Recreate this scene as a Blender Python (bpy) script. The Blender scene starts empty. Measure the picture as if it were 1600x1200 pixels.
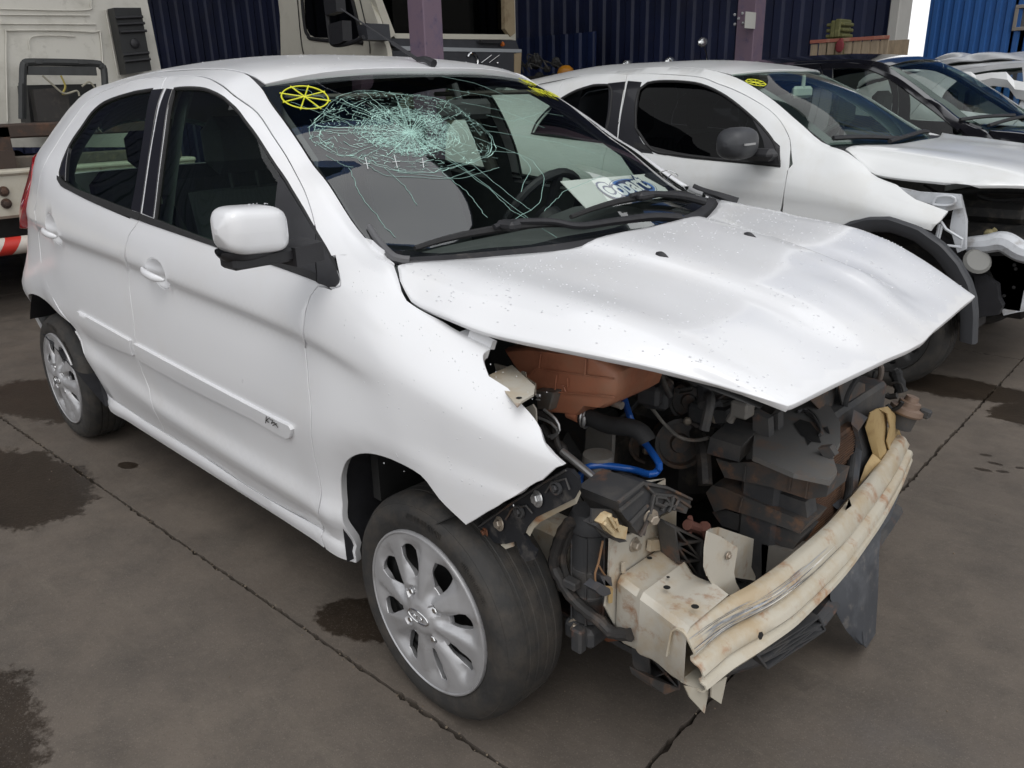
import bpy, bmesh, math, random
import numpy as np
from mathutils import Vector, Matrix, geometry
R = math.radians
random.seed(7); RNG = np.random.default_rng(7)
SC = bpy.context.scene; COL = SC.collection
# ---------- camera ----------
cam = bpy.data.cameras.new('camera'); co = bpy.data.objects.new('camera', cam); COL.objects.link(co); SC.camera = co
co.matrix_world = Matrix(((0.715473, -0.221298, 0.662666, 1.261232), (0.698240, 0.258618, -0.667516, -1.784351), (-0.023657, 0.940289, 0.339553, 1.407038), (0.000000, 0.000000, 0.000000, 1.000000)))
cam.sensor_width = 36; cam.lens = 36*1255.07/1600; cam.clip_start = .05; cam.clip_end = 600
# ---------- sky, sun, exposure ----------
wd = bpy.data.worlds.new('World'); SC.world = wd; wd.use_nodes = True
nt = wd.node_tree; nt.nodes.clear()
sky = nt.nodes.new('ShaderNodeTexSky'); sky.sky_type = 'NISHITA'; sky.sun_disc = False
sky.sun_elevation = R(58); sky.sun_rotation = R(135); sky.air_density = 1.0; sky.dust_density = 2.0; sky.ozone_density = 1.0
hs = nt.nodes.new('ShaderNodeHueSaturation'); hs.inputs['Saturation'].default_value = .30
tcw = nt.nodes.new('ShaderNodeTexCoord'); cn_ = nt.nodes.new('ShaderNodeTexNoise'); cn_.inputs['Scale'].default_value = 1.6; cn_.inputs['Detail'].default_value = 6
crp = nt.nodes.new('ShaderNodeValToRGB'); crp.color_ramp.elements[0].position = .3; crp.color_ramp.elements[0].color = (5.6, 5.75, 6.0, 1); crp.color_ramp.elements[1].position = .7; crp.color_ramp.elements[1].color = (7.6, 7.6, 7.6, 1)
mx = nt.nodes.new('ShaderNodeMix'); mx.data_type = 'RGBA'; mx.inputs['Factor'].default_value = .85          # overcast: cloud deck over the clear sky
nt.links.new(tcw.outputs['Generated'], cn_.inputs['Vector']); nt.links.new(cn_.outputs['Fac'], crp.inputs[0]); nt.links.new(hs.outputs[0], mx.inputs['A']); nt.links.new(crp.outputs[0], mx.inputs['B'])
bg = nt.nodes.new('ShaderNodeBackground'); bg.inputs['Strength'].default_value = .13
wo = nt.nodes.new('ShaderNodeOutputWorld')
nt.links.new(sky.outputs[0], hs.inputs['Color']); nt.links.new(mx.outputs['Result'], bg.inputs['Color']); nt.links.new(bg.outputs[0], wo.inputs['Surface'])
sun = bpy.data.lights.new('sun', 'SUN'); sun.energy = .6; sun.angle = R(30); sun.color = (1, .97, .93)
so = bpy.data.objects.new('sun', sun); COL.objects.link(so)
sd = Vector((math.cos(R(58))*math.sin(R(135)), math.cos(R(58))*math.cos(R(135)), math.sin(R(58))))   # towards the sun
so.rotation_euler = sd.to_track_quat('Z', 'Y').to_euler(); so.location = (0, 0, 20)
SC.view_settings.view_transform = 'Standard'; SC.view_settings.look = 'None'; SC.view_settings.exposure = 0.60; SC.view_settings.gamma = 1
SC.view_settings.use_curve_mapping = False
SC.render.engine = 'CYCLES'; SC.cycles.use_denoising = True; SC.cycles.max_bounces = 8; SC.cycles.transparent_max_bounces = 16
SC.cycles.caustics_reflective = False; SC.cycles.caustics_refractive = False; SC.cycles.sample_clamp_indirect = 6

# ---------- smooth interpolation and the surfaces of the cars ----------
def slopes(xk, Y):
    """monotone cubic slopes; xk (n,), Y (...,n)"""
    h = np.diff(xk); d = np.diff(Y, axis=-1)/h
    m = np.zeros_like(Y)
    a, b = d[..., :-1], d[..., 1:]
    w1, w2 = 2*h[1:]+h[:-1], h[1:]+2*h[:-1]
    with np.errstate(divide='ignore', invalid='ignore'):
        hm = (w1+w2)/(w1/a+w2/b)
    m[..., 1:-1] = np.where(a*b > 0, hm, 0)
    m[..., 0], m[..., -1] = d[..., 0], d[..., -1]
    return m
def hermite(xk, Y, m, x):
    i = np.clip(np.searchsorted(xk, x)-1, 0, len(xk)-2)
    h = xk[i+1]-xk[i]; t = np.clip((x-xk[i])/h, 0, 1)
    if Y.ndim == 1: y0, y1, m0, m1 = Y[i], Y[i+1], m[i], m[i+1]
    else:
        r = np.arange(len(x)); y0, y1, m0, m1 = Y[r, i], Y[r, i+1], m[r, i], m[r, i+1]
    t2, t3 = t*t, t*t*t
    return (2*t3-3*t2+1)*y0+(t3-2*t2+t)*h*m0+(-2*t3+3*t2)*y1+(t3-t2)*h*m1
class Curve:
    """y(x) through (x, y...) rows, smooth and without overshoot"""
    def __init__(s, *rows):
        a = np.array(sorted(rows), float); s.x = a[:, 0]; s.Y = [a[:, k].copy() for k in range(1, a.shape[1])]
        s.m = [slopes(s.x, y) for y in s.Y]
    def __call__(s, x):
        x = np.clip(np.asarray(x, float), s.x[0], s.x[-1])
        r = [hermite(s.x, y, m, x) for y, m in zip(s.Y, s.m)]
        return r[0] if len(r) == 1 else r
QK = np.array([.24, .26, .29, .315, .42, .465, .66, .80, .892, .92, 1.0, 1.06, 1.19, 1.32, 1.45, 1.52, 1.58])
class Side:
    """flank of a car body as a surface over (x, q); q runs from the sill (0.24) over the belt (1.06) to the roof ditch (1.58)"""
    def __init__(s, taper, crease, belt, top, low, fade, arches=(), bulge=1.0, tuck=None, yb=(.806, .828, .842, .839, .845, .823, .831)):
        s.tuck = tuck; s.taper, s.crease, s.belt, s.top, s.low, s.fade, s.arches, s.bulge, s.yb = taper, crease, belt, top, low, fade, arches, bulge, yb
    def __call__(s, x, q):
        x = np.atleast_1d(np.asarray(x, float)); q = np.atleast_1d(np.asarray(q, float))
        n = len(x); z = np.zeros((n, 17)); y = np.zeros((n, 17))
        tp, zc, zb, zl, fd = s.taper(x), s.crease(x), s.belt(x), s.low(x), s.fade(x)
        ty, tz = s.top(x); yb = s.yb
        Z = [.25, .262, .30, .316, zl, zl+.048, .665, None, zc-.030, zc, zc+.6*(zb-zc), zb]
        Yv = [.765, .797, .802, .796, yb[6], yb[5]+.012*(1-fd), yb[4], yb[3], yb[2]-.0155*fd-.003*(1-fd), yb[2]-.004*(1-fd), yb[1], yb[0]]
        Z[7] = .5*(.665+zc-.03)
        for k in range(12): z[:, k] = Z[k]; y[:, k] = np.asarray(Yv[k])*tp
        if s.tuck is not None:
            tk = s.tuck(x)
            for k in range(7): y[:, k] *= 1+.04*np.clip((-2.38-x)/.4, 0, 1)
            for k, a in ((7, .1), (8, .25), (9, .4), (10, .8), (11, 1)): y[:, k] *= 1-a*(1-tk)
        by, bz = y[:, 11], z[:, 11]
        dy, dz = ty-by, tz-bz; L = np.hypot(dy, dz)+1e-6
        for k, (t, b) in enumerate(((.25, .055), (.5, .092), (.75, .108), (.89, .084), (1, 0))):
            z[:, 12+k] = bz+t*dz+b*s.bulge*L*(-dy/L)
            y[:, 12+k] = by+t*dy+b*s.bulge*L*(dz/L)
        zz = hermite(QK, z, slopes(QK, z), q); yy = hermite(QK, y, slopes(QK, y), q)
        for poly, amp in s.arches:
            d = np.full(n, 9.)
            for (ax, az), (bx, bz_) in zip(poly[:-1], poly[1:]):
                ux, uz = bx-ax, bz_-az; t = np.clip(((x-ax)*ux+(zz-az)*uz)/(ux*ux+uz*uz), 0, 1)
                d = np.minimum(d, np.hypot(x-ax-t*ux, zz-az-t*uz))
            yy = yy+amp*np.clip((.10-x)/.12 if poly[-1][0] > 0 else 1, 0, 1)*(.6*np.exp(-((d-.09)/.07)**2)-np.clip(1-d/.055, 0, 1))
        return np.stack([x, -yy, zz], -1)
def loft(curves, smooth=True):
    """surface over (u, v) through guide curves, each a list of (u, x, y, z) rows, at v = 0..1 evenly or given"""
    vs = np.array([c[0] for c in curves], float); cs = [Curve(*c[1]) for c in curves]
    def f(u, v):
        u = np.atleast_1d(np.asarray(u, float)); v = np.atleast_1d(np.asarray(v, float))
        G = np.stack([np.stack(c(u), -1) for c in cs], 1)          # n, k, 3
        out = []
        for a in range(3):
            Y = np.ascontiguousarray(G[:, :, a]); h = np.diff(vs); d = np.diff(Y, axis=1)/h
            m = np.zeros_like(Y); m[:, 0], m[:, -1] = d[:, 0], d[:, -1]
            m[:, 1:-1] = (d[:, :-1]*h[1:]+d[:, 1:]*h[:-1])/(h[1:]+h[:-1])
            out.append(hermite(vs, Y, m, v))
        return np.stack(out, -1)
    return f
ARCH_F = [(-.311, .27), (-.306, .43), (-.30, .505), (-.256, .572), (-.198, .614), (-.133, .64), (-.061, .65), (.037, .64), (.09, .597), (.125, .545)]
ARCH_R = [(-2.80, .33), (-2.785, .42), (-2.73, .51), (-2.65, .60), (-2.56, .643), (-2.456, .655), (-2.337, .632), (-2.238, .581), (-2.105, .5), (-2.015, .414), (-1.99, .30)]
KA = Side(
    taper=Curve((-3.12, .66), (-3.0, .765), (-2.85, .87), (-2.7, .938), (-2.55, .972), (-2.4, .985), (-2.2, .994), (-2.0, .999), (-1.6, 1), (-.4, 1), (-.1, .998), (.1, .985), (.25, .963), (.36, .935), (.5, .88), (.7, .8)),
    crease=Curve((-3.1, 1.0), (-2.373, .975), (-1.93, .957), (-1.384, .941), (-1.036, .92), (-.572, .90), (-.353, .885), (-.166, .857), (.1, .81), (.36, .755), (.7, .70)),
    belt=Curve((-3.1, 1.235), (-2.6, 1.215), (-2.3, 1.195), (-1.976, 1.152), (-1.852, 1.125), (-1.61, 1.094), (-1.3, 1.066), (-1.046, 1.051), (-.8, 1.037), (-.322, 1.008), (-.17, .965), (0, .905), (.13, .868), (.36, .81), (.7, .75)),
    top=Curve((-3.1, .24, 1.25), (-2.95, .30, 1.30), (-2.7, .40, 1.365), (-2.4, .485, 1.425), (-2.2, .522, 1.458), (-2.0, .543, 1.482), (-1.5, .557, 1.503), (-1.2, .557, 1.500), (-1.0, .556, 1.483), (-.914, .560, 1.446), (-.83, .58, 1.399), (-.743, .595, 1.35), (-.657, .61, 1.297), (-.58, .625, 1.248), (-.518, .635, 1.217), (-.353, .665, 1.112), (-.267, .675, 1.071), (-.193, .685, 1.052), (-.114, .718, 1.003), (-.06, .724, .982), (0, .722, .962), (.13, .697, .918), (.36, .665, .862), (.7, .60, .80)),
    low=Curve((-3.1, .50), (-1.996, .496), (-1.64, .461), (-1.357, .437), (-.72, .418), (-.395, .414), (.7, .41)),
    fade=Curve((-3.1, 1), (-.45, 1), (-.25, .7), (-.02, 0), (.7, 0)),
    tuck=Curve((-3.1, .62), (-2.9, .74), (-2.7, .82), (-2.5, .91), (-2.3, .972), (-2.1, 1), (.7, 1)),
    arches=[(ARCH_F, .010), (ARCH_R, .007)])
# hood: guide curves from the right seam over the creases to the left seam; u = 0 at the cowl, 1 at the front edge
def hood_curves():
    ns = [(0, -.175, -.700, 1.046), (.06, -.114, -.725, 1.008), (.12, -.075, -.733, .986), (.25, .038, -.735, .974), (.40, .163, -.720, .957), (.60, .344, -.690, .953), (.75, .461, -.640, .939), (.87, .564, -.580, .913), (1, .686, -.521, .883)]
    nc = [(0, -.165, -.675, 1.055), (.25, .038, -.665, 1.034), (.40, .142, -.650, 1.023), (.60, .30, -.628, 1.012), (.75, .42, -.60, .988), (.87, .53, -.57, .951), (1, .692, -.50, .884)]
    nm = [(0, -.075, -.48, 1.052), (.4, .16, -.46, 1.030), (.75, .46, -.42, .981), (1, .70, -.36, .884)]
    nd = [(0, .012, -.275, 1.055), (.4, .18, -.258, 1.036), (.75, .49, -.225, .975), (1, .712, -.19, .883)]
    ni = [(0, .020, -.245, 1.066), (.4, .19, -.232, 1.046), (.75, .50, -.195, .981), (1, .714, -.15, .882)]
    ce = [(0, .030, 0, 1.070), (.4, .215, 0, 1.047), (.75, .515, 0, .978), (1, .725, 0, .879)]
    mir = lambda c: [(u, x, -y, z) for u, x, y, z in c]
    fs = [(0, -.165, .705, 1.03), (.25, .038, .725, .985), (.6, .344, .69, .955), (.87, .564, .585, .905), (1, .686, .521, .880)]
    return [(0, ns), (.10, nc), (.26, nm), (.36, nd), (.39, ni), (.5, ce), (.61, mir(ni)), (.64, mir(nd)), (.74, mir(nm)), (.90, mir(nc)), (1, fs)]
HOOD0 = loft(hood_curves())
def HOOD(u, v):
    p = HOOD0(u, v); x, y = p[:, 0], p[:, 1]
    g = lambda cx, cy, sx, sy, a: np.exp(-(((x-cx)*np.cos(a)+(y-cy)*np.sin(a))/sx)**2-((-(x-cx)*np.sin(a)+(y-cy)*np.cos(a))/sy)**2)
    d = -.012*g(.50, .10, .16, .035, -.25)+.007*g(.52, .03, .16, .022, -.2)-.010*g(.42, .27, .18, .03, .1)-.008*g(.58, .30, .05, .12, .3)+.005*g(.55, .2, .1, .03, .5)-.004*g(.35, -.45, .2, .08, 0)
    p[:, 2] += d
    return p
# windscreen: u from the bottom (0) to the header (1), v across from right (0) to left (1)
WE = Curve((0, -.193, .685, 1.052), (.10, -.267, .678, 1.071), (.2, -.353, .668, 1.112), (.42, -.518, .637, 1.217), (.5, -.58, .627, 1.248), (.6, -.657, .612, 1.297), (.72, -.743, .597, 1.35), (.85, -.83, .582, 1.399), (1, -.918, .562, 1.446))
WC = Curve((0, -.01, 0, 1.030), (.2, -.175, 0, 1.135), (.5, -.42, 0, 1.287), (.8, -.665, 0, 1.416), (1, -.83, 0, 1.484))
def SCREEN(u, v):
    u = np.atleast_1d(np.asarray(u, float)); v = np.atleast_1d(np.asarray(v, float))
    ex, ey, ez = WE(u); cx, _, cz = WC(u); w = 2*v-1; k = 1-np.abs(w)**2.2
    return np.stack([ex+(cx-ex)*k, ey*w, ez+(cz-ez)*k], -1)
# roof: u from the header (0) to the tailgate (1), v across
RT = Curve((0, -.918, .545, 1.450), (.05, -1.0, .550, 1.481), (.14, -1.2, .552, 1.502), (.3, -1.5, .553, 1.506), (.5, -2.0, .540, 1.485), (.7, -2.4, .482, 1.430), (.88, -2.8, .36, 1.345), (1, -3.0, .275, 1.290))
RC = Curve((0, -.815, 0, 1.490), (.05, -.90, 0, 1.511), (.14, -1.15, 0, 1.541), (.3, -1.48, 0, 1.556), (.5, -2.0, 0, 1.548), (.7, -2.42, 0, 1.505), (.88, -2.85, 0, 1.42), (1, -3.06, 0, 1.34))
def ROOF(u, v):
    u = np.atleast_1d(np.asarray(u, float)); v = np.atleast_1d(np.asarray(v, float))
    ex, ey, ez = RT(u); cx, _, cz = RC(u); w = 2*v-1; k = 1-np.abs(w)**2.6
    return np.stack([ex+(cx-ex)*k, ey*w, ez+(cz-ez)*k], -1)

# ---------- materials ----------
MATS = {}
def mat(name, col, rough=.5, metal=0., coat=0., spec=.5, var=0., vscale=8., var2=None, dirt=None, bump=0., bscale=60., alpha=None, sheen=0, trans=0., ior=1.45, stretch=None, emit=None):
    """procedural Principled material; var darkens by noise, var2 / dirt = (colour, amount, scale) mixes a second colour in by noise"""
    m = bpy.data.materials.new(name); m.use_nodes = True; nt = m.node_tree; N = nt.nodes; Lk = nt.links
    b = N['Principled BSDF']; b.inputs['Roughness'].default_value = rough; b.inputs['Metallic'].default_value = metal
    b.inputs['Coat Weight'].default_value = coat; b.inputs['Coat Roughness'].default_value = .10 if 'paint' in name else .04
    b.inputs['Specular IOR Level'].default_value = spec; b.inputs['IOR'].default_value = ior
    b.inputs['Transmission Weight'].default_value = trans
    tc = N.new('ShaderNodeTexCoord'); src = tc.outputs['Object']
    if stretch:
        mp = N.new('ShaderNodeMapping'); mp.inputs['Scale'].default_value = stretch; Lk.new(src, mp.inputs['Vector']); src = mp.outputs[0]
    c = N.new('ShaderNodeRGB'); c.outputs[0].default_value = (*col, 1); cur = c.outputs[0]
    def noise(scale, detail=6, rough_=.6):
        n = N.new('ShaderNodeTexNoise'); n.inputs['Scale'].default_value = scale; n.inputs['Detail'].default_value = detail; n.inputs['Roughness'].default_value = rough_
        Lk.new(src, n.inputs['Vector']); return n.outputs['Fac']
    def ramp(f, lo, hi):
        r = N.new('ShaderNodeMapRange'); r.inputs[1].default_value = lo; r.inputs[2].default_value = hi; Lk.new(f, r.inputs[0]); return r.outputs[0]
    def mixc(f, a, bcol, amt=1.):
        x = N.new('ShaderNodeMix'); x.data_type = 'RGBA'
        if amt != 1:
            q = N.new('ShaderNodeMath'); q.operation = 'MULTIPLY'; q.inputs[1].default_value = amt; Lk.new(f, q.inputs[0]); f = q.outputs[0]
        Lk.new(f, x.inputs['Factor']); Lk.new(a, x.inputs['A'])
        if isinstance(bcol, tuple): x.inputs['B'].default_value = (*bcol, 1)
        else: Lk.new(bcol, x.inputs['B'])
        return x.outputs['Result']
    if var: cur = mixc(ramp(noise(vscale), .35, .7), cur, tuple(v*(1-var) for v in col))
    for d in (var2, dirt):
        if d: cur = mixc(ramp(noise(d[2], 8, .65), d[3] if len(d) > 3 else .5, d[4] if len(d) > 4 else .62), cur, d[0], d[1])
    Lk.new(cur, b.inputs['Base Color'])
    if var or dirt:
        rr = N.new('ShaderNodeMapRange'); rr.inputs[3].default_value = max(.02, rough-.08); rr.inputs[4].default_value = min(1, rough+.12)
        Lk.new(noise(vscale*2.3), rr.inputs[0]); Lk.new(rr.outputs[0], b.inputs['Roughness'])
    if bump:
        bp = N.new('ShaderNodeBump'); bp.inputs['Strength'].default_value = bump; bp.inputs['Distance'].default_value = .004
        Lk.new(noise(bscale, 5), bp.inputs['Height']); Lk.new(bp.outputs[0], b.inputs['Normal'])
    if alpha is not None: b.inputs['Alpha'].default_value = alpha
    if emit: b.inputs['Emission Color'].default_value = (*emit[0], 1); b.inputs['Emission Strength'].default_value = emit[1]
    MATS[name] = m; return m
def glass(name, tint, rough=.0, ior=1.5, spec=(1, 1, 1)):
    """thin pane: tinted see-through plus a Fresnel mirror"""
    m = bpy.data.materials.new(name); m.use_nodes = True; nt = m.node_tree; N = nt.nodes; Lk = nt.links; N.clear()
    o = N.new('ShaderNodeOutputMaterial'); mx = N.new('ShaderNodeMixShader'); t = N.new('ShaderNodeBsdfTransparent'); g = N.new('ShaderNodeBsdfGlossy')
    t.inputs[0].default_value = (*tint, 1); g.inputs['Roughness'].default_value = rough; g.inputs[0].default_value = (*spec, 1)
    f = N.new('ShaderNodeFresnel'); bf = N.new('ShaderNodeNewGeometry'); mr = N.new('ShaderNodeMapRange'); mr.inputs[3].default_value = ior; mr.inputs[4].default_value = 1/ior
    Lk.new(bf.outputs['Backfacing'], mr.inputs[0]); Lk.new(mr.outputs[0], f.inputs[0])
    Lk.new(f.outputs[0], mx.inputs[0]); Lk.new(t.outputs[0], mx.inputs[1]); Lk.new(g.outputs[0], mx.inputs[2]); Lk.new(mx.outputs[0], o.inputs[0])
    MATS[name] = m; return m
# ---------- objects ----------
def link(o, parent=None):
    COL.objects.link(o)
    if parent is not None: o.parent = parent; o.matrix_parent_inverse = parent_world(parent).inverted()
    return o
def parent_world(o):
    return parent_world(o.parent) @ o.matrix_parent_inverse @ o.matrix_basis if o.parent else o.matrix_basis.copy()
def tag(o, label=None, cat=None, group=None, kind=None):
    if label: o['label'] = label
    if cat: o['category'] = cat
    if group: o['group'] = group
    if kind: o['kind'] = kind
    return o
def empty(name, loc, label, cat, group=None):
    o = bpy.data.objects.new(name, None); COL.objects.link(o); o.location = loc; o.empty_display_size = .1
    return tag(o, label, cat, group)
def mesh(name, V, F, m, parent=None, smooth=30, mi=None):
    me = bpy.data.meshes.new(name); me.from_pydata([tuple(map(float, v)) for v in V], [], F)
    ms = m if isinstance(m, (list, tuple)) else [m]
    for x in ms: me.materials.append(x)
    if mi is not None: me.polygons.foreach_set('material_index', mi)
    if smooth: me.polygons.foreach_set('use_smooth', [True]*len(me.polygons)); me.set_sharp_from_angle(angle=R(smooth))
    me.update(); o = bpy.data.objects.new(name, me); return link(o, parent)
def mirror(o, parent=None):
    """the same part on the other side of the car"""
    c = o.copy(); COL.objects.link(c); p = parent or o.parent
    c.parent = p
    if p: c.matrix_parent_inverse = parent_world(p).inverted()
    c.matrix_basis = Matrix.Scale(-1, 4, (0, 1, 0)) @ parent_world(o)
    return c
class MB:
    """collects shapes into one mesh"""
    def __init__(s): s.V = []; s.F = []; s.I = []; s.i = 0
    def add(s, V, F, T=None):
        n = len(s.V)
        s.V += [tuple(T @ Vector(v)) for v in V] if T is not None else [tuple(map(float, v)) for v in V]
        s.F += [tuple(n+k for k in f) for f in F]; s.I += [s.i]*len(F); return s
    def box(s, a, b, bev=.0, T=None):
        """box from corner a to corner b, edges bevelled"""
        bm = bmesh.new(); bmesh.ops.create_cube(bm, size=1)
        sz = [abs(b[k]-a[k]) for k in range(3)]; c = [(a[k]+b[k])/2 for k in range(3)]
        for v in bm.verts: v.co = Vector([v.co[k]*sz[k]+c[k] for k in range(3)])
        if bev: bmesh.ops.bevel(bm, geom=bm.edges[:], offset=min(bev, min(sz)*.45), segments=1, affect='EDGES', profile=.5)
        bm.verts.index_update(); s.add([v.co[:] for v in bm.verts], [[v.index for v in f.verts] for f in bm.faces], T); bm.free(); return s
    def obox(s, c, ax, ay, az, bev=0.):
        """box by centre and three half-axis vectors"""
        T = Matrix((( ax[0], ay[0], az[0], c[0]), (ax[1], ay[1], az[1], c[1]), (ax[2], ay[2], az[2], c[2]), (0, 0, 0, 1)))
        la, lb, lc = Vector(ax).length, Vector(ay).length, Vector(az).length
        U = Matrix.Translation(c) @ Matrix((Vector(ax)/la, Vector(ay)/lb, Vector(az)/lc)).transposed().to_4x4()
        return s.box((-la, -lb, -lc), (la, lb, lc), bev, U)
    def tube(s, pts, r, n=10, caps=True, smooth=True, closed=False, ring=None):
        P = [Vector(p) for p in pts]
        if smooth and len(P) > 2:
            Q = []; m = len(P)
            for i in range(m if closed else m-1):
                p0, p1, p2, p3 = (P[(i-1) % m] if closed or i else P[0]), P[i], P[(i+1) % m], (P[(i+2) % m] if closed or i+2 < m else P[-1])
                k = max(2, min(12, int((p2-p1).length/.012)))
                for j in range(k):
                    t = j/k; Q.append(.5*((2*p1)+(p2-p0)*t+(2*p0-5*p1+4*p2-p3)*t*t+(3*p1-p0-3*p2+p3)*t**3))
            if not closed: Q.append(P[-1])
            P = Q
        V = []; F = []; up = None; m = len(P)
        for i, p in enumerate(P):
            t = ((P[(i+1) % m] if closed or i+1 < m else P[i])-(P[i-1] if closed or i else P[i])).normalized()
            if up is None: up = t.orthogonal().normalized()
            up = (up-t*up.dot(t)); up = up.normalized() if up.length > 1e-6 else t.orthogonal().normalized()
            w = t.cross(up); rr = r(i/(m-1)) if callable(r) else r
            if ring: rr *= 1+ring*(i % 2)
            for k in range(n): a = 2*math.pi*k/n; V.append(p+(up*math.cos(a)+w*math.sin(a))*rr)
        for i in range(m if closed else m-1):
            j = (i+1) % m
            for k in range(n): F.append((i*n+k, i*n+(k+1) % n, j*n+(k+1) % n, j*n+k))
        if caps and not closed: F.append(tuple(range(n-1, -1, -1))); F.append(tuple((m-1)*n+k for k in range(n)))
        return s.add(V, F)
    def lathe(s, prof, T=None, n=32, a0=0, a1=2*math.pi):
        """profile rows (radius, height) turned about the local z axis"""
        V = []; F = []; full = abs(a1-a0-2*math.pi) < 1e-6; m = n if full else n+1
        for r, h in prof:
            for k in range(m): a = a0+(a1-a0)*k/n; V.append((r*math.cos(a), r*math.sin(a), h))
        for i in range(len(prof)-1):
            for k in range(n): F.append((i*m+k, i*m+(k+1) % m, (i+1)*m+(k+1) % m, (i+1)*m+k))
        return s.add(V, F, T)
    def plate(s, pts, d, bev=0):
        """flat polygon thickened along vector d"""
        P = [Vector(p) for p in pts]; d = Vector(d); n = len(P)
        F = [tuple(range(n)), tuple(range(2*n-1, n-1, -1))]+[(i, i+n, (i+1) % n+n, (i+1) % n) for i in range(n)]
        F = [f[::-1] for f in F]
        return s.add([*P, *[p+d for p in P]], F)
    def strip(s, rows, thick=0.):
        """sheet through rows of points; thick gives it a back"""
        G = [[Vector(p) for p in r] for r in rows]; a, b = len(G), len(G[0])
        V = [p for r in G for p in r]; F = [(i*b+j, i*b+j+1, (i+1)*b+j+1, (i+1)*b+j) for i in range(a-1) for j in range(b-1)]
        if thick:
            Nn = [Vector() for _ in V]
            for f in F:
                nn = (V[f[2]]-V[f[0]]).cross(V[f[3]]-V[f[1]])
                for k in f: Nn[k] += nn
            n0 = len(V); V = V+[v-nn.normalized()*thick if nn.length else v for v, nn in zip(V, Nn)]
            F = F+[tuple(n0+k for k in f[::-1]) for f in F]
            rim = [j for j in range(b)]+[i*b+b-1 for i in range(1, a)]+[(a-1)*b+j for j in range(b-2, -1, -1)]+[i*b for i in range(a-2, 0, -1)]
            F += [(rim[k], n0+rim[k], n0+rim[(k+1) % len(rim)], rim[(k+1) % len(rim)]) for k in range(len(rim))]
        return s.add(V, F)
    def ball(s, c, r, n=10, sq=(1, 1, 1)):
        V = []; F = []; m = n//2+1
        for i in range(m+1):
            t = math.pi*i/m
            for k in range(n): a = 2*math.pi*k/n; V.append((c[0]+r*sq[0]*math.sin(t)*math.cos(a), c[1]+r*sq[1]*math.sin(t)*math.sin(a), c[2]+r*sq[2]*math.cos(t)))
        for i in range(m):
            for k in range(n): F.append((i*n+k, (i+1)*n+k, (i+1)*n+(k+1) % n, i*n+(k+1) % n))
        return s.add(V, F)
    def bolt(s, c, d, r=.008, h=.006):
        """hexagon bolt with washer along d"""
        T = Matrix.Translation(c) @ Vector(d).to_track_quat('Z', 'Y').to_matrix().to_4x4()
        s.lathe([(0, .002), (r*1.5, .002), (r*1.6, 0)], T, 14); s.lathe([(0, h+.002), (r*.8, h+.002), (r, h), (r, .002)], T, 6); return s
    def build(s, name, m, parent=None, smooth=30):
        o = mesh(name, s.V, s.F, m, parent, smooth, s.I if isinstance(m, (list, tuple)) else None); return o
# ---------- panels cut out of a surface ----------
def inpoly(P, poly):
    x, y = P[:, 0], P[:, 1]; c = np.zeros(len(P), bool); q = np.asarray(poly)
    for (x1, y1), (x2, y2) in zip(q, np.roll(q, -1, 0)):
        with np.errstate(divide='ignore', invalid='ignore'):
            c ^= ((y1 > y) != (y2 > y)) & (x < (x2-x1)*(y-y1)/(y2-y1)+x1)
    return c
def area2(q): q = np.asarray(q); r = np.roll(q, -1, 0); return .5*np.sum(q[:, 0]*r[:, 1]-r[:, 0]*q[:, 1])
def resample(poly, step, corner=38):
    """round the outline through its points, keep real corners"""
    P = np.asarray(poly, float); n = len(P); out = []
    d = np.roll(P, -1, 0)-P; a = np.arctan2(d[:, 1], d[:, 0]); turn = np.abs((a-np.roll(a, 1)+np.pi) % (2*np.pi)-np.pi); cor = turn > np.radians(corner)
    for i in range(n):
        p1, p2 = P[i], P[(i+1) % n]; p0 = p1-(p2-p1) if cor[i] else P[i-1]; p3 = p2+(p2-p1) if cor[(i+1) % n] else P[(i+2) % n]
        L = np.hypot(*(p2-p1)); k = max(1, int(round(L/step)))
        la, lb = max(np.hypot(*(p1-p0)), 1e-6), max(np.hypot(*(p3-p2)), 1e-6)
        m1 = (p2-p0)/(L+la)*L; m2 = (p3-p1)/(L+lb)*L
        for j in range(k):
            t = j/k; out.append((2*t**3-3*t*t+1)*p1+(t**3-2*t*t+t)*m1+(3*t*t-2*t**3)*p2+(t**3-t*t)*m2)
    return np.array(out)
def offset(q, d):
    """move a counter-clockwise outline inwards by d"""
    e = np.roll(q, -1, 0)-q; e /= np.maximum(np.hypot(e[:, 0], e[:, 1]), 1e-9)[:, None]; nn = np.stack([-e[:, 1], e[:, 0]], 1)
    m = nn+np.roll(nn, 1, 0); L = np.hypot(m[:, 0], m[:, 1])[:, None]; m = m/np.maximum(L, .35)
    c = np.maximum(np.abs((m*nn).sum(1)), .5)[:, None]
    return q+m*d/c
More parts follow.
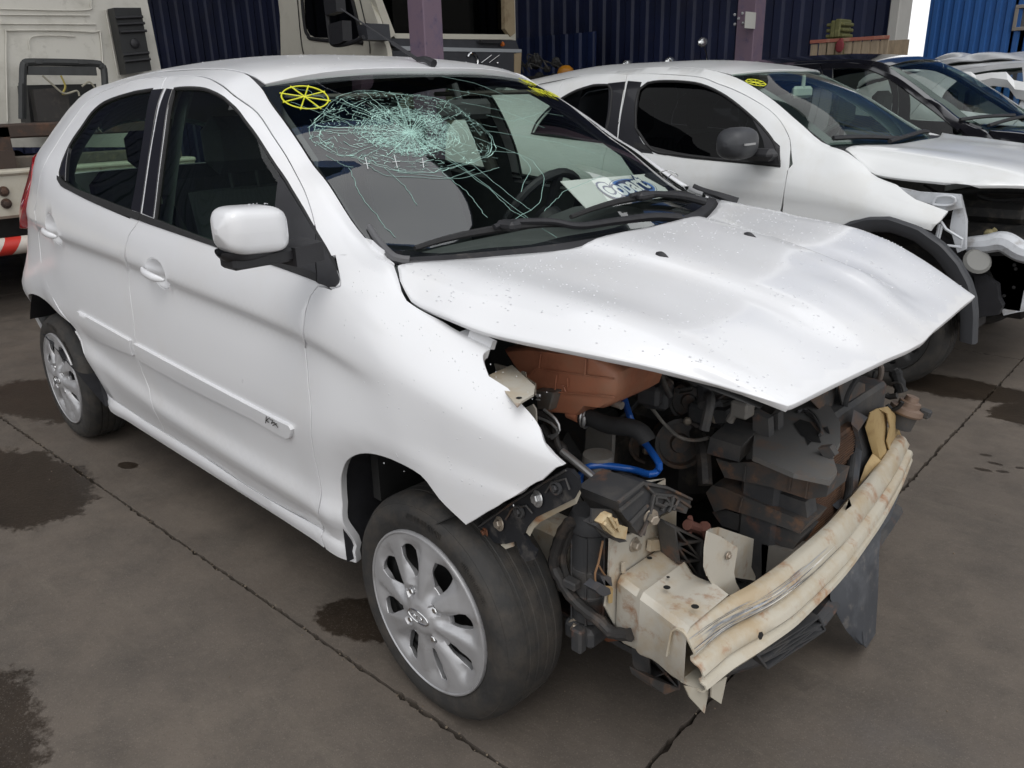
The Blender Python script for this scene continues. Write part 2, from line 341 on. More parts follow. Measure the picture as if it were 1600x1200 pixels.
def panel(name, S, outline, m, parent, holes=(), step=.03, ref=(0, -1, .1), sc=(1, 1), gap=.0017, depth=.012, off=0., rows=None, smooth=35, closed_back=False):
    sc = np.array(sc, float)
    def prep(o, hole=False):
        q = resample(np.asarray(o, float)*sc, step)
        if (area2(q) > 0) == hole: q = q[::-1]
        return offset(q, gap+.0012), offset(q, gap)
    loops = [prep(outline)]+[prep(h, True) for h in holes]
    bound = [l[0] for l in loops]; pts = []; edges = []
    for b in bound:
        n0 = len(pts); pts += [tuple(x) for x in b]; edges += [(n0+i, n0+(i+1) % len(b)) for i in range(len(b))]
    B = np.array(pts); lo, hi = B.min(0), B.max(0)
    ys = np.arange(lo[1]+step*.6, hi[1], step*.75) if rows is None else np.array([r for r in rows if lo[1] < r < hi[1]])
    gx, gy = np.meshgrid(np.arange(lo[0]+step/2, hi[0], step), ys); gx = gx+(np.arange(len(ys)) % 2)[:, None]*step/2
    G = np.stack([gx.ravel(), gy.ravel()], 1)
    if len(G):
        k = inpoly(G, bound[0])
        for h in bound[1:]: k &= ~inpoly(G, h)
        G = G[k]
        if len(G):
            dm = np.min(np.hypot(G[:, None, 0]-B[None, :, 0], G[:, None, 1]-B[None, :, 1]), 1); G = G[dm > step*.45]
    allp = [Vector(p) for p in pts]+[Vector(g) for g in G]
    r = geometry.delaunay_2d_cdt(allp, edges, [], 0, 1e-6)
    V2 = np.array([tuple(v) for v in r[0]]); orig = r[3]
    T = np.array([f for f in r[2] if len(f) == 3]); c = V2[T].mean(1); k = inpoly(c, bound[0])
    for h in bound[1:]: k &= ~inpoly(c, h)
    T = T[k]
    m_idx = {}
    for i, o in enumerate(orig):
        for x in o: m_idx.setdefault(x, i)
    def P3(Q, dz):
        uv = Q/sc; p = S(uv[:, 0], uv[:, 1]); h = 1e-3
        du = S(uv[:, 0]+h, uv[:, 1])-S(uv[:, 0]-h, uv[:, 1]); dv = S(uv[:, 0], uv[:, 1]+h)-S(uv[:, 0], uv[:, 1]-h)
        nn = np.cross(du, dv); nn /= np.maximum(np.linalg.norm(nn, axis=1), 1e-12)[:, None]
        s = np.sign(nn @ np.asarray(ref, float)); s[s == 0] = 1; nn *= s[:, None]
        return p+nn*dz[:, None], s
    V, s = P3(V2, np.full(len(V2), off)); sgn = 1 if np.median(s) > 0 else -1
    F = [tuple(t) if sgn > 0 else tuple(t[::-1]) for t in T.tolist()]
    # orientation of T in 2D
    a = V2[T]; ar = ((a[:, 1]-a[:, 0])[:, 0]*(a[:, 2]-a[:, 0])[:, 1]-(a[:, 1]-a[:, 0])[:, 1]*(a[:, 2]-a[:, 0])[:, 0])
    F = [f if x > 0 else f[::-1] for f, x in zip(F, ar)]
    V = list(V); n0 = 0
    if depth:
        for inner, outer in loops:
            n = len(inner); A = [m_idx.get(n0+i, None) for i in range(n)]; n0 += n
            v1, _ = P3(outer, np.full(n, off-.0013)); v2, _ = P3(outer, np.full(n, off-depth))
            b1 = len(V); V += list(v1); b2 = len(V); V += list(v2)
            for i in range(n):
                j = (i+1) % n
                if A[i] is None or A[j] is None: continue
                for f in ((A[i], b1+i, b1+j, A[j]), (b1+i, b2+i, b2+j, b1+j)): F.append(f if sgn > 0 else f[::-1])
    return mesh(name, V, F, m, parent, smooth)

# ---------- ground: concrete slabs with open joints, stained and wet ----------
def ground_mat():
    m = mat('stained_concrete', (.118, .094, .074), .62, bump=.35, bscale=60)
    nt = m.node_tree; N = nt.nodes; L = nt.links; b = N['Principled BSDF']
    tc = N.new('ShaderNodeTexCoord'); geo = N.new('ShaderNodeNewGeometry'); P = geo.outputs['Position']
    def noise(s, d=8, r=.6, dist=0, vec=None):
        n = N.new('ShaderNodeTexNoise'); n.inputs['Scale'].default_value = s; n.inputs['Detail'].default_value = d; n.inputs['Roughness'].default_value = r; n.inputs['Distortion'].default_value = dist; L.new(vec or P, n.inputs['Vector']); return n.outputs['Fac']
    def rng(f, a, c, lo=0, hi=1):
        r = N.new('ShaderNodeMapRange'); r.inputs[1].default_value = a; r.inputs[2].default_value = c; r.inputs[3].default_value = lo; r.inputs[4].default_value = hi; L.new(f, r.inputs[0]); return r.outputs[0]
    def mix(f, a, c):
        x = N.new('ShaderNodeMix'); x.data_type = 'RGBA'; L.new(f, x.inputs['Factor'])
        for s, q in (('A', a), ('B', c)):
            if isinstance(q, tuple): x.inputs[s].default_value = (*q, 1)
            else: L.new(q, x.inputs[s])
        return x.outputs['Result']
    def math_(op, a, c):
        x = N.new('ShaderNodeMath'); x.operation = op
        for k, q in enumerate((a, c)):
            if isinstance(q, (int, float)): x.inputs[k].default_value = q
            else: L.new(q, x.inputs[k])
        return x.outputs[0]
    col = mix(rng(noise(.9), .35, .7), (.130, .108, .088), (.090, .075, .063))
    col = mix(rng(noise(4.5, 9, .7), .42, .75), col, (.070, .060, .051))
    mp = N.new('ShaderNodeMapping'); mp.inputs['Scale'].default_value = (1, 6, 1); mp.inputs['Rotation'].default_value = (0, 0, .5); L.new(P, mp.inputs[0])
    col = mix(rng(noise(2.2, 9, .7, .4, mp.outputs[0]), .55, .8, 0, .6), col, (.150, .128, .102))
    col = mix(rng(noise(90, 3), .62, .75, 0, .5), col, (.20, .165, .13))
    col = mix(rng(noise(38, 4), .66, .8, 0, .55), col, (.045, .038, .033))
    col = mix(rng(noise(1.7, 6, .6), .6, .75, 0, .5), col, (.095, .086, .082))
    # damp patches: discs with ragged rims
    sep = N.new('ShaderNodeSeparateXYZ'); L.new(P, sep.inputs[0]); wet = None
    wob = rng(noise(3.2, 8, .7), .3, .7, -.26, .26); wob2 = rng(noise(34, 4, .7), .3, .7, -.10, .10); w = math_('ADD', wob, wob2)
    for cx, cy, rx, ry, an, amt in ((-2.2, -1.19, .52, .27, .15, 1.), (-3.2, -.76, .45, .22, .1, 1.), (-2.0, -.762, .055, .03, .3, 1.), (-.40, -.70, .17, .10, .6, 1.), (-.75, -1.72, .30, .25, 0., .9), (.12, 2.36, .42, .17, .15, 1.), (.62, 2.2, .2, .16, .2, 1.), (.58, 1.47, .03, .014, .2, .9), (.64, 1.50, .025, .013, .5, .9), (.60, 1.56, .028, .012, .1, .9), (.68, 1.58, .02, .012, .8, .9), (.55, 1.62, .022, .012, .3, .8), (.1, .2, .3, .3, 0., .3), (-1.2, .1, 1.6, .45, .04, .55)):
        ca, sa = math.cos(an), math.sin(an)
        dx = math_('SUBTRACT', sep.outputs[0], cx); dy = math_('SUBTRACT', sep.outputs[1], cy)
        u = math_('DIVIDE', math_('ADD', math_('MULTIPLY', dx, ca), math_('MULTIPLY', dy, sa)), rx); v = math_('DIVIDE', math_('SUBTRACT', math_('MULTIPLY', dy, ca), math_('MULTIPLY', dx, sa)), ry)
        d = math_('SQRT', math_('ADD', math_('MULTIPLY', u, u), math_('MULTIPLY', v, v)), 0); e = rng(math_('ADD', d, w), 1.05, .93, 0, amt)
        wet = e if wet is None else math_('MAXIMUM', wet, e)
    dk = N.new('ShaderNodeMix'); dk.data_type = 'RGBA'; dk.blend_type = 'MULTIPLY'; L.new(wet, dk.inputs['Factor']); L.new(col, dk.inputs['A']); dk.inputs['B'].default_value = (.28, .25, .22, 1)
    vo = N.new('ShaderNodeTexVoronoi'); vo.inputs['Scale'].default_value = 160; L.new(P, vo.inputs['Vector'])
    agg = mix(rng(vo.outputs['Distance'], .12, .30, .35, 0), dk.outputs['Result'], (.20, .175, .15)); agg = mix(rng(noise(260, 2), .60, .72, 0, .5), agg, (.03, .026, .023))
    L.new(agg, b.inputs['Base Color'])
    ro = rng(noise(6, 5), .3, .7, .5, .78); rr = N.new('ShaderNodeMix'); L.new(wet, rr.inputs[0]); L.new(ro, rr.inputs[2]); rr.inputs[3].default_value = .34; L.new(rr.outputs[0], b.inputs['Roughness'])
    return m
CONC = ground_mat()
JOINT = mat('joint_dirt', (.035, .028, .022), .95, bump=.6, bscale=120)
g = mesh('ground', [(-300, -300, -.022), (300, -300, -.022), (300, 300, -.022), (-300, 300, -.022)], [(0, 1, 2, 3)], JOINT, smooth=0); tag(g, kind='structure')
def slab(x0, x1, y0, y1, fine=True):
    """one slab, edges chipped by a few millimetres"""
    o = []; rnd = random.Random(int(x0*31+y0*77))
    def edge(a, c):
        L_ = math.hypot(c[0]-a[0], c[1]-a[1]); k = max(1, int(L_/(.018 if fine else 2)))
        for i in range(k):
            t = i/k; chip = (rnd.random()**3)*.008 if fine else 0; nx, ny = (c[1]-a[1])/L_, -(c[0]-a[0])/L_
            o.append((a[0]+(c[0]-a[0])*t-nx*chip, a[1]+(c[1]-a[1])*t-ny*chip))
    for a, c in (((x0, y0), (x1, y0)), ((x1, y0), (x1, y1)), ((x1, y1), (x0, y1)), ((x0, y1), (x0, y0))): edge(a, c)
    th = SLAB_ROT; ro = lambda q, z: (q[0]*math.cos(th)-q[1]*math.sin(th), q[0]*math.sin(th)+q[1]*math.cos(th), z)
    n = len(o); V = [ro(q, 0) for q in o]+[ro(q, -.03) for q in o]
    F = [tuple(range(n))]+[(i, n+i, n+(i+1) % n, (i+1) % n) for i in range(n)]
    return mesh('slab', V, F, CONC, g, smooth=0)
SLAB_ROT = R(2.4)
SX = [-60, -16.0, -11.0, -6.0, .46, 5.0, 10, 60]; SY = [-60, -10, -5.2, -.835, 3.02, 7.2, 12, 60]
for i in range(len(SX)-1):
    for j in range(len(SY)-1):
        slab(SX[i]+.0035, SX[i+1]-.0035, SY[j]+.0035, SY[j+1]-.0035, -7 < SX[i] < 1 and -6 < SY[j] < 4)
grit = MB()
for k in range(700):
    if k < 420: x = random.uniform(-4, .46); y = -.835+random.gauss(0, .010)
    elif k < 520: x = .46+random.gauss(0, .008); y = random.uniform(-1.6, 3)
    else: x = random.uniform(-3.5, 3); y = random.uniform(-2.5, 3.5)
    th = SLAB_ROT; s = random.uniform(.0012, .0042)*(1 if k < 520 else .8); c = (x*math.cos(th)-y*math.sin(th), x*math.sin(th)+y*math.cos(th), s*.5 if k > 519 else random.uniform(-.008, .001))
    grit.ball(c, s, 5, (random.uniform(.7, 1.3), random.uniform(.7, 1.3), .7))
tag(grit.build('grit', mat('grit', (.19, .15, .11), .9, var=.6, vscale=50)), kind='stuff')

# ---------- materials used by the cars ----------
WHITE = mat('white_paint', (.70, .705, .72), .30, coat=.55, var2=((.62, .58, .52), .10, 3.), dirt=((.42, .36, .29), .07, 200, .68, .8))
PLAST = mat('black_plastic', (.022, .022, .025), .5, var=.3, vscale=20, bump=.08, bscale=300)
TRIM = mat('black_trim', (.012, .012, .015), .28, coat=.3)
RUBB = mat('rubber', (.02, .02, .021), .72, var=.3, vscale=30, bump=.1, bscale=200)
FRIT = mat('glass_frit', (.02, .02, .024), .06, spec=.5)
GLASS = glass('windscreen_glass', (.88, .94, .905), ior=1.95); FGLASS = glass('far_windscreen_glass', (.72, .85, .78), ior=1.22)
SGLASS = glass('side_glass', (.66, .80, .71), ior=1.4)
DGLASS = glass('dark_glass', (.05, .055, .06), ior=1.22)
CABIN = mat('cabin_plastic', (.06, .064, .064), .65, var=.3, vscale=12)
CLOTH = mat('seat_cloth', (.035, .036, .038), .9)
BEIGE = mat('cabin_pillar', (.30, .30, .27), .7)
DARK = mat('dark_metal', (.02, .02, .02), .6, var=.4)
SILV = mat('hubcap_silver', (.46, .46, .47), .38, metal=.5, var=.15, vscale=10, dirt=((.16, .12, .09), .45, 16, .56, .75))
TYRE = mat('tyre_rubber', (.028, .027, .026), .72, var=.3, vscale=14, dirt=((.11, .088, .066), .38, 20, .42, .80), bump=.4, bscale=70)
RED = mat('tail_red', (.32, .008, .012), .1, coat=1)
CHROME = mat('chrome', (.7, .7, .7), .12, metal=1)
BLACKPRINT = mat('black_print', (.01, .01, .01), .4)
# ---------- white hatchback, the wrecked car in front ----------
ka = empty('hatchback', (-1.2, 0, 0), 'white five door hatchback with shattered windscreen and bumper torn off, nearest the camera', 'car')
LANE_ROWS = [.252, .262, .275, .29, .302, .316, .34, .37, .40, .412, .42, .43, .44, .455, .47, .49, .52, .56, .60, .64, .68, .72, .76, .80, .83, .85, .868, .880, .889, .896, .905, .913, .92, .928, .938, .955, .975, 1.0, 1.03, 1.06, 1.09, 1.12, 1.15, 1.18, 1.21, 1.24, 1.27, 1.30, 1.33, 1.36, 1.39, 1.415, 1.44, 1.46, 1.48, 1.50, 1.52, 1.54, 1.56]
GAP_F = [(-0.3248, 1.0512), (-0.3426, 1.022), (-0.3529, 0.981), (-0.3564, 0.941), (-0.3597, 0.917), (-0.3807, 0.882), (-0.3724, 0.8417), (-0.3653, 0.8042), (-0.3561, 0.689), (-0.3753, 0.5573), (-0.3855, 0.4407), (-0.4404, 0.3175)]
GAP_B = [(-1.3138, 1.0576), (-1.3601, 0.9975), (-1.3864, 0.9331), (-1.4173, 0.872), (-1.4087, 0.7815), (-1.4176, 0.6618), (-1.4293, 0.6127), (-1.4578, 0.5278), (-1.4184, 0.4029), (-1.4481, 0.3145)]
DOOR_TOP_R = [(-1.885, 1.478), (-1.75, 1.502), (-1.60, 1.524), (-1.43, 1.533)]
DOOR_TOP_F = [(-1.2295, 1.5366), (-1.108, 1.5255), (-0.9702, 1.503), (-0.8997, 1.506), (-0.8211, 1.5253), (-0.7273, 1.5146), (-0.6137, 1.4973), (-0.5286, 1.4609), (-0.4634, 1.401), (-0.4256, 1.3432)]
PIL = [(-1.4024, 1.5337), (-1.3462, 1.457), (-1.3192, 1.3512), (-1.3056, 1.2097), (-1.3115, 1.0907)]
# right front wing
WING_TOP = [(-0.3384, 1.3121), (-0.3125, 1.3496), (-0.2881, 1.4446), (-0.2399, 1.4918), (-0.2008, 1.5443), (-0.1843, 1.5582), (-0.1336, 1.5509), (-0.0891, 1.5025), (-0.0523, 1.524), (0.003, 1.5758)]
WING_FRONT = [(0.1336, 1.452), (0.1463, 1.3708), (0.1746, 1.2678), (0.2236, 1.2517), (0.2819, 1.1458), (0.3375, 1.0214), (0.3857, 0.9453)]
WING_LOW = [(0.3621, 0.9082), (0.3358, 0.8703), (0.3083, 0.7819), (0.2835, 0.6826), (0.253, 0.6317), (0.2234, 0.6057), (0.1938, 0.582), (0.1626, 0.5606)]+ARCH_F[::-1][1:]+[(-.315, .262), (-.40, .258), (-.44, .258), (-.45, .285)]
wing_o = WING_TOP+[(.05, 1.574), (.136, 1.575)]+WING_FRONT+WING_LOW+GAP_F[::-1]+[(-0.2802, 1.0656), (-0.2621, 1.1196), (-0.276, 1.1725)]
wing = panel('front_wing', KA, wing_o, WHITE, ka, rows=LANE_ROWS, step=.022, gap=.0015, depth=.02)
# doors: skin with window opening, panes, trims
FW = [(-1.2745, 1.481), (-1.2074, 1.4834), (-1.0837, 1.4841), (-1.0034, 1.4768), (-0.9334, 1.4734), (-0.8268, 1.4705), (-0.7694, 1.4638), (-0.6553, 1.437), (-0.5995, 1.4263), (-0.5073, 1.3812), (-0.4233, 1.3287), (-0.3415, 1.2658), (-0.2866, 1.1923), (-0.2711, 1.1449), (-0.2756, 1.0894), (-0.3315, 1.0619), (-0.5445, 1.0624), (-0.7901, 1.0632), (-1.0562, 1.0628), (-1.3118, 1.0642)]
RW = [(-1.3492, 1.4829), (-1.4322, 1.4806), (-1.6301, 1.4603), (-1.8107, 1.427), (-1.8887, 1.382), (-1.9382, 1.3064), (-1.9872, 1.2184), (-2.0003, 1.1284), (-2.0126, 1.0766), (-2.0027, 1.0577), (-1.9496, 1.0488), (-1.8597, 1.0538), (-1.6191, 1.056), (-1.3102, 1.0603)]
RW_H = [(-1.4248, 1.4783), (-1.6301, 1.4603), (-1.8107, 1.427), (-1.8887, 1.382), (-1.9382, 1.3064), (-1.9872, 1.2184), (-2.0003, 1.1284), (-1.9985, 1.0851), (-1.9813, 1.0646), (-1.9356, 1.0563), (-1.8501, 1.0581), (-1.62, 1.058), (-1.3755, 1.0574), (-1.374, 1.0786), (-1.3615, 1.1832), (-1.3767, 1.3268)]
FW_H = [(-1.2745, 1.481), (-1.2074, 1.4834), (-1.0837, 1.4841), (-1.0034, 1.4768), (-0.9334, 1.4734), (-0.8268, 1.4705), (-0.7694, 1.4638), (-0.6553, 1.437), (-0.5995, 1.4263), (-0.5073, 1.3812), (-0.4233, 1.3287), (-0.3615, 1.2798), (-0.3137, 1.2082), (-0.2879, 1.0982), (-0.3346, 1.0708), (-0.5461, 1.0669), (-0.7915, 1.067), (-1.0575, 1.0664), (-1.2068, 1.0647), (-1.209, 1.0842), (-1.2085, 1.1809), (-1.2279, 1.316)]
GAP_R = [(-1.985, 1.43), (-2.05, 1.34), (-2.10, 1.24), (-2.135, 1.15), (-2.16, 1.07)]+[(-2.2496, 0.9756), (-2.2935, 0.952), (-2.2837, 0.9305), (-2.3455, 0.8817), (-2.3348, 0.8145), (-2.3293, 0.7507), (-2.2845, 0.711), (-2.1929, 0.6773), (-2.0913, 0.5671), (-2.0218, 0.4376)]+[(-2.003, .39)]+[(-1.9917, 0.3323), (-1.9003, 0.3273)]
BOT_R = [(-1.6803, 0.3158)]
BOT_F = [(-1.3557, 0.3144), (-1.2335, 0.3152), (-1.0089, 0.3077), (-0.8058, 0.3018), (-0.6274, 0.3058)]
top_join = [(-1.395, 1.533)]
rdoor_o = top_join+DOOR_TOP_R[::-1][1:]+GAP_R+BOT_R+GAP_B[::-1]+PIL[::-1][:-1]
fdoor_o = [(-1.395, 1.533)]+DOOR_TOP_F+[(-0.3427, 1.2696), (-0.2785, 1.1815), (-0.2633, 1.1242), (-0.2822, 1.0715)]+GAP_F+BOT_F[::-1]+GAP_B[::-1]+PIL[::-1][:-1]
cup_hole = lambda cx, q: [(cx+.0695*math.cos(t), q+.0425*math.sin(t)) for t in np.linspace(0, 2*math.pi, 25)[:-1]]
rdoor = panel('rear_door', KA, rdoor_o, WHITE, ka, holes=[RW_H, cup_hole(*[(-2.0623, 0.9236)][0])], rows=LANE_ROWS, step=.03)
fdoor = panel('front_door', KA, fdoor_o, WHITE, ka, holes=[FW_H, cup_hole(*[(-1.1605, 0.9215)][0])], rows=LANE_ROWS, step=.03)
# side frame: rear quarter, roof rail and windscreen pillar in one pressing
NR = [(-1.2, 1.578), (-1.5, 1.578), (-2.0, 1.578), (-2.4, 1.578), (-2.8, 1.578), (-2.97, 1.57)]
PIL_OUT = [(-.19, 1.578), (-.267, 1.578), (-.353, 1.578), (-.45, 1.578), (-.58, 1.578), (-.743, 1.578), (-.87, 1.578), (-.914, 1.578), (-1.0, 1.578)]
ARCHQ = [(-2.0913, 0.5671), (-2.2885, 0.4973), (-2.3187, 0.55), (-2.3595, 0.5957), (-2.4041, 0.6265), (-2.4574, 0.6316), (-2.5226, 0.6047), (-2.7223, 0.4926)]
REARLOW = [(-2.82, .36), (-2.93, .38), (-3.05, .43), (-3.085, .50), (-3.095, .62), (-3.09, .78), (-3.075, .92)]
TAIL = [(-2.93, .93), (-2.885, 1.0), (-2.88, 1.08), (-2.92, 1.16), (-3.0, 1.22)]
LAMP = [(-2.70, .86), (-2.63, .90), (-2.565, .96), (-2.55, 1.0), (-2.58, 1.035), (-2.68, 1.05), (-2.85, 1.06), (-2.95, 1.0), (-2.9, .88)]
quarter_o = [(-0.3424, 1.2359), (-0.3401, 1.2855)]+PIL_OUT+NR+[(-3.02, 1.45), (-3.03, 1.3)]+TAIL[::-1]+REARLOW[::-1]+[(x, z) for x, z in ((-2.79, .42), (-2.735, .51), (-2.655, .60), (-2.56, .642), (-2.456, .651), (-2.337, .630))]+[(-2.0913, 0.5671)]+GAP_R[::-1][8:]+DOOR_TOP_R+[(-1.395, 1.533)]+DOOR_TOP_F
quarter = panel('side_frame', KA, quarter_o, WHITE, ka, rows=LANE_ROWS, step=.028)
# lip between door and rear arch, and the sill
sill_o = [(-1.9917, 0.3323), (-1.9003, 0.3273), (-1.6803, 0.3158), (-1.4481, 0.3145), (-1.3557, 0.3144), (-1.2335, 0.3152), (-1.0089, 0.3077), (-0.8058, 0.3018), (-0.6274, 0.3058), (-0.4404, 0.3175)]+[(-.45, .285), (-.45, .256), (-.7, .252), (-1.2, .252), (-1.7, .252), (-1.93, .253), (-1.985, .27), (-1.99, .31), (-2.012, .41), (-2.06, .457), (-2.10, .497), (-2.09, .510), (-2.03, .448), (-2.0, .38)]
sill = panel('sill', KA, sill_o, WHITE, ka, rows=LANE_ROWS, step=.025, depth=.03)
tail = panel('tail_lamp', lambda x, q: KA(x, q)-np.stack([0*x+.0, .028*np.clip((-2.55-x)/.1, 0, 1), 0*x], -1), LAMP, RED, ka, step=.015, depth=.035, off=.003)
# window trims and panes
BELT_IN = [(-1.999, 1.0747), (-1.935, 1.0676), (-1.6993, 1.0782), (-1.3759, 1.0845), (-1.2958, 1.0851)]
BELT_OUT = [(-1.9915, 1.0601), (-1.9496, 1.0488), (-1.8597, 1.0538), (-1.6191, 1.056), (-1.3102, 1.0603)]
panel('belt_moulding', KA, BELT_IN+BELT_OUT[::-1], RUBB, rdoor, step=.02, gap=.0005, depth=.02, off=.004)
panel('belt_moulding', KA, [(-1.3002, 1.0844), (-1.1909, 1.0829), (-1.0619, 1.079), (-0.8307, 1.0773), (-0.5535, 1.0885), (-0.3511, 1.1069), (-0.3325, 1.0648), (-0.5445, 1.0624), (-0.7894, 1.0613), (-1.0555, 1.0609), (-1.3058, 1.061)], RUBB, fdoor, step=.02, gap=.0005, depth=.02, off=.004)
panel('pillar_trim', KA, [(-1.34, 1.4829), (-1.4248, 1.4783), (-1.3767, 1.3268), (-1.3615, 1.1832), (-1.3759, 1.0845), (-1.3046, 1.0837), (-1.2982, 1.1906), (-1.315, 1.3349), (-1.3353, 1.4395)], TRIM, rdoor, step=.02, gap=.0012, depth=.008, off=.0025)
panel('pillar_trim', KA, [(-1.2745, 1.481), (-1.3217, 1.483), (-1.3182, 1.4354), (-1.3038, 1.3356), (-1.2885, 1.1956), (-1.2936, 1.0854), (-1.2133, 1.0835), (-1.2128, 1.1805), (-1.2322, 1.3158)], TRIM, fdoor, step=.02, gap=.0012, depth=.008, off=.0025)
panel('sail_trim', KA, [(-0.6329, 1.4304), (-0.615, 1.3642), (-0.5945, 1.2909), (-0.5719, 1.2139), (-0.524, 1.0902), (-0.4526, 1.0931), (-0.3511, 1.1069), (-0.3347, 1.0635), (-0.4226, 1.3344), (-0.5073, 1.3812), (-0.5985, 1.4242)], PLAST, fdoor, step=.02, gap=.0008, depth=.015, off=.002)
panel('sail_trim', KA, [(-0.4215, 1.3315), (-0.3427, 1.2696), (-0.2825, 1.187), (-0.2696, 1.1484), (-0.2722, 1.0946), (-0.2904, 1.0668), (-0.3305, 1.0591)], PLAST, wing, step=.015, gap=.0012, depth=.012, off=.003)
panel('quarter_trim', KA, [(-1.9872, 1.2184), (-2.0003, 1.1284), (-2.0002, 1.0769), (-1.9308, 1.0712), (-1.9655, 1.1533)], TRIM, rdoor, step=.02, gap=.001, depth=.01, off=-.002)
RG = [(-1.4177, 1.4806), (-1.6301, 1.4603), (-1.8107, 1.427), (-1.8887, 1.382), (-1.9382, 1.3064), (-1.9872, 1.2184), (-2.0003, 1.1284), (-1.9967, 1.0704), (-1.9331, 1.0636), (-1.6976, 1.074), (-1.374, 1.0786)]
FG = [(-1.2745, 1.481), (-1.2074, 1.4834), (-1.0837, 1.4841), (-1.0034, 1.4768), (-0.9334, 1.4734), (-0.8268, 1.4705), (-0.7694, 1.4638), (-0.6553, 1.437), (-0.5973, 1.3809), (-0.4936, 1.0871), (-0.8287, 1.0716), (-1.0595, 1.0718), (-1.22, 1.0767), (-1.2128, 1.1805), (-1.2322, 1.3158)]
rglass = panel('window_pane', KA, RG, SGLASS, rdoor, step=.04, depth=0, off=-.008, gap=-.004)
fglass = panel('window_pane', KA, FG, SGLASS, fdoor, step=.04, depth=0, off=-.008, gap=-.004)
def window_seal(loop, par):
    q = resample(np.array(loop), .03); P = KA(q[:, 0], q[:, 1]); MB().tube([p+np.array((0, .006, 0)) for p in P], .006, 6, smooth=False, closed=True).build('window_seal', RUBB, par)
window_seal(FW_H, fdoor); window_seal(RW_H, rdoor)
# side mouldings
def moulding(par, o):
    return panel('side_moulding', KA, o, WHITE, par, step=.02, gap=.002, depth=.014, off=.009)
moulding(rdoor, [(-1.9336, 0.6887), (-1.4489, 0.6625), (-1.4629, 0.5955), (-1.9553, 0.5462)])
m2 = moulding(fdoor, [(-1.4187, 0.6591), (-1.0123, 0.6431), (-0.5101, 0.6268), (-0.4632, 0.6273), (-0.4519, 0.6156), (-0.4646, 0.5937), (-0.4959, 0.5756), (-0.6635, 0.5817), (-1.0496, 0.58), (-1.4361, 0.5893)])
# the hand-lettered KA on the moulding
ink = MB()
for st in ([(-0.5669, -0.8554, 0.6307), (-0.5809, -0.8526, 0.6079)], [(-0.5504, -0.8555, 0.6316), (-0.5728, -0.8539, 0.6178), (-0.5609, -0.8536, 0.6156)], [(-0.5495, -0.8549, 0.6263), (-0.5357, -0.8552, 0.6283), (-0.547, -0.8539, 0.6177)], [(-0.548, -0.8536, 0.6155), (-0.5312, -0.8547, 0.624), (-0.5171, -0.8533, 0.6132)], [(-0.5436, -0.853, 0.6111), (-0.5186, -0.8547, 0.6239)]):
    ink.tube(st, .0011, 6)
ink.build('hand_lettering', BLACKPRINT, m2)
# door handles: a recessed cup and a grip
def handle(par, cx, q, s=1.):
    def cup(u, v):
        u, v = np.asarray(u), np.asarray(v)
        b = KA(cx+u, q+v); r = np.sqrt((u/.072)**2+(v/.045)**2); b[:, 1] += .030*np.clip(1-r**2, 0, 1)**1.2-.0015; return b
    a = np.linspace(0, 2*math.pi, 25)[:-1]
    panel('handle_cup', cup, [(.07*math.cos(t), .043*math.sin(t)) for t in a], WHITE, par, step=.009, gap=.0005, depth=.004)
    rows = []
    for t in np.linspace(-1, 1, 15):
        c = KA(cx-.012+t*.074, q-.004-.004*t)[0]; h = .0125*math.sqrt(max(.03, 1-abs(t)**3.2)); o = .010+.034*(1-abs(t)**2.4)
        rows.append([(c[0], c[1]-o*.2-.004*math.cos(k)*0+(.008 if abs(math.cos(k)) > 9 else 0)-o*.45*(1+math.cos(k))*.5, c[2]+h*math.sin(k)) for k in np.linspace(-math.pi, math.pi, 13)])
    g = MB().strip(rows).build('grip', WHITE, par, 60)
    return g
handle(fdoor, *[(-1.1605, 0.9215)][0]); handle(rdoor, *[(-2.0623, 0.9236)][0])
# roof, ditch strip, screen
roof = panel('roof', ROOF, [(0, .0), (.01, .2), (0, .5), (.01, .8), (0, 1), (.2, 1), (.5, 1), (.8, 1), (1, 1), (1, .5), (1, 0), (.8, 0), (.5, 0), (.2, 0)], WHITE, ka, step=.06, sc=(2.1, 1.1), ref=(0, 0, 1), depth=.02)
def edge_strip(f, g, name, m, par):
    return MB().strip([f, g]).build(name, m, par)
us = np.linspace(.0, 1, 40); a = ROOF(us, us*0+.002); a[:, 2] -= .004; b = KA(a[:, 0], a[:, 0]*0+1.575); b[:, 2] -= .003
strip = MB().strip([a, (a+b)/2+np.array((0, 0, -.008)), b]).build('ditch_moulding', PLAST, ka)
a = SCREEN(np.linspace(0, 1, 40), np.zeros(40)); b = KA(a[:, 0], a[:, 0]*0+1.577); c = b+np.array((0, .03, -.03))
pill = MB().strip([a+np.array((0, .004, .0)), b+np.array((0, .004, -.006)), c]).build('screen_seal', RUBB, ka)
scr = panel('windscreen', SCREEN, [(0, 0), (0, .25), (0, .5), (0, .75), (0, 1), (.3, 1), (.7, 1), (1, 1), (1, .75), (1, .5), (1, .25), (1, 0), (.7, 0), (.3, 0)], GLASS, ka, step=.05, sc=(.95, 1.25), ref=(.5, 0, 1), depth=0)
inner = [(0.732, -0.0147), (0.6509, -0.0144), (0.5059, -0.0098), (0.3348, -0.0069), (0.224, -0.0001), (0.1759, 0.0092), (0.133, 0.0222), (0.0966, 0.0486), (0.0658, 0.0901), (0.0678, 0.1685), (0.0608, 0.2535), (0.0725, 0.3319), (0.0719, 0.4727), (0.0872, 0.6538), (0.0853, 0.8294), (0.0932, 1.0377)]
fr = [(u, v) for u, v in inner]
frit_in = [(.955, .05)]+fr[1:]+[(.10, .955), (.5, .965), (.955, .95), (.95, .5)]
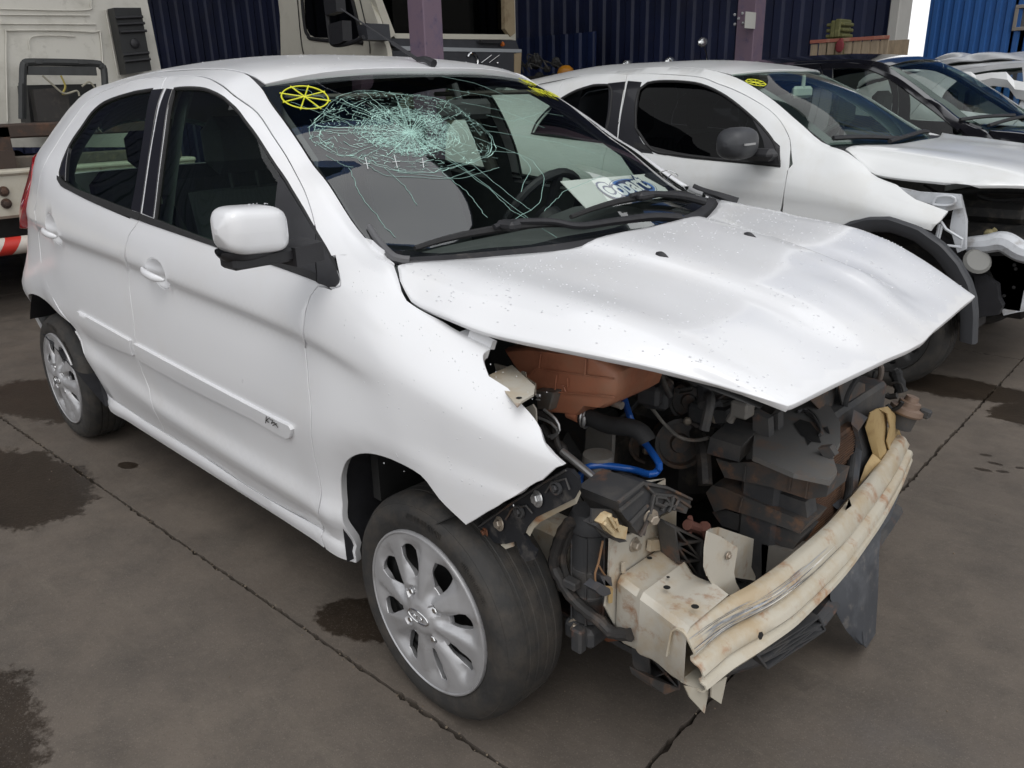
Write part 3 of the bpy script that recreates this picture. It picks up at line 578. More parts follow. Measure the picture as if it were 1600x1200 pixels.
panel('frit_band', lambda u, v: SCREEN(u, v)-np.array((.004, 0, .005)), [(0, 0), (0, .25), (0, .5), (0, .75), (0, 1), (.3, 1), (.7, 1), (1, 1), (1, .75), (1, .5), (1, .25), (1, 0), (.7, 0), (.3, 0)], FRIT, scr, holes=[frit_in], step=.03, sc=(.95, 1.25), ref=(.5, 0, 1), depth=0)
# hood, lifted and creased
ns = [(u, 0) for u in np.linspace(1, .03, 14)]
hood_o = ns+[(0, .03), (0, .1), (0, .2), (0, .3), (0, .38), (0, .5), (0, .62), (0, .7), (0, .8), (0, .9), (0, .97)]+[(u, 1) for u in np.linspace(.03, 1, 14)]+[(1, v) for v in np.linspace(.95, .05, 12)]
VR = [v*1.35 for v in (.012, .03, .05, .07, .085, .10, .115, .135, .16, .19, .22, .25, .28, .31, .335, .352, .366, .38, .395, .42, .45, .48, .51, .54, .57, .595, .61, .622, .634, .645, .665, .69, .72, .75, .78, .81, .84, .87, .89, .91, .93, .96, .98)]
hood = panel('hood', HOOD, hood_o, WHITE, ka, rows=VR, step=.026, sc=(.85, 1.35), ref=(0, 0, 1), depth=.014, gap=.001, smooth=75)
panel('hood_inner_panel', lambda u, v: HOOD(u, v)-np.array((.012, 0, .028)), [(.02, .05), (.02, .5), (.02, .95), (.5, .97), (.97, .95), (.97, .5), (.97, .05), (.5, .03)], DARK, hood, step=.08, sc=(.85, 1.35), ref=(0, 0, -1), depth=0)
for q in [(0.2083, -0.2172, 1.0461), (0.2328, 0.1454, 1.0456)]:
    n = MB(); n.strip([[(q[0]-.016+.034*t, q[1]+.009*math.cos(k)*math.sin(math.pi*min(1, .25+t*.8)), q[2]-.003+.012*max(0, math.sin(k))*math.sin(math.pi*min(1, .3+.7*t))) for k in np.linspace(0, 2*math.pi, 11)] for t in np.linspace(0, 1, 7)]); n.build('washer_nozzle', PLAST, hood)
# left side: the same pressings mirrored
for o in (wing, rdoor, fdoor, quarter, sill, tail):
    c = mirror(o, ka)
    for ch in list(o.children): mirror(ch, c)
mirror(strip, ka); mirror(pill, ka)

# ---------- wheel houses, floor, cabin of the white hatchback ----------
def liner(poly, y0, y1, par):
    q = resample(np.array(poly+[(poly[-1][0], poly[-1][1])]), .05)[:-2]; q = q*1.0
    rows = [[(x, -(y0+(y1-y0)*t), z+.004) for x, z in q] for t in (0, .3, 1)]
    m = MB().strip(rows); m.add([(x, -y1, z) for x, z in q], [tuple(range(len(q)))]); return m.build('wheel_liner', PLAST, par)
for c in (liner([(-.318, .275), (-.319, .30), (-.32, .43), (-.312, .52), (-.262, .59), (-.198, .63), (-.133, .655), (-.061, .665), (.037, .66), (.12, .63), (.16, .60)], .815, .50, ka),
          liner([(-2.755, .50), (-2.73, .53), (-2.65, .615), (-2.56, .658), (-2.456, .67), (-2.337, .645), (-2.228, .59), (-2.095, .5), (-2.0, .414), (-1.97, .28)], .81, .50, ka)):
    mirror(c, ka)
MB().box((-2.95, -.72, .20), (-.3, .72, .26), .02).box((-.34, -.5, .2), (-.3, .5, .95)).build('floor_pan', DARK, ka)
# tailgate and rear bumper close the back
rows = []
for z, x in ((.36, -3.06), (.5, -3.11), (.72, -3.12), (.9, -3.10), (1.1, -3.07)):
    rows.append([(x+.10*abs(t)**3, .62*t*(1 if z < 1 else .93), z) for t in np.linspace(-1, 1, 15)])
tg = MB().strip(rows, -.02).build('tailgate', WHITE, ka)
rows = [[(x+.12*abs(t)**3, w*t, z) for t in np.linspace(-1, 1, 13)] for z, x, w in ((1.1, -3.07, .56), (1.22, -3.03, .42), (1.33, -3.02, .27))]
MB().strip(rows).build('rear_window', SGLASS, tg)
# inner skins of the flanks and roof
def inner(u, v): b = KA(u, v); b[:, 1] += .055; b[:, 2] -= .01; return b
isk = panel('inner_trim', inner, [(-.36, .28), (-.35, .6), (-.30, .95), (-.32, 1.12), (-.5, 1.42), (-.62, 1.55), (-.8, 1.56), (-1.0, 1.57), (-1.6, 1.57), (-2.3, 1.57), (-2.9, 1.5), (-2.95, .7), (-2.0, .5), (-1.95, .28)], CABIN, ka, holes=[FW_H, RW_H], step=.06, depth=0)
mirror(isk, ka)
bp = MB()
for sx in (0, 1):
    q = KA(np.array([-1.30, -1.33, -1.36]), np.array([1.1, 1.3, 1.5])); bp.tube([p+np.array((-.01, .075, 0)) for p in q], .03, 8)
bpo = bp.build('pillar_lining', BEIGE, ka); mirror(bpo, ka)
hl = panel('headlining', lambda u, v: ROOF(u, v)-np.array((0, 0, .035)), [(.03, .03), (.03, .5), (.03, .97), (.6, .97), (.95, .95), (.95, .5), (.95, .05), (.6, .03)], mat('headlining_grey', (.30, .30, .28), .9), ka, step=.15, sc=(2.1, 1.1), ref=(0, 0, -1), depth=0)
# dashboard
rows = []
for x, z in ((-.16, 1.035), (-.30, 1.03), (-.42, 1.02), (-.52, .985), (-.58, .92), (-.58, .75), (-.5, .6)):
    rows.append([(x-.05*(1-t*t)*0-.06*math.exp(-((t-.45)/.25)**2), .70*t, z-.05*abs(t)**4+(.035*math.exp(-((t-.45)/.22)**2) if x < -.25 else 0)) for t in np.linspace(-1, 1, 21)])
MB().strip(rows, .02).build('dashboard', mat('dash_top', (.10, .105, .105), .6, var=.2, vscale=6), ka, 50)
# steering wheel on the left
T = Matrix.Translation((-.70, .36, .985)) @ Matrix.Rotation(R(-62), 4, 'Y')
sw = MB(); sw.tube([T @ Vector((.185*math.cos(a), .185*math.sin(a), 0)) for a in np.linspace(0, 2*math.pi, 33)[:-1]], .016, 8, smooth=False, closed=True)
for a in (0, 2.6, 3.68): sw.tube([T @ Vector((0, 0, -.02)), T @ Vector((.18*math.cos(a), .18*math.sin(a), 0))], .018, 8)
sw.lathe([(0, .0), (.06, -.005), (.07, -.03), (.05, -.1)], T, 16); sw.build('steering_wheel', PLAST, ka)
def seat(x, y):
    m = MB()
    for z0, z1, a in ((.42, .56, 0),): m.box((x-.25, y-.25, z0), (x+.27, y+.25, z1), .05)
    rows = []
    for t in np.linspace(0, 1, 9):
        w = .25-.03*t; xb = x-.22-.22*t; zz = .5+.62*t
        rows.append([(xb+.06*math.cos(k)*(1.1-.35*t), y+w*np.sign(math.sin(k))*abs(math.sin(k))**.5, zz) for k in np.linspace(0, 2*math.pi, 21)])
    m.strip(rows); m.add(rows[-1], [tuple(range(len(rows[-1])))])
    s = m.build('seat', CLOTH, ka)
    h = MB(); xb = x-.47; h.box((xb-.05, y-.13, 1.17), (xb+.05, y+.13, 1.36), .045)
    for s_ in (-.05, .05): h.tube([(xb+.02, y+s_, 1.08), (xb, y+s_, 1.2)], .006, 6)
    h.build('headrest', CLOTH, s); return s
seat(-1.0, -.36); seat(-1.0, .36)
MB().box((-2.1, -.6, .45), (-1.75, .6, .6), .05).box((-2.35, -.6, .55), (-2.2, .6, 1.15), .05).box((-2.36, -.42, 1.15), (-2.28, -.2, 1.3), .03).box((-2.36, .2, 1.15), (-2.28, .42, 1.3), .03).build('rear_bench', CLOTH, ka)
belt = MB()
for a, b in (((-1.30, -.735, 1.14), (-1.14, -.60, .62)), ((-1.345, -.665, 1.36), (-1.30, -.735, 1.14))):
    belt.strip([[(a[0], a[1]-.0, a[2]), (b[0], b[1], b[2])], [(a[0]+.045, a[1]+.01, a[2]), (b[0]+.045, b[1]+.01, b[2])]])
belt.build('seat_belt', mat('belt_web', (.05, .05, .05), .9), ka)
rm = MB().box((-.72, -.10, 1.335), (-.68, .12, 1.395), .015).tube([(-.71, .01, 1.37), (-.74, .01, 1.44)], .01); rm.build('rear_view_mirror', CABIN, ka)
VIS = mat('visor', (.10, .095, .08), .8)
for y in (-.31, .32): MB().box((-.98, y-.2, 1.405), (-.84, y+.2, 1.42), .008).build('sun_visor', VIS, ka)
# ---------- wheels ----------
def wheel(cx, y, yaw=0., side=-1, Rt=.282, hub=.279, par=None, worn=1., capm=None):
    """y = outer face of the tyre; the wheel's axis is local z, pointing outwards"""
    T = Matrix.Translation((cx, y, hub)) @ Matrix.Rotation(yaw, 4, 'Z') @ Matrix.Rotation(R(90)*(1 if side < 0 else -1), 4, 'X') @ Matrix.Rotation(R(14), 4, 'Z')
    w = .185
    prof = [(.196, -.02), (.202, -.004), (.214, .003), (.236, .006), (.252, .003), (.262, -.004), (.264, -.006), (.2655, -.006), (.271, -.014), (.277, -.022), (.2800, -.030), (.2815, -.040)]
    for k in (-.052, -.078, -.107, -.133): prof += [(.2822, k+.005), (.2822-.0054*worn, k+.0035), (.2822-.0054*worn, k-.0035), (.2822, k-.005)]
    prof += [(.2815, -w+.04), (.277, -w+.022), (.262, -w+.004), (.236, -w-.006), (.2, -w+.02)]
    m = MB().lathe(prof[::-1], T, 96)
    root = m.build('wheel', TYRE, par, 28)
    if side < 0:
        lt = MB()
        for k in range(46):
            a = .3+k*.02+(.3 if k > 20 else 0); u = T @ Vector((.243*math.cos(a), .243*math.sin(a), .0062)); c_, s_ = math.cos(a), math.sin(a); h = .008 if k % 5 else .004
            lt.obox(u, T.to_3x3() @ Vector((c_*h, s_*h, 0)), T.to_3x3() @ Vector((-s_*.0012, c_*.0012, 0)), T.to_3x3() @ Vector((0, 0, .0007)))
        lt.build('sidewall_lettering', TYRE, root)['kind'] = 'stuff'
    MB().lathe([(.0, -.075), (.05, -.07), (.11, -.065), (.165, -.03), (.19, -.035), (.196, -.02), (.2, -.06), (.2, -.17)], T, 48).lathe([(0, -.10), (.13, -.10), (.14, -.13)], T, 24).build('steel_rim', DARK, root)
    # hubcap pressed from one sheet with eight windows
    rot = (1, 0)
    def S(u, v):
        r = np.hypot(u, v); th = np.arctan2(v, u); t4 = np.cos(4*th); t8 = np.cos(8*th)
        z = .004+.016*np.clip(1-(r/.19)**2, 0, 1)
        rib = np.clip((r-.045)/.03, 0, 1)*np.clip((.188-r)/.03, 0, 1)
        z = z-rib*.0135*(lambda t_: t_*t_*(3-2*t_))(np.clip((.5+.5*np.cos(8*th-.25+.9*(r-.1)/.1)-.22)/.66, 0, 1))-.007*rib*(.5-.5*t4)*np.clip((r-.06)/.06, 0, 1)
        z = z+.004*np.clip((.042-r)/.006, 0, 1)
        for k in range(4):
            a = k*math.pi/2+math.pi/8*1; d = np.hypot(u-.06*math.cos(a), v-.06*math.sin(a)); z = z-.012*np.clip((.0145-d)/.004, 0, 1)
        P = np.stack([u, v, z, np.ones_like(z)], 0); return (np.array(T) @ P)[:3].T
    holes = []
    for k in range(8):
        a0 = (k+.0)*math.pi/4; o = []; wide = .92 if k % 2 else .74
        pr = [(.092, -.11), (.092, .12), (.12, .20), (.145, .25), (.163, .235), (.169, .12), (.168, -.02), (.155, -.10), (.12, -.145)]
        for r_, d_ in pr: a = a0+d_*wide+.02; o.append((r_*math.cos(a), r_*math.sin(a)))
        holes.append(o)
    n_out = tuple(T.to_3x3() @ Vector((0, 0, 1)))
    cap = panel('hubcap', S, [(.2025*math.cos(a), .2025*math.sin(a)) for a in np.linspace(0, 2*math.pi, 73)[:-1]], capm or SILV, root, holes=holes, step=.0085, ref=n_out, gap=.0004, depth=.014, smooth=40)
    MB().lathe([(.2035, -.012), (.2045, .002), (.203, .006), (.1995, .007), (.1965, .0045)][::-1], T, 96).build('hubcap_rim', capm or SILV, cap)
    for k in range(4):
        a = k*math.pi/2+math.pi/8; c = T @ Vector((.06*math.cos(a), .06*math.sin(a), .0045)); MB().bolt(c, n_out, .0085, .009).build('wheel_bolt', CHROME, cap)
    lg = MB(); U = T @ Matrix.Rotation(-R(14), 4, 'Z')
    lg.tube([U @ Vector((.036*math.cos(a), .015*math.sin(a), .0245)) for a in np.linspace(0, 2*math.pi, 25)[:-1]], .0018, 6, smooth=False, closed=True)
    # a small script word across the oval
    for st in ([(-.022, .006), (-.026, .004), (-.024, -.007)], [(-.027, 0), (-.019, .001)], [(-.014, .002), (-.017, -.002), (-.013, -.005), (-.010, -.001), (-.014, .002)], [(-.005, .002), (-.006, -.006)], [(-.006, -.001), (0, .003)], [(.014, -.001), (.008, .002), (.006, -.004), (.012, -.004), (.018, .008), (.016, -.006)]):
        lg.tube([U @ Vector((a, b, .0245)) for a, b in st], .0012, 5)
    lg.build('hub_emblem', CHROME, cap)
    return root
wheel(0, -.815, -.015, par=ka, worn=.22); wheel(-2.49, -.80, par=ka)
wheel(0, .815, -.015, 1, par=ka); wheel(-2.49, .80, 0, 1, par=ka)

# ---------- surfaces of the cars parked beyond ----------
NB = Side(
    taper=Curve((-3.5, .86), (-3.0, .95), (-2.6, .99), (-2.0, 1), (-.1, 1), (.1, .992), (.25, .97), (.4, .92), (.6, .85)),
    crease=Curve((-3.5, .95), (-2, .93), (-1, .90), (-.5, .88), (-.2, .84), (.1, .80), (.6, .75)),
    belt=Curve((-3.5, 1.17), (-2.6, 1.14), (-2.09, 1.109), (-1.63, 1.083), (-1.3, 1.06), (-.77, 1.032), (-.62, 1.018), (-.5, .995), (-.3, .95), (-.1, .89), (.1, .85), (.6, .78)),
    top=Curve((-3.5, .40, 1.36), (-3.0, .50, 1.42), (-2.47, .55, 1.471), (-2.12, .552, 1.514), (-1.65, .553, 1.534), (-1.325, .553, 1.515), (-1.155, .555, 1.476), (-.906, .59, 1.365), (-.692, .64, 1.234), (-.53, .68, 1.137), (-.43, .695, 1.110), (-.322, .71, 1.05), (-.25, .728, 1.000), (-.1, .735, .955), (.03, .735, .905), (.15, .73, .87), (.6, .68, .80)),
    low=Curve((-3.5, .42), (.6, .41)), fade=Curve((-3.5, .6), (-1.0, .6), (-.5, .2), (.6, .1)), arches=[])
def NBW(x, q): p = NB(x, q); p[:, 1] += 2.95; return p
NE = Curve((0, -.50, .682, 1.122), (.25, -.692, .640, 1.234), (.6, -.906, .59, 1.365), (1, -1.155, .553, 1.478))
NC = Curve((0, -.34, 0, 1.11), (.5, -.68, 0, 1.315), (1, -1.03, 0, 1.495))
def NSW(u, v):
    u = np.atleast_1d(np.asarray(u, float)); v = np.atleast_1d(np.asarray(v, float)); ex, ey, ez = NE(u); cx, _, cz = NC(u); w = 2*v-1; k = 1-np.abs(w)**2.2
    return np.stack([ex+(cx-ex)*k, 2.95+ey*w, ez+(cz-ez)*k], -1)
NRE = Curve((0, -1.155, .55, 1.480), (.1, -1.33, .548, 1.516), (.3, -1.65, .548, 1.534), (.6, -2.12, .547, 1.513), (1, -3.0, .49, 1.42))
NRC = Curve((0, -1.02, 0, 1.50), (.1, -1.2, 0, 1.534), (.3, -1.6, 0, 1.575), (.6, -2.2, 0, 1.578), (1, -3.05, 0, 1.50))
def NRW(u, v):
    u = np.atleast_1d(np.asarray(u, float)); v = np.atleast_1d(np.asarray(v, float)); ex, ey, ez = NRE(u); cx, _, cz = NRC(u); w = 2*v-1; k = 1-np.abs(w)**2.6
    return np.stack([ex+(cx-ex)*k, 2.95+ey*w, ez+(cz-ez)*k], -1)
_ns = [(0, -.43, .695, 1.113), (.15, -.345, .712, 1.064), (.3, -.255, .726, 1.006), (.45, -.12, .73, .992), (.8, .2, .725, .980), (1, .42, .69, .962)]
_nc = [(0, -.415, .655, 1.128), (.3, -.21, .655, 1.085), (.8, .22, .635, 1.035), (1, .45, .60, .985)]
_nm = [(0, -.33, .33, 1.120), (.3, -.12, .32, 1.105), (.8, .3, .31, 1.055), (1, .52, .28, .995)]
_nz = [(0, -.30, 0, 1.125), (.3, -.09, 0, 1.112), (.8, .33, 0, 1.06), (1, .55, 0, 1.0)]
_m = lambda c, s: [(u, x, 2.95+s*y, z) for u, x, y, z in c]
NHW = loft([(0, _m(_ns, -1)), (.08, _m(_nc, -1)), (.28, _m(_nm, -1)), (.5, _m(_nz, 1)), (.72, _m(_nm, 1)), (.92, _m(_nc, 1)), (1, _m(_ns, 1))])
def moved(S, cy, dx=0., sy=1., sz=1., side=False, dz=0.):
    def f(u, v):
        p = S(np.atleast_1d(np.asarray(u, float))-(dx if side else 0), v).copy(); p[:, 0] = p[:, 0]+dx; p[:, 1] = p[:, 1]*sy+cy; p[:, 2] = p[:, 2]*sz+dz; return p
    return f
BKW = moved(KA, 4.98, -.16, 1.03, 1.055, True)
BSW = moved(SCREEN, 4.98, -.16, 1.03, 1.055)
BRW = moved(ROOF, 4.98, -.16, 1.03, 1.055)
BHW = moved(HOOD0, 4.98, -.16, 1.06, 1.055)

# ---------- white hatchback with dark arch cladding, parked beyond ----------
NPAINT = mat('white_paint_plain', (.68, .69, .69), .3, coat=.6, var2=((.55, .53, .48), .2, 5.))
CLAD = mat('grey_cladding', (.045, .047, .052), .5, bump=.1, bscale=250)
NROWS = LANE_ROWS[::2]+[1.575]
nb = empty('hatchback', (-1.2, 2.95, 0), 'white hatchback with dark wheel arch cladding and stripped front, behind the wrecked white car', 'car')
GN = [(-1.1138, 1.5715), (-1.0315, 1.5432), (-0.8589, 1.48), (-0.7705, 1.4523), (-0.7063, 1.376), (-0.6822, 1.3095), (-0.6516, 1.0361), (-0.6482, 0.9429), (-0.6543, 0.8881)]+[(-.70, .60), (-.72, .33)]
ND_TOP = [(-1.523, 1.5049), (-1.2696, 1.499), (-1.1634, 1.4853)]
NGB = [(-1.7979, 1.5132), (-1.7736, 1.4102), (-1.747, 1.2244)]+[(-1.80, 1.06), (-1.80, .6), (-1.72, .33)]
NFW = [(-1.6213, 1.1864), (-1.66, 1.3324), (-1.6626, 1.4087), (-1.6192, 1.448), (-1.4603, 1.4641), (-1.2725, 1.4605), (-1.1451, 1.4394), (-0.9818, 1.3926), (-0.8578, 1.3371), (-0.7626, 1.2508), (-0.6987, 1.0732), (-0.8001, 1.0682), (-1.0602, 1.0659), (-1.3017, 1.0687), (-1.474, 1.0755)]
NRW_ = [(-2.42, 1.10), (-2.40, 1.20), (-2.30, 1.33), (-2.17, 1.41), (-2.02, 1.45)]+[(-1.9825, 1.4497), (-1.9067, 1.4449), (-1.8617, 1.4046), (-1.8418, 1.3315), (-1.8264, 1.2527)]+[(-1.83, 1.09)]
nd = panel('front_door', NBW, NGB[::-1][:0]+[(-1.7979, 1.5132)]+ND_TOP+GN[2:]+NGB[::-1][:-1], NPAINT, nb, holes=[NFW], rows=NROWS, step=.035)
nrd = panel('rear_door', NBW, [(-1.7979, 1.5132)]+NGB[1:]+[(-2.4, .33), (-2.45, .8), (-2.4, 1.15), (-2.3, 1.36)]+[(-2.3167, 1.5631), (-2.0984, 1.5543)], NPAINT, nb, holes=[NRW_], rows=NROWS, step=.035)
panel('window_pane', NBW, NFW, DGLASS, nd, step=.06, depth=0, off=-.008, gap=-.006); panel('window_pane', NBW, NRW_, DGLASS, nrd, step=.06, depth=0, off=-.008, gap=-.006)
panel('belt_moulding', NBW, [(-1.6066, 1.108), (-1.3051, 1.0819), (-1.0629, 1.0764), (-0.8029, 1.0811), (-0.7016, 1.0887), (-0.6958, 1.0591), (-0.7619, 1.057), (-1.0574, 1.0557), (-1.3194, 1.0569), (-1.6078, 1.0763)], RUBB, nd, step=.03, gap=.0005, depth=.02, off=.004)
panel('pillar_trim', NBW, [(-1.769, 1.4675), (-1.6631, 1.4564), (-1.6511, 1.3326), (-1.6125, 1.187), (-1.5538, 1.1127), (-1.4601, 1.0565), (-1.5925, 1.0538), (-1.7241, 1.0631), (-1.7423, 1.2246), (-1.7551, 1.3703)], TRIM, nd, step=.03, gap=.001, depth=.01, off=.002)
panel('pillar_trim', NBW, [(-1.9126, 1.4584), (-1.7814, 1.464), (-1.7692, 1.3704), (-1.7517, 1.2243), (-1.7277, 1.0767), (-1.8453, 1.0894), (-1.8456, 1.2367), (-1.8745, 1.3722)], TRIM, nrd, step=.03, gap=.001, depth=.01, off=.002)
panel('sail_trim', NBW, [(-0.9226, 1.3641), (-0.8116, 1.3036), (-0.73, 1.2534), (-0.6944, 1.0691), (-0.7794, 1.0716), (-0.8278, 1.2427)], PLAST, nd, step=.03, gap=.001, depth=.01, off=.004)
for loop, par in ((NFW, nd), (NRW_, nrd)):
    q = resample(np.array(loop), .04); MB().tube([p_ for p_ in NBW(q[:, 0], q[:, 1])], .008, 6, smooth=False, closed=True).build('window_seal', RUBB, par)
N_UP = [(-.50, 1.578), (-.6, 1.578), (-.692, 1.578), (-.906, 1.578), (-1.155, 1.578), (-1.325, 1.578), (-1.65, 1.578), (-2.12, 1.578), (-2.47, 1.578), (-3.0, 1.57)]
panel('side_frame', NBW, [(-.62, 1.02), (-.55, 1.2)]+N_UP+[(-3.3, 1.3), (-3.35, .5), (-2.9, .45), (-2.6, .6), (-2.45, .8), (-2.4, 1.15), (-2.3, 1.36)]+[(-2.3167, 1.5631), (-2.0984, 1.5543), (-1.7979, 1.5132)]+ND_TOP+GN[2:6], NPAINT, nb, rows=NROWS, step=.04)
NWO = [(-.655, 1.05), (-.6, 1.25), (-.5, 1.56), (-.43, 1.575), (-.35, 1.575), (-.27, 1.575), (-.18, 1.57)]+[(-0.1468, 1.5547), (-0.0908, 1.4117), (-0.0352, 1.3179), (0.0215, 1.3229), (0.1065, 1.2775), (0.0952, 0.9984), (0.0656, 0.8984)]+[(0.0155, 0.9037), (-0.056, 0.9124), (-0.1198, 0.9128), (-0.222, 0.8927), (-0.324, 0.8384)]+[(-.40, .70), (-.46, .6), (-.49, .45), (-.49, .3), (-.68, .3), (-.66, .6)]+[(-0.6482, 0.9429), (-0.6516, 1.0361), (-0.6788, 1.2915)]
nw = panel('front_wing', NBW, NWO, NPAINT, nb, rows=NROWS, step=.03)
fo = [(-.49, .30), (-.49, .45), (-.46, .6), (-.40, .71), (-.319, .785), (-.217, .825), (-.116, .835), (.02, .80), (.132, .735), (.208, .665), (.264, .585), (.295, .515), (.312, .445), (.328, .31)]
fi = [(-.43, .30), (-.43, .44), (-.40, .57), (-.345, .66), (-.27, .72), (-.19, .755), (-.105, .762), (.0, .735), (.095, .675), (.16, .605), (.205, .535), (.232, .47), (.247, .41), (.26, .31)]
fo_, fi_ = [resample(np.array(a+[(a[-1][0]+.0, a[-1][1]-.01)]), .03)[:] for a in (fo, fi)]
rs = lambda a, n: [(np.interp(t, np.linspace(0, 1, len(a)), [p_[0] for p_ in a]), np.interp(t, np.linspace(0, 1, len(a)), [p_[1] for p_ in a])) for t in np.linspace(0, 1, n)]
fo_, fi_ = rs(fo, 60), rs(fi, 60)
rows = []
for t, y in ((0, 2.125), (.02, 2.088), (.15, 2.078), (.5, 2.082), (.9, 2.092), (1, 2.10), (1.05, 2.16)):
    rows.append([(a[0]+(b[0]-a[0])*t, y, a[1]+(b[1]-a[1])*t) for a, b in zip(fo_, fi_)])
MB().strip(rows).build('arch_cladding', CLAD, nb, 40)
MB().strip([[(a[0]+(b[0]-a[0])*1.05, y, a[1]+(b[1]-a[1])*1.05) for a, b in zip(fo_, fi_)] for y in (2.11, 2.25, 2.5)]).build('wheel_liner', PLAST, nb)
panel('roof', NRW, [(0, 0), (.01, .2), (0, .5), (.01, .8), (0, 1), (.3, 1), (.6, 1), (1, 1), (1, .5), (1, 0), (.6, 0), (.3, 0)], NPAINT, nb, step=.08, sc=(2.0, 1.1), ref=(0, 0, 1))
us = np.linspace(0, 1, 30); a = NRW(us, us*0+.002); a[:, 2] -= .004; b = NBW(a[:, 0], a[:, 0]*0+1.575); MB().strip([a, b]).build('ditch_moulding', PLAST, nb)
nscr = panel('windscreen', NSW, [(0, 0), (0, .5), (0, 1), (.5, 1), (1, 1), (1, .5), (1, 0), (.5, 0)], FGLASS, nb, step=.07, sc=(.9, 1.25), ref=(.5, 0, 1), depth=0)
panel('frit_band', lambda u, v: NSW(u, v)-np.array((.004, 0, .005)), [(0, 0), (0, .5), (0, 1), (.5, 1), (1, 1), (1, .5), (1, 0), (.5, 0)], FRIT, nscr, holes=[[(.10, .06), (.96, .05), (.96, .95), (.10, .94), (.07, .5)]], step=.04, sc=(.9, 1.25), ref=(.5, 0, 1), depth=0)
a = NSW(np.linspace(0, 1, 30), np.zeros(30)); b = NBW(a[:, 0], a[:, 0]*0+1.577); MB().strip([a, b]).build('screen_seal', RUBB, nb)
nh = panel('hood', NHW, [(0, .02), (0, .08), (0, .3), (0, .5), (0, .7), (0, .92), (0, .98), (.3, 1), (.6, 1), (1, 1), (1.0, .9), (1, .7), (.985, .5), (1, .3), (1, .05), (.8, 0), (.6, 0), (.45, 0), (.3, 0), (.15, 0)], NPAINT, nb, step=.04, sc=(.85, 1.4), ref=(0, 0, 1), depth=.015, smooth=60)
MB().strip([[p_ for p_ in NSW(np.zeros(20), np.linspace(0, 1, 20))+np.array((-.02, 0, .0))], [p_-np.array((0, 0, .012)) for p_ in NHW(np.zeros(20)+.02, np.linspace(0, 1, 20))]]).build('cowl', PLAST, nb)
for st in ([(-0.5126, 2.3125, 1.1621), (-0.4393, 2.5081, 1.1595), (-0.36, 2.7714, 1.141)], [(-0.3609, 2.6462, 1.1317), (-0.3622, 2.9118, 1.1467), (-0.3859, 3.17, 1.154), (-0.3982, 3.3112, 1.1472)]):
    MB().tube(st, .012, 6).build('wiper', PLAST, nscr)
# door mirror
def mirror_shell(c, sx, sy, sz, m, par, name='mirror_housing', ex=2.6):
    rows = []
    for t in np.linspace(-1, 1, 17):
        w = max(.02, (1-abs(t)**3.4))**.5
        rows.append([(c[0]+sx*w*np.sign(math.cos(k))*abs(math.cos(k))**(2/ex), c[1]+sy*t, c[2]+sz*w*np.sign(math.sin(k))*abs(math.sin(k))**(2/ex)) for k in np.linspace(0, 2*math.pi, 25)])
    return MB().strip(rows).add(rows[0], [tuple(range(24))]).add(rows[-1], [tuple(range(23, -1, -1))]).build(name, m, par, 70)
mc = mirror_shell((-.84, 1.96, 1.150), .085, .118, .078, CLAD, nd); MB().box((-.86, 2.04, 1.06), (-.70, 2.14, 1.12), .025).build('mirror_arm', PLAST, mc)
MB().obox((-.756, 1.93, 1.15), (.004, 0, 0), (0, .05, 0), (0, 0, .005)).build('indicator', mat('clear_lens', (.3, .3, .3), .15), mc)
# cabin
MB().box((-2.9, 2.25, .25), (-.6, 3.65, .5)).box((-2.0, 2.3, .5), (-.55, 3.6, .55)).build('floor_pan', DARK, nb)
MB().strip([[(x, 2.95+.66*t, z-.04*t**4) for t in np.linspace(-1, 1, 9)] for x, z in ((-.5, 1.09), (-.7, 1.07), (-.82, 1.0), (-.85, .6))]).build('dashboard', CABIN, nb, 60)
for y in (2.6, 3.3): MB().box((-1.95, y-.24, .5), (-1.7, y+.24, 1.12), .06).box((-1.95, y-.13, 1.15), (-1.85, y+.13, 1.36), .04).build('seat', CLOTH, nb)
T = Matrix.Translation((-1.0, 3.28, 1.02)) @ Matrix.Rotation(R(-62), 4, 'Y'); sw = MB(); sw.tube([T @ Vector((.185*math.cos(a), .185*math.sin(a), 0)) for a in np.linspace(0, 2*math.pi, 25)[:-1]], .016, 6, smooth=False, closed=True); sw.tube([T @ Vector((-.18, 0, 0)), T @ Vector((.18, 0, 0))], .03, 6); sw.build('steering_wheel', PLAST, nb)
rvm = MB().box((-1.02, 2.84, 1.345), (-.985, 3.06, 1.41), .015).tube([(-1.0, 2.95, 1.4), (-1.0, 2.95, 1.47)], .012); rvm.build('rear_view_mirror', mat('mirror_back', (.45, .45, .42), .6), nb)
MB().strip([[(x+.06, 2.95+w*t, z) for t in np.linspace(-1, 1, 9)] for x, z, w in ((-3.35, .4, .72), (-3.4, 1.1, .7), (-3.1, 1.45, .48))]).build('tailgate', NPAINT, nb)
far = [o for o in nb.children if o.name.split('.')[0] in ('side_frame', 'front_wing', 'rear_door', 'front_door')]
for o in far:
    c = o.copy(); COL.objects.link(c); c.parent = nb; c.matrix_parent_inverse = parent_world(nb).inverted(); c.matrix_basis = Matrix.Translation((0, 5.9, 0)) @ Matrix.Scale(-1, 4, (0, 1, 0))
# wheels
wheel(-.09, 2.17, 0, par=nb, capm=DARK); wheel(-2.65, 2.13, 0, par=nb); wheel(-.09, 3.77, 0, 1, par=nb); wheel(-2.65, 3.77, 0, 1, par=nb)
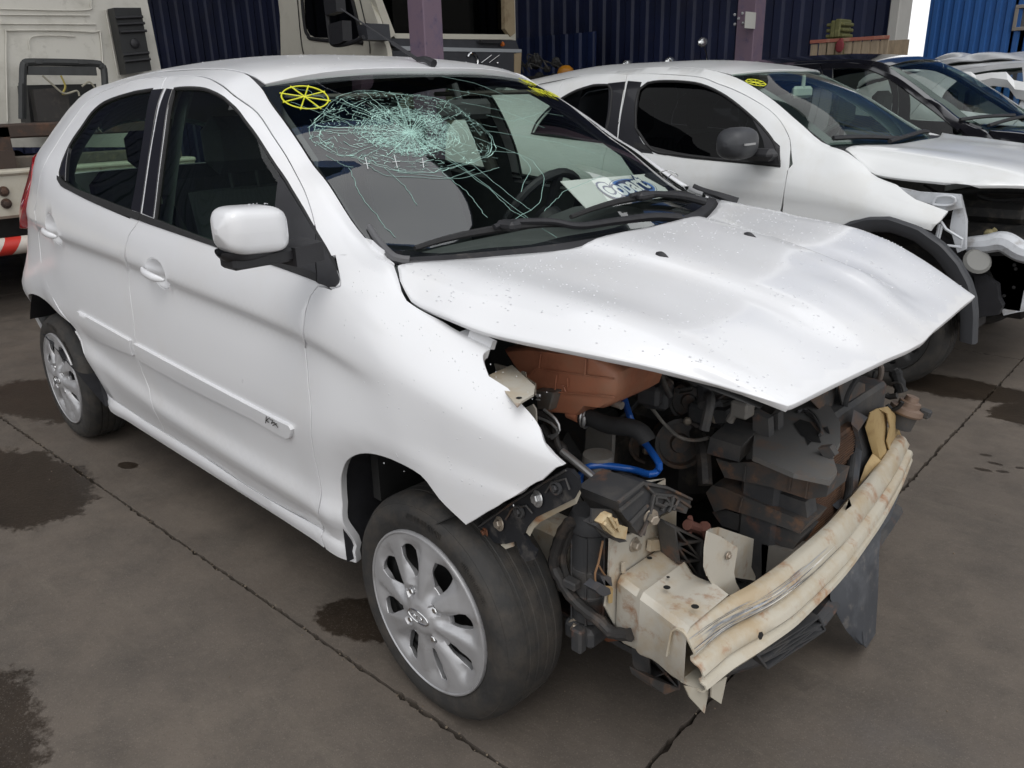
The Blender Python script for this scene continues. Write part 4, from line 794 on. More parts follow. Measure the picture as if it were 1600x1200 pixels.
# stripped front: inner wing, rail, dark engine
INW = mat('inner_wing_primer', (.55, .57, .60), .5, var2=((.35, .36, .38), .5, 6), dirt=((.2, .16, .12), .5, 12, .55, .7)); ENG = mat('engine_black', (.018, .018, .018), .55, var=.4, vscale=12, dirt=((.09, .075, .06), .6, 18, .5, .7))
m = MB()
m.plate([(-0.1417, 2.2, 0.9576), (-0.0373, 2.2, 0.9407), (0.1357, 2.2, 0.9402), (0.1497, 2.2, 0.8825), (0.0942, 2.2, 0.8641), (0.0139, 2.2, 0.8924), (-0.0491, 2.2, 0.9053)], (0, .02, 0)); m.build('headlamp_panel', INW, nb)
m = MB(); m.tube([(0.0349, 2.185, 0.8955), (0.0469, 2.185, 0.9247), (0.0886, 2.185, 0.9331), (0.1217, 2.185, 0.9241), (0.1202, 2.185, 0.8988), (0.0842, 2.185, 0.8906), (0.0465, 2.185, 0.8907)], .006, 6, closed=True); m.build('panel_rib', INW, nb)
m = MB(); m.plate([(0.1248, 2.24, 0.9327), (0.1655, 2.24, 0.8225), (0.1826, 2.24, 0.6946), (0.1531, 2.24, 0.6767), (0.1043, 2.24, 0.7855), (0.1047, 2.24, 0.8547)], (0, .03, 0)); m.build('headlamp_panel', INW, nb)
m = MB(); m.tube([(0.0772, 2.19, 0.8182), (0.1036, 2.19, 0.786), (0.1787, 2.19, 0.7475), (0.1787, 2.19, 0.713), (0.0789, 2.19, 0.7139), (0.0851, 2.19, 0.8016)], .007, 6, smooth=False); m.tube([(0.0735, 2.19, 0.8063), (0.0691, 2.19, 0.7246)], .008, 6); m.build('bracket_triangle', INW, nb)
m = MB(); m.tube([(0.1602, 2.35, 0.6997), (0.2337, 2.35, 0.7105), (0.3042, 2.35, 0.7266), (0.3921, 2.35, 0.6873), (0.4911, 2.35, 0.6844)], lambda t: .035+.012*math.sin(t*3), 10); m.build('upper_rail', INW, nb)
m = MB(); m.plate([(0.2044, 2.45, 0.6358), (0.4725, 2.45, 0.667), (0.5128, 2.45, 0.4376), (0.3917, 2.45, 0.3934), (0.3372, 2.45, 0.3687), (0.3048, 2.45, 0.4349), (0.2795, 2.45, 0.5235)], (0, .03, 0)); m.build('inner_wing', INW, nb)
m = MB(); m.plate([(0.2089, 2.35, 0.5616), (0.2464, 2.35, 0.5636), (0.3103, 2.35, 0.5304), (0.3254, 2.35, 0.4696), (0.3466, 2.35, 0.4367), (0.338, 2.35, 0.3927), (0.2741, 2.35, 0.3726), (0.2499, 2.35, 0.3529)], (0, .05, 0)); m.build('liner_remnant', PLAST, nb)
m = MB()
for q in [(0.3466, 2.43, 0.614), (0.3546, 2.43, 0.5972), (0.3612, 2.43, 0.5113), (0.3289, 2.43, 0.467)]: m.lathe([(0, .001), (.008, .001)], Matrix.Translation(q) @ Matrix.Rotation(R(90), 4, 'X'), 10)
m.build('rail_hole', DARK, nb)
MB().box((-.45, 2.45, .35), (.45, 3.6, .78), .05).box((-.1, 2.5, .78), (.35, 3.0, .88), .03).box((-.4, 2.28, .3), (-.35, 3.6, 1.0)).build('engine', ENG, nb)
m = MB(); rnd = random.Random(4)
for k in range(9):
    a = (rnd.uniform(-.2, .4), rnd.uniform(2.35, 2.9), rnd.uniform(.8, .93)); b = (rnd.uniform(-.1, .5), rnd.uniform(2.35, 2.9), rnd.uniform(.72, .93)); c = tuple((x+y)/2+rnd.uniform(-.05, .05) for x, y in zip(a, b)); m.tube([a, c, b], rnd.choice((.006, .01, .018)), 7)
m.build('engine_hose', RUBB, nb)
m = MB(); m.ball([(0.2247, 2.42, 0.747)][0], .022, 8, (1.2, 1, 1)).tube([(0.2068, 2.42, 0.7245), (0.2251, 2.42, 0.7441), (0.2476, 2.42, 0.7697)], .012, 6); m.build('filler_cap', mat('dull_yellow', (.35, .30, .16), .6), nb)
m = MB(); m.lathe([(0, .012), (.05, .012), (.062, 0), (.05, -.012), (0, -.012)], Matrix.Translation([(0.2247, 2.3, 0.6376)][0]) @ Matrix.Rotation(R(50), 4, 'X') @ Matrix.Rotation(R(30), 4, 'Y'), 20); m.build('horn', mat('horn_grey', (.2, .2, .19), .6), nb)
m = MB(); m.tube([(0.2022, 2.36, 0.7234), (0.2091, 2.36, 0.6798), (0.2001, 2.36, 0.6341)], .004, 6); m.build('cable', mat('teal_wire', (.02, .13, .16), .5), nb)
yel = mat('yellow_paint_pen', (.62, .62, .03), .5)
def wheel_mark(S, c, rx, ry, par, n=5, w=.0045, name='paint_pen_mark', sc=(1, 1)):
    m = MB(); f = lambda a, k=1: S(c[0]+rx*k*math.sin(a)/sc[0], c[1]+ry*k*math.cos(a)/sc[1])[0]
    m.tube([f(a) for a in np.linspace(0, 2*math.pi, 33)[:-1]], w, 5, smooth=False, closed=True)
    for k in range(n-1): a = k*math.pi/(n-1)+.2; m.tube([f(a, 1.1), f(a+math.pi, 1.1)], w, 5)
    return m.build(name, yel, par)
wheel_mark(NSW, [(0.8345, 0.0487)][0], .055, .05, nscr, w=.0024, sc=(.9, 1.25))
# ---------- black car and silver car further along the row ----------
BPAINT = mat('black_paint', (.006, .006, .008), .12, coat=1)
SPAINT = mat('silver_paint', (.48, .49, .50), .35, metal=.3, coat=.4, var2=((.62, .62, .62), .5, 6), bump=.0)
def row_car(S, SS, RS, HS, paint, label, loc, crump=0., gl=SGLASS):
    t = empty('hatchback', loc, label, 'car'); ref = (0, -1, .1)
    fd = panel('front_door', S, [(x+DX, q) for x, q in fdoor_o], paint, t, holes=[[(x+DX, q) for x, q in FW_H]], rows=NROWS, step=.05)
    rd = panel('rear_door', S, [(x+DX, q) for x, q in rdoor_o], paint, t, holes=[[(x+DX, q) for x, q in RW_H]], rows=NROWS, step=.05)
    panel('side_frame', S, [(x+DX, q) for x, q in quarter_o], paint, t, rows=NROWS, step=.05)
    panel('front_wing', S, [(x+DX, q) for x, q in wing_o], paint, t, rows=NROWS, step=.05)
    panel('window_pane', S, [(x+DX, q) for x, q in FW_H], gl, fd, step=.08, depth=0, off=-.008, gap=-.004); panel('window_pane', S, [(x+DX, q) for x, q in RW_H], gl, rd, step=.08, depth=0, off=-.008, gap=-.004)
    sc_ = panel('windscreen', SS, [(0, 0), (0, .5), (0, 1), (.5, 1), (1, 1), (1, .5), (1, 0), (.5, 0)], FGLASS, t, step=.08, sc=(.95, 1.25), ref=(.5, 0, 1), depth=0)
    panel('frit_band', lambda u, v: SS(u, v)-np.array((.004, 0, .005)), [(0, 0), (0, .5), (0, 1), (.5, 1), (1, 1), (1, .5), (1, 0), (.5, 0)], FRIT, sc_, holes=[[(.08, .06), (.96, .05), (.96, .95), (.08, .94), (.05, .5)]], step=.05, sc=(.95, 1.25), ref=(.5, 0, 1), depth=0)
    def RC_(u, v):
        p = RS(u, v)
        if crump: p[:, 2] += crump*(np.sin(9*u+7*v)*np.sin(13*v-6*u)+.6*np.abs(np.sin(15*u-11*v)))
        return p
    panel('roof', RC_, [(0, 0), (.01, .2), (0, .5), (.01, .8), (0, 1), (.3, 1), (.6, 1), (1, 1), (1, .5), (1, 0), (.6, 0), (.3, 0)], paint, t, step=.08 if not crump else .035, sc=(2.1, 1.1), ref=(0, 0, 1))
    def HC_(u, v):
        p = HS(u, v)
        if crump: p[:, 2] += crump*1.2*(np.sin(8*u+5*v)*np.sin(11*v-5*u)+.8*np.abs(np.sin(12*u-9*v)))
        return p
    panel('hood', HC_, hood_o, paint, t, step=.06 if not crump else .03, sc=(.85, 1.35), ref=(0, 0, 1))
    us = np.linspace(0, 1, 30); a = RS(us, us*0+.002); a[:, 2] -= .004; b = S(a[:, 0], a[:, 0]*0+1.575); MB().strip([a, b]).build('ditch_moulding', PLAST, t)
    a = SS(np.linspace(0, 1, 30), np.zeros(30)); b = S(a[:, 0], a[:, 0]*0+1.577); MB().strip([a, b]).build('screen_seal', RUBB, t)
    cy = loc[1]; MB().box((-2.9, cy-.7, .25), (-.4, cy+.7, .5)).box((-.35, cy-.6, .3), (.4, cy+.6, .85)).build('floor_pan', DARK, t)
    MB().strip([[(x, cy+.68*k, z) for k in (-1, 0, 1)] for x, z in ((-.3, 1.09), (-.6, 1.07), (-.75, .9), (-.75, .5))]).build('dashboard', CABIN, t)
    for y in (cy-.36, cy+.36): MB().box((-1.5, y-.24, .5), (-1.25, y+.24, 1.1), .06).box((-1.5, y-.13, 1.12), (-1.4, y+.13, 1.36), .04).build('seat', CLOTH, t)
    for x in (-.16, -2.65): wheel(x, cy-.84, 0, par=t); wheel(x, cy+.84, 0, 1, par=t)
    for o in [o for o in t.children if o.name.split('.')[0] in ('front_door', 'rear_door', 'side_frame', 'front_wing')]:
        c = o.copy(); COL.objects.link(c); c.parent = t; c.matrix_parent_inverse = parent_world(t).inverted(); c.matrix_basis = Matrix.Translation((0, 2*cy, 0)) @ Matrix.Scale(-1, 4, (0, 1, 0))
    return t, sc_
DX = -.16
bk, bsc = row_car(BKW, BSW, BRW, BHW, BPAINT, 'glossy black car beside the white hatchback with dark arch cladding', (-1.3, 4.98, 0))
for st in ([(-0.514, 4.2418, 1.1784), (-0.4168, 4.4328, 1.1918), (-0.3155, 4.7073, 1.1907)], [(-0.3617, 4.3316, 1.1398), (-0.3068, 4.6103, 1.1695), (-0.2734, 5.0253, 1.18)]): MB().tube(st, .012, 6).build('wiper', PLAST, bsc)
DX = .62
sl, ssc = row_car(moved(KA, 7.35, DX, 1.02, 1.05, True), moved(SCREEN, 7.35, DX, 1.02, 1.05), moved(ROOF, 7.35, DX, 1.02, 1.05), moved(HOOD0, 7.35, DX, 1.02, 1.05), SPAINT, 'silver car with a crumpled roof, farthest of the parked cars', (-.6, 7.35, 0), .045)
MB().strip([[Vector(q)+Vector((.03*math.sin(k*2.1), 0, .03*math.cos(k*1.7))) for k, q in enumerate(r_)] for r_ in ([(-1.2515, 6.55, 1.4673), (-1.193, 6.55, 1.4975), (-1.0993, 6.55, 1.4943), (-1.0037, 6.55, 1.4701), (-0.9113, 6.55, 1.4568), (-0.7893, 6.55, 1.4324), (-0.6394, 6.55, 1.3975)], [(-1.221, 6.5, 1.4345), (-1.1613, 6.5, 1.454), (-1.0665, 6.5, 1.4407), (-0.9733, 6.5, 1.4275), (-0.8781, 6.5, 1.3938), (-0.7552, 6.5, 1.3599), (-0.6174, 6.5, 1.3365)], [(-1.1992, 6.52, 1.391), (-1.1404, 6.52, 1.4162), (-1.0492, 6.52, 1.3926), (-0.9584, 6.52, 1.3641), (-0.863, 6.52, 1.3307), (-0.7381, 6.52, 1.2869), (-0.6078, 6.52, 1.2542)])], .004).build('torn_panel', NPAINT, sl)

# ---------- sheds, trucks and yard things behind ----------
BLUE_D = mat('blue_sheet_shaded', (.010, .016, .055), .5, var=.4, vscale=1.2, dirt=((.05, .04, .04), .35, 3, .55, .75))  # shed gloom is put into this colour; daylit sheets use the lighter blue
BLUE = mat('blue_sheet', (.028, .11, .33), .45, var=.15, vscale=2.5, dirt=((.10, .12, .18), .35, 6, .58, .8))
PURP = mat('purple_paint', (.145, .10, .135), .6, var2=((.10, .08, .13), .6, 7), dirt=((.05, .035, .07), .8, 14, .62, .72))
RENDERW = mat('white_render', (.46, .45, .42), .8, var=.12, vscale=2, dirt=((.3, .26, .2), .3, 5, .6, .8))
TRUCKW = mat('truck_white', (.58, .56, .50), .4, coat=.3, var2=((.45, .43, .37), .5, 4), dirt=((.12, .09, .06), .5, 9, .6, .8))
RUST = mat('rusty_steel', (.05, .035, .028), .8, var2=((.16, .075, .04), .7, 6, .5, .7), bump=.4, bscale=60)
GREYP = mat('grey_plastic', (.05, .052, .06), .5, var=.2)
DUSTY = mat('dusty_dark', (.035, .032, .03), .75, dirt=((.12, .10, .08), .6, 6, .5, .75))
def corrugated(name, a, b, z0, z1, pitch, amp, m, label, cat='wall', parent=None, square=True):
    """profiled sheet between ground points a and b"""
    d = Vector((b[0]-a[0], b[1]-a[1], 0)); L = d.length; d /= L; n = Vector((d.y, -d.x, 0)); P = []
    k = int(L/pitch)
    for i in range(k+1):
        for t, o in ((0, 0), (.38, 0), (.5, 1), (.88, 1)): P.append(Vector((a[0], a[1], 0))+d*min(L, (i+t)*pitch)+n*amp*o)
    V = [(*p_[:2], z) for z in (z0, z1) for p_ in P]; m_ = len(P); F = [(i, i+1, m_+i+1, m_+i) for i in range(m_-1)]
    o = mesh(name, V, F, m, parent, 0); return tag(o, label, cat)
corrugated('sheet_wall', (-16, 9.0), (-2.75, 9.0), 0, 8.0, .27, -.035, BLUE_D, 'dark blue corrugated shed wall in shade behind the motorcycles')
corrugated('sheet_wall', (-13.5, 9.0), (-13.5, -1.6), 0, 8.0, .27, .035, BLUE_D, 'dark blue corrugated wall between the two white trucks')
corrugated('sheet_wall', (-13.4, -1.7), (-13.4, -17), 0, 13, .27, .035, BLUE_D, 'unseen blue shed wall left of the frame, raised to block sky reflections in the side windows')  # out of view; extra height added to keep bright sky off the side windows
corrugated('sheet_wall', (-3.8, 13.0), (.95, 13.0), 0, 9, .15, .03, BLUE, 'bright blue corrugated wall in daylight at the upper right')
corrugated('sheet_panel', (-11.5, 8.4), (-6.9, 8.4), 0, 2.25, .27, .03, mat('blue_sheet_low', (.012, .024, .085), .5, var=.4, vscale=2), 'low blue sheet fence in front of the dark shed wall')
# daylit wall pieces beside the bright blue sheets
ww = empty('rendered_wall', (3, 13.2, 0), 'white rendered wall with a small window at the right edge', 'wall')
x0 = [(-2.5748, 13, 2.0214)][0][0]
m = MB(); m.box((x0, 13.0, 0), (9, 13.3, 9)); m.build('wall_face', RENDERW, ww)
wp = [(-2.5605, 12.98, 2.4786), (-2.5159, 12.98, 2.2124), (-2.0678, 12.98, 2.1211), (-2.1182, 12.98, 2.4078)]; wx0, wx1, wz0, wz1 = wp[0][0], wp[2][0], min(q[2] for q in wp), max(q[2] for q in wp)
wf = MB()
for a, b in (((wx0, wz0), (wx1, wz0+.05)), ((wx0, wz1-.05), (wx1, wz1)), ((wx0, wz0+.05), (wx0+.05, wz1-.05)), ((wx1-.05, wz0+.05), (wx1, wz1-.05)), ((wx0+.28, wz0+.05), (wx0+.31, wz1-.05))): wf.box((a[0], 12.95, a[1]), (b[0], 13.03, b[1]), .005)
wfo = wf.build('window', mat('window_frame', (.25, .22, .19), .6), ww)
mesh('pane', [(wx0+.05, 12.985, wz0+.05), (wx1-.05, 12.985, wz0+.05), (wx1-.05, 12.985, wz1-.05), (wx0+.05, 12.985, wz1-.05)], [(0, 1, 2, 3)], mat('window_pane_grey', (.12, .12, .115), .1), wfo, 0)
cpx = [(-2.8491, 9.1, 2.0781), (-2.7357, 9.1, 2.0703)]; m = MB(); m.box((cpx[0][0], 8.9, 0), (cpx[1][0], 9.3, 8.0), .01); tag(m.build('wall_end', RENDERW), 'pale rendered end pier between the dark shed and the bright blue wall', 'wall')
# shed roofs over the row of cars and over the trucks
m = MB(); m.box((-16, 2.95, 8.0), (.6, 9.4, 8.08)); 
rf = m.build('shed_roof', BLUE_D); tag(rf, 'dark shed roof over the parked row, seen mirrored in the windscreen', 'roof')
for x in (-14, -10.2, -6.4, -2.6): MB().box((x-.08, 3.0, 7.7), (x+.08, 9.3, 7.99)).build('rafter', DARK, rf)
m = MB(); m.box((-13.4, -2.2, 8.0), (-3.15, 2.9, 8.07)).box((-3.15, -2.2, 7.8), (-3.08, 2.9, 8.4)); rb = m.build('canopy_roof', BLUE); tag(rb, 'blue sheet canopy over the trucks, seen mirrored in the windscreen', 'roof')
# columns
def column(x, y, h, label):
    t = empty('steel_column', (x, y, 0), label, 'column'); MB().box((x-h, y-h, 0), (x+h, y+h, 8.0), .008).build('shaft', PURP, t); MB().box((x-h-.06, y-h-.06, 0), (x+h+.06, y+h+.06, .02)).build('base_plate', RUST, t); return t
column(-4.24, 2.86, .10, 'purple painted column in front of the white truck cab')
c2 = column(-3.35, 6.53, .105, 'thin purple column with a pale patch behind the second white car')
q = [(-3.243, 6.2224, 2.1313), (-3.243, 6.4282, 1.9787)]; m = MB(); m.box((-3.245, min(q[0][1], q[1][1]), q[1][2]), (-3.238, max(q[0][1], q[1][1]), q[0][2])); m.build('pale_patch', RENDERW, c2)
m = MB()
for q in [(-3.479, 6.423, 2.1287), (-3.391, 6.423, 2.1341), (-3.4315, 6.423, 2.0886), (-3.4718, 6.423, 2.0366), (-3.3762, 6.423, 2.0421)]: m.ball(q, .016, 6)
m.build('bolt', mat('bolt_zinc', (.35, .35, .36), .4), c2)
# ---------- truck seen from behind, at the left ----------
t1 = empty('truck', (-6.6, -.6, 0), 'white truck cab seen from behind, rusty bare chassis, yellow plate on its bumper', 'truck')
X1 = -6.6
m = MB(); q = [(-6.6, 0.2868, 2.3376), (-6.6, 1.6172, 2.4292), (-6.6, 1.6492, 1.6876), (-6.6, 1.5927, 1.0103), (-6.6, 0.0164, 1.104)]; yl, yr = q[0][1], q[3][1]
m.plate([(X1, a[1], a[2]) for a in q], (-1.7, 0, 0)); m.build('cab_shell', TRUCKW, t1)
for loop, r in (([(-6.585, 0.2936, 1.2909), (-6.585, 0.4189, 1.9259), (-6.585, 0.4778, 1.9848), (-6.585, 1.0731, 1.9938), (-6.585, 1.1572, 1.9351), (-6.585, 1.0567, 1.2614)], .007), ([(-6.585, 0.4101, 2.1001), (-6.585, 1.0985, 2.1254)], .006), ([(-6.585, 0.396, 2.034), (-6.585, 1.1378, 2.0566)], .006), ([(-6.585, 0.4192, 2.1425), (-6.585, 1.0538, 2.1633), (-6.585, 1.1264, 2.2165), (-6.585, 1.1567, 2.3469)], .006), ([(-6.585, 0.5759, 1.8426), (-6.585, 0.6213, 1.9458), (-6.585, 0.9513, 1.955)], .005), ([(-6.585, 1.2405, 2.1771), (-6.585, 1.2478, 1.6332)], .006)):
    MB().tube(loop, r, 6).build('pressing_rib', TRUCKW, t1)
m = MB(); m.plate([(-6.42, 1.2489, 2.1793), (-6.42, 1.4787, 2.1906), (-6.42, 1.4839, 1.681), (-6.42, 1.259, 1.6492)], (-.15, 0, 0)); du = m.build('air_duct', mat('duct_black', (.016, .017, .018), .5, var=.3), t1, 0)
m = MB()
for a in ([(-6.4, 1.2367, 2.0975), (-6.4, 1.4741, 2.1176)], [(-6.4, 1.2488, 2.048), (-6.4, 1.4817, 2.0668)], [(-6.4, 1.2591, 1.9878), (-6.4, 1.4876, 2.0053)], [(-6.4, 1.2523, 1.8041), (-6.4, 1.4787, 1.8282)], [(-6.4, 1.2537, 1.7525), (-6.4, 1.4808, 1.7756)]): m.tube(a, .012, 6)
m.ball([(-6.41, 1.3724, 1.8995)][0], .04, 10, (.4, 1, 1)); m.build('duct_rib', PLAST, du)
fr = MB()
for st, r in (([(-6.15, 0.2863, 1.3171), (-6.15, 0.3644, 1.6695), (-6.15, 0.3921, 1.716), (-6.15, 0.4405, 1.7303), (-6.15, 0.894, 1.7243), (-6.15, 0.9551, 1.7002), (-6.15, 0.9704, 1.6459), (-6.15, 0.9147, 1.2689)], .028), ([(-6.1, 0.2624, 1.3133), (-6.1, 0.3171, 1.5752)], .02)): fr.tube(st, r, 8)
fr.plate([(-6.13, 0.4015, 1.7014), (-6.13, 0.9072, 1.6992), (-6.13, 0.9042, 1.6305), (-6.13, 0.388, 1.6363)], (-.03, 0, 0)); fr.plate([(-6.12, 0.4582, 1.7478), (-6.12, 0.518, 1.7484), (-6.12, 0.5021, 1.7156), (-6.12, 0.457, 1.7199)], (-.03, 0, 0)); fr.plate([(-6.12, 0.7751, 1.7511), (-6.12, 0.8539, 1.7519), (-6.12, 0.8473, 1.7179), (-6.12, 0.7783, 1.7175)], (-.03, 0, 0))
fr.build('rear_bracket', mat('bracket_grey', (.05, .052, .052), .6, var=.3), t1)
m = MB(); m.plate([(-6.3, 0.4128, 1.5651), (-6.3, 0.9432, 1.5701), (-6.3, 0.9254, 1.2574), (-6.3, 0.3815, 1.2789)], (-.25, 0, 0)); m.build('tool_box', DARK, t1, 0); m = MB(); m.plate([(-6.08, 0.3873, 1.5273), (-6.08, 0.6386, 1.5433), (-6.08, 0.6205, 1.2806), (-6.08, 0.3753, 1.29)], (-.1, 0, 0)); m.build('flap', DUSTY, t1, 0)
for st, mm in (([(-6, 0.448, 1.6274), (-6, 0.5008, 1.5712), (-6, 0.5791, 1.4946), (-6, 0.6782, 1.5123), (-6, 0.69, 1.4735)], 'pale_hose'), ([(-6.02, 0.5885, 1.6278), (-6.02, 0.6055, 1.5471), (-6.02, 0.5752, 1.4903), (-6.02, 0.6446, 1.5035)], 'yellow_hose'), ([(-6, 0.7234, 1.5454), (-6, 0.7884, 1.5786), (-6, 0.8266, 1.52)], 'pale_hose')):
    MB().tube(st, .008, 6).build('air_hose', MATS.get(mm) or mat(mm, (.3, .28, .22) if mm[0] == 'p' else (.32, .26, .06), .6), t1)
m = MB(); yl2 = -2.6
zb = [a[2] for a in [(-5.7, 0.1754, 1.2905), (-5.7, 0.1548, 1.1915)]]; m.box((-5.72, -2.6, zb[1]), (-5.5, 1.2, zb[0]), .012).box((-6.6, -1.7, zb[1]-.1), (-5.5, -1.5, zb[0]-.02)).box((-6.6, -.2, zb[1]-.1), (-5.5, 0, zb[0]-.02)); m.build('chassis_beam', RUST, t1)
zc_ = [a[2] for a in [(-5.5, 0.0725, 1.07), (-5.5, 0.055, 0.9857)]]; m = MB(); m.box((-5.5, -2.6, zc_[1]), (-5.42, 1.2, zc_[0]), .01); m.build('cross_bar', mat('worn_beam', (.10, .085, .07), .8, dirt=((.3, .22, .14), .6, 6, .5, .7)), t1)
m = MB(); m.plate([(-5.35, -0.1994, 1.1226), (-5.35, -0.0349, 1.1123), (-5.35, -0.0384, 0.9991), (-5.35, -0.1313, 0.9801), (-5.35, -0.2303, 0.9794)], (-.1, 0, 0)); m.build('rusty_bracket', RUST, t1)
zz = [a[2] for a in [(-5.2, -0.0715, 0.9821), (-5.2, -0.1361, 0.6736)]]; m = MB(); m.box((-5.28, -2.6, zz[1]), (-5.2, 1.2, zz[0]), .02).box((-5.34, -2.6, zz[0]-.02), (-5.18, 1.2, zz[0]+.015), .012); bmp = m.build('bumper', mat('bumper_white', (.46, .43, .36), .5, var2=((.36, .32, .24), .5, 5), dirt=((.18, .09, .03), .8, 8, .63, .75)), t1)
m = MB(); m.plate([(-5.17, -0.0171, 0.9747), (-5.17, 0.0823, 0.9799), (-5.17, 0.0682, 0.9109), (-5.17, -0.0144, 0.9094)], (-.01, 0, 0)); pl = m.build('number_plate', mat('plate_yellow', (.72, .42, .02), .5), bmp, 0)
def text(s, size, T, m, parent, name='lettering', ex=.002, shear=0., bold=0.):
    cu = bpy.data.curves.new(name, 'FONT'); cu.body = s; cu.size = size; cu.extrude = ex; cu.shear = shear; cu.offset = bold; cu.align_x = 'CENTER'; cu.align_y = 'CENTER'; cu.resolution_u = 4
    o = bpy.data.objects.new(name, cu); COL.objects.link(o); bpy.context.view_layer.update()
    me = bpy.data.meshes.new_from_object(o.evaluated_get(bpy.context.evaluated_depsgraph_get())); bpy.data.objects.remove(o); bpy.data.curves.remove(cu)
    me.transform(T); me.materials.clear(); me.materials.append(m); me.update(); n = bpy.data.objects.new(name, me); return link(n, parent)
q = [(-5.165, 0.0315, 0.9406)][0]; text('SP', .085, Matrix.Translation(q) @ Matrix(((0, 0, 1, 0), (1, 0, 0, 0), (0, 1, 0, 0), (0, 0, 0, 1))), BLACKPRINT, pl)
for q in [(-5.19, -0.1952, 0.86), (-5.19, -0.1969, 0.7779)]: MB().bolt(q, (1, 0, 0), .022, .02).build('bolt', RUST, bmp)
# striped underrun bar and rear wheels
STR = bpy.data.materials.new('red_white_stripes'); STR.use_nodes = True; nt_ = STR.node_tree; b_ = nt_.nodes['Principled BSDF']; tc_ = nt_.nodes.new('ShaderNodeTexCoord'); mp_ = nt_.nodes.new('ShaderNodeMapping'); mp_.inputs['Rotation'].default_value = (R(35), 0, 0); wv = nt_.nodes.new('ShaderNodeTexWave'); wv.bands_direction = 'Y'; wv.inputs['Scale'].default_value = 1.9; cr = nt_.nodes.new('ShaderNodeValToRGB'); cr.color_ramp.interpolation = 'CONSTANT'; cr.color_ramp.elements[0].color = (.5, .03, .02, 1); cr.color_ramp.elements[1].position = .5; cr.color_ramp.elements[1].color = (.55, .5, .45, 1)
nt_.links.new(tc_.outputs['Object'], mp_.inputs[0]); nt_.links.new(mp_.outputs[0], wv.inputs[0]); nt_.links.new(wv.outputs['Fac'], cr.inputs[0]); nt_.links.new(cr.outputs[0], b_.inputs['Base Color'])
zs = [a[2] for a in [(-5.15, -0.2151, 0.5551), (-5.15, -0.2406, 0.4337)]]; zm = sum(zs)/2; m = MB(); m.tube([(-5.15, -1.55, zm), (-5.15, 1.0, zm)], abs(zs[0]-zs[1])/2, 16); m.build('underrun_bar', STR, t1); m = MB(); m.tube([(-5.15, -2.6, zm), (-5.15, -1.56, zm)], abs(zs[0]-zs[1])/2, 16); m.build('underrun_bar_end', DUSTY, t1)
for y in (-2.0, -1.6, .3, .7):
    MB().lathe([(.2, -.14), (.45, -.14), (.5, -.1), (.5, .1), (.45, .14), (.2, .14)], Matrix.Translation((-6.3, y, .5)) @ Matrix.Rotation(R(90), 4, 'X'), 32).build('rear_wheel', TYRE, t1)
for x in (-8.0,): 
    for y in (-1.9, .6): MB().lathe([(.2, -.14), (.45, -.14), (.5, -.1), (.5, .1), (.45, .14), (.2, .14)], Matrix.Translation((x, y, .5)) @ Matrix.Rotation(R(90), 4, 'X'), 32).build('front_wheel', TYRE, t1)
MB().box((-8.3, -2.2, .5), (-5.6, 1.0, .95)).build('chassis', DARK, t1)
# ---------- second truck: side with door on the left, front with windscreen on the right ----------
t2 = empty('truck', (-7.5, 5.2, 0), 'white truck cab with dark grey front, standing behind the purple column', 'truck')
YA, XA = 4.0, -6.42
CREAM = mat('truck_cream', (.62, .59, .50), .4, coat=.3, var2=((.52, .49, .41), .4, 4))
m = MB(); m.plate([(-8.265, 4, 2.8296), (-6.5493, 4, 2.6499), (-6.493, 4, 2.396), (-6.2523, 4, 1.886), (-6.2226, 4, 1.4828), (-8.5059, 4, 1.5291)], (0, .06, 0)); side_ = m.build('cab_side', CREAM, t2)
m = MB(); m.plate([(-8.4, 4.06, .8), (-6.5, 4.06, .8), (-6.5, 6.25, .8), (-8.4, 6.25, .8)], (0, 0, .1)).plate([(-8.4, 4.06, 3.2), (-6.7, 4.06, 3.2), (-6.7, 6.25, 3.2), (-8.4, 6.25, 3.2)], (0, 0, .1)).box((-8.45, 4.06, .9), (-8.38, 6.25, 3.2)).box((-8.38, 6.2, .9), (-6.5, 6.26, 3.2)); m.build('cab_shell', CREAM, t2)
m = MB()
m.tube([(-7.7945, 3.985, 2.6442), (-7.7961, 3.985, 2.2313), (-7.7481, 3.985, 2.1232), (-7.6331, 3.985, 2.0743), (-6.7924, 3.985, 1.9924), (-6.6905, 3.985, 2.0259), (-6.8128, 3.985, 2.4867)], .02, 8); dr = m.build('window_seal', RUBB, t2)
m = MB(); m.plate([(-7.7511, 3.992, 2.6405), (-7.7822, 3.992, 2.2166), (-7.7163, 3.992, 2.1285), (-7.6263, 3.992, 2.0951), (-6.8103, 3.992, 2.02), (-6.7441, 3.992, 2.0555), (-6.8565, 3.992, 2.5039)], (0, .02, 0)); m.build('door_window', DGLASS, t2, 0)
MB().tube([(-7.8983, 3.99, 2.6545), (-7.9165, 3.99, 2.0981), (-7.8952, 3.99, 1.9253)], .006, 6).build('door_gap', DARK, t2); MB().tube([(-6.6782, 3.99, 2.4747), (-6.5557, 3.99, 2.0182), (-6.5541, 3.99, 1.8618)], .006, 6).build('door_gap', DARK, t2)
mt = MB()
for a in ([(-6.5126, 3.45, 2.4872), (-6.5085, 3.45, 2.1855), (-6.4941, 3.45, 2.0003), (-6.4346, 3.45, 1.9351), (-6.1695, 3.45, 1.9329), (-5.9083, 3.45, 1.9777)],): mt.tube(a, .022, 8)
mt.build('mirror_arm', PLAST, t2)
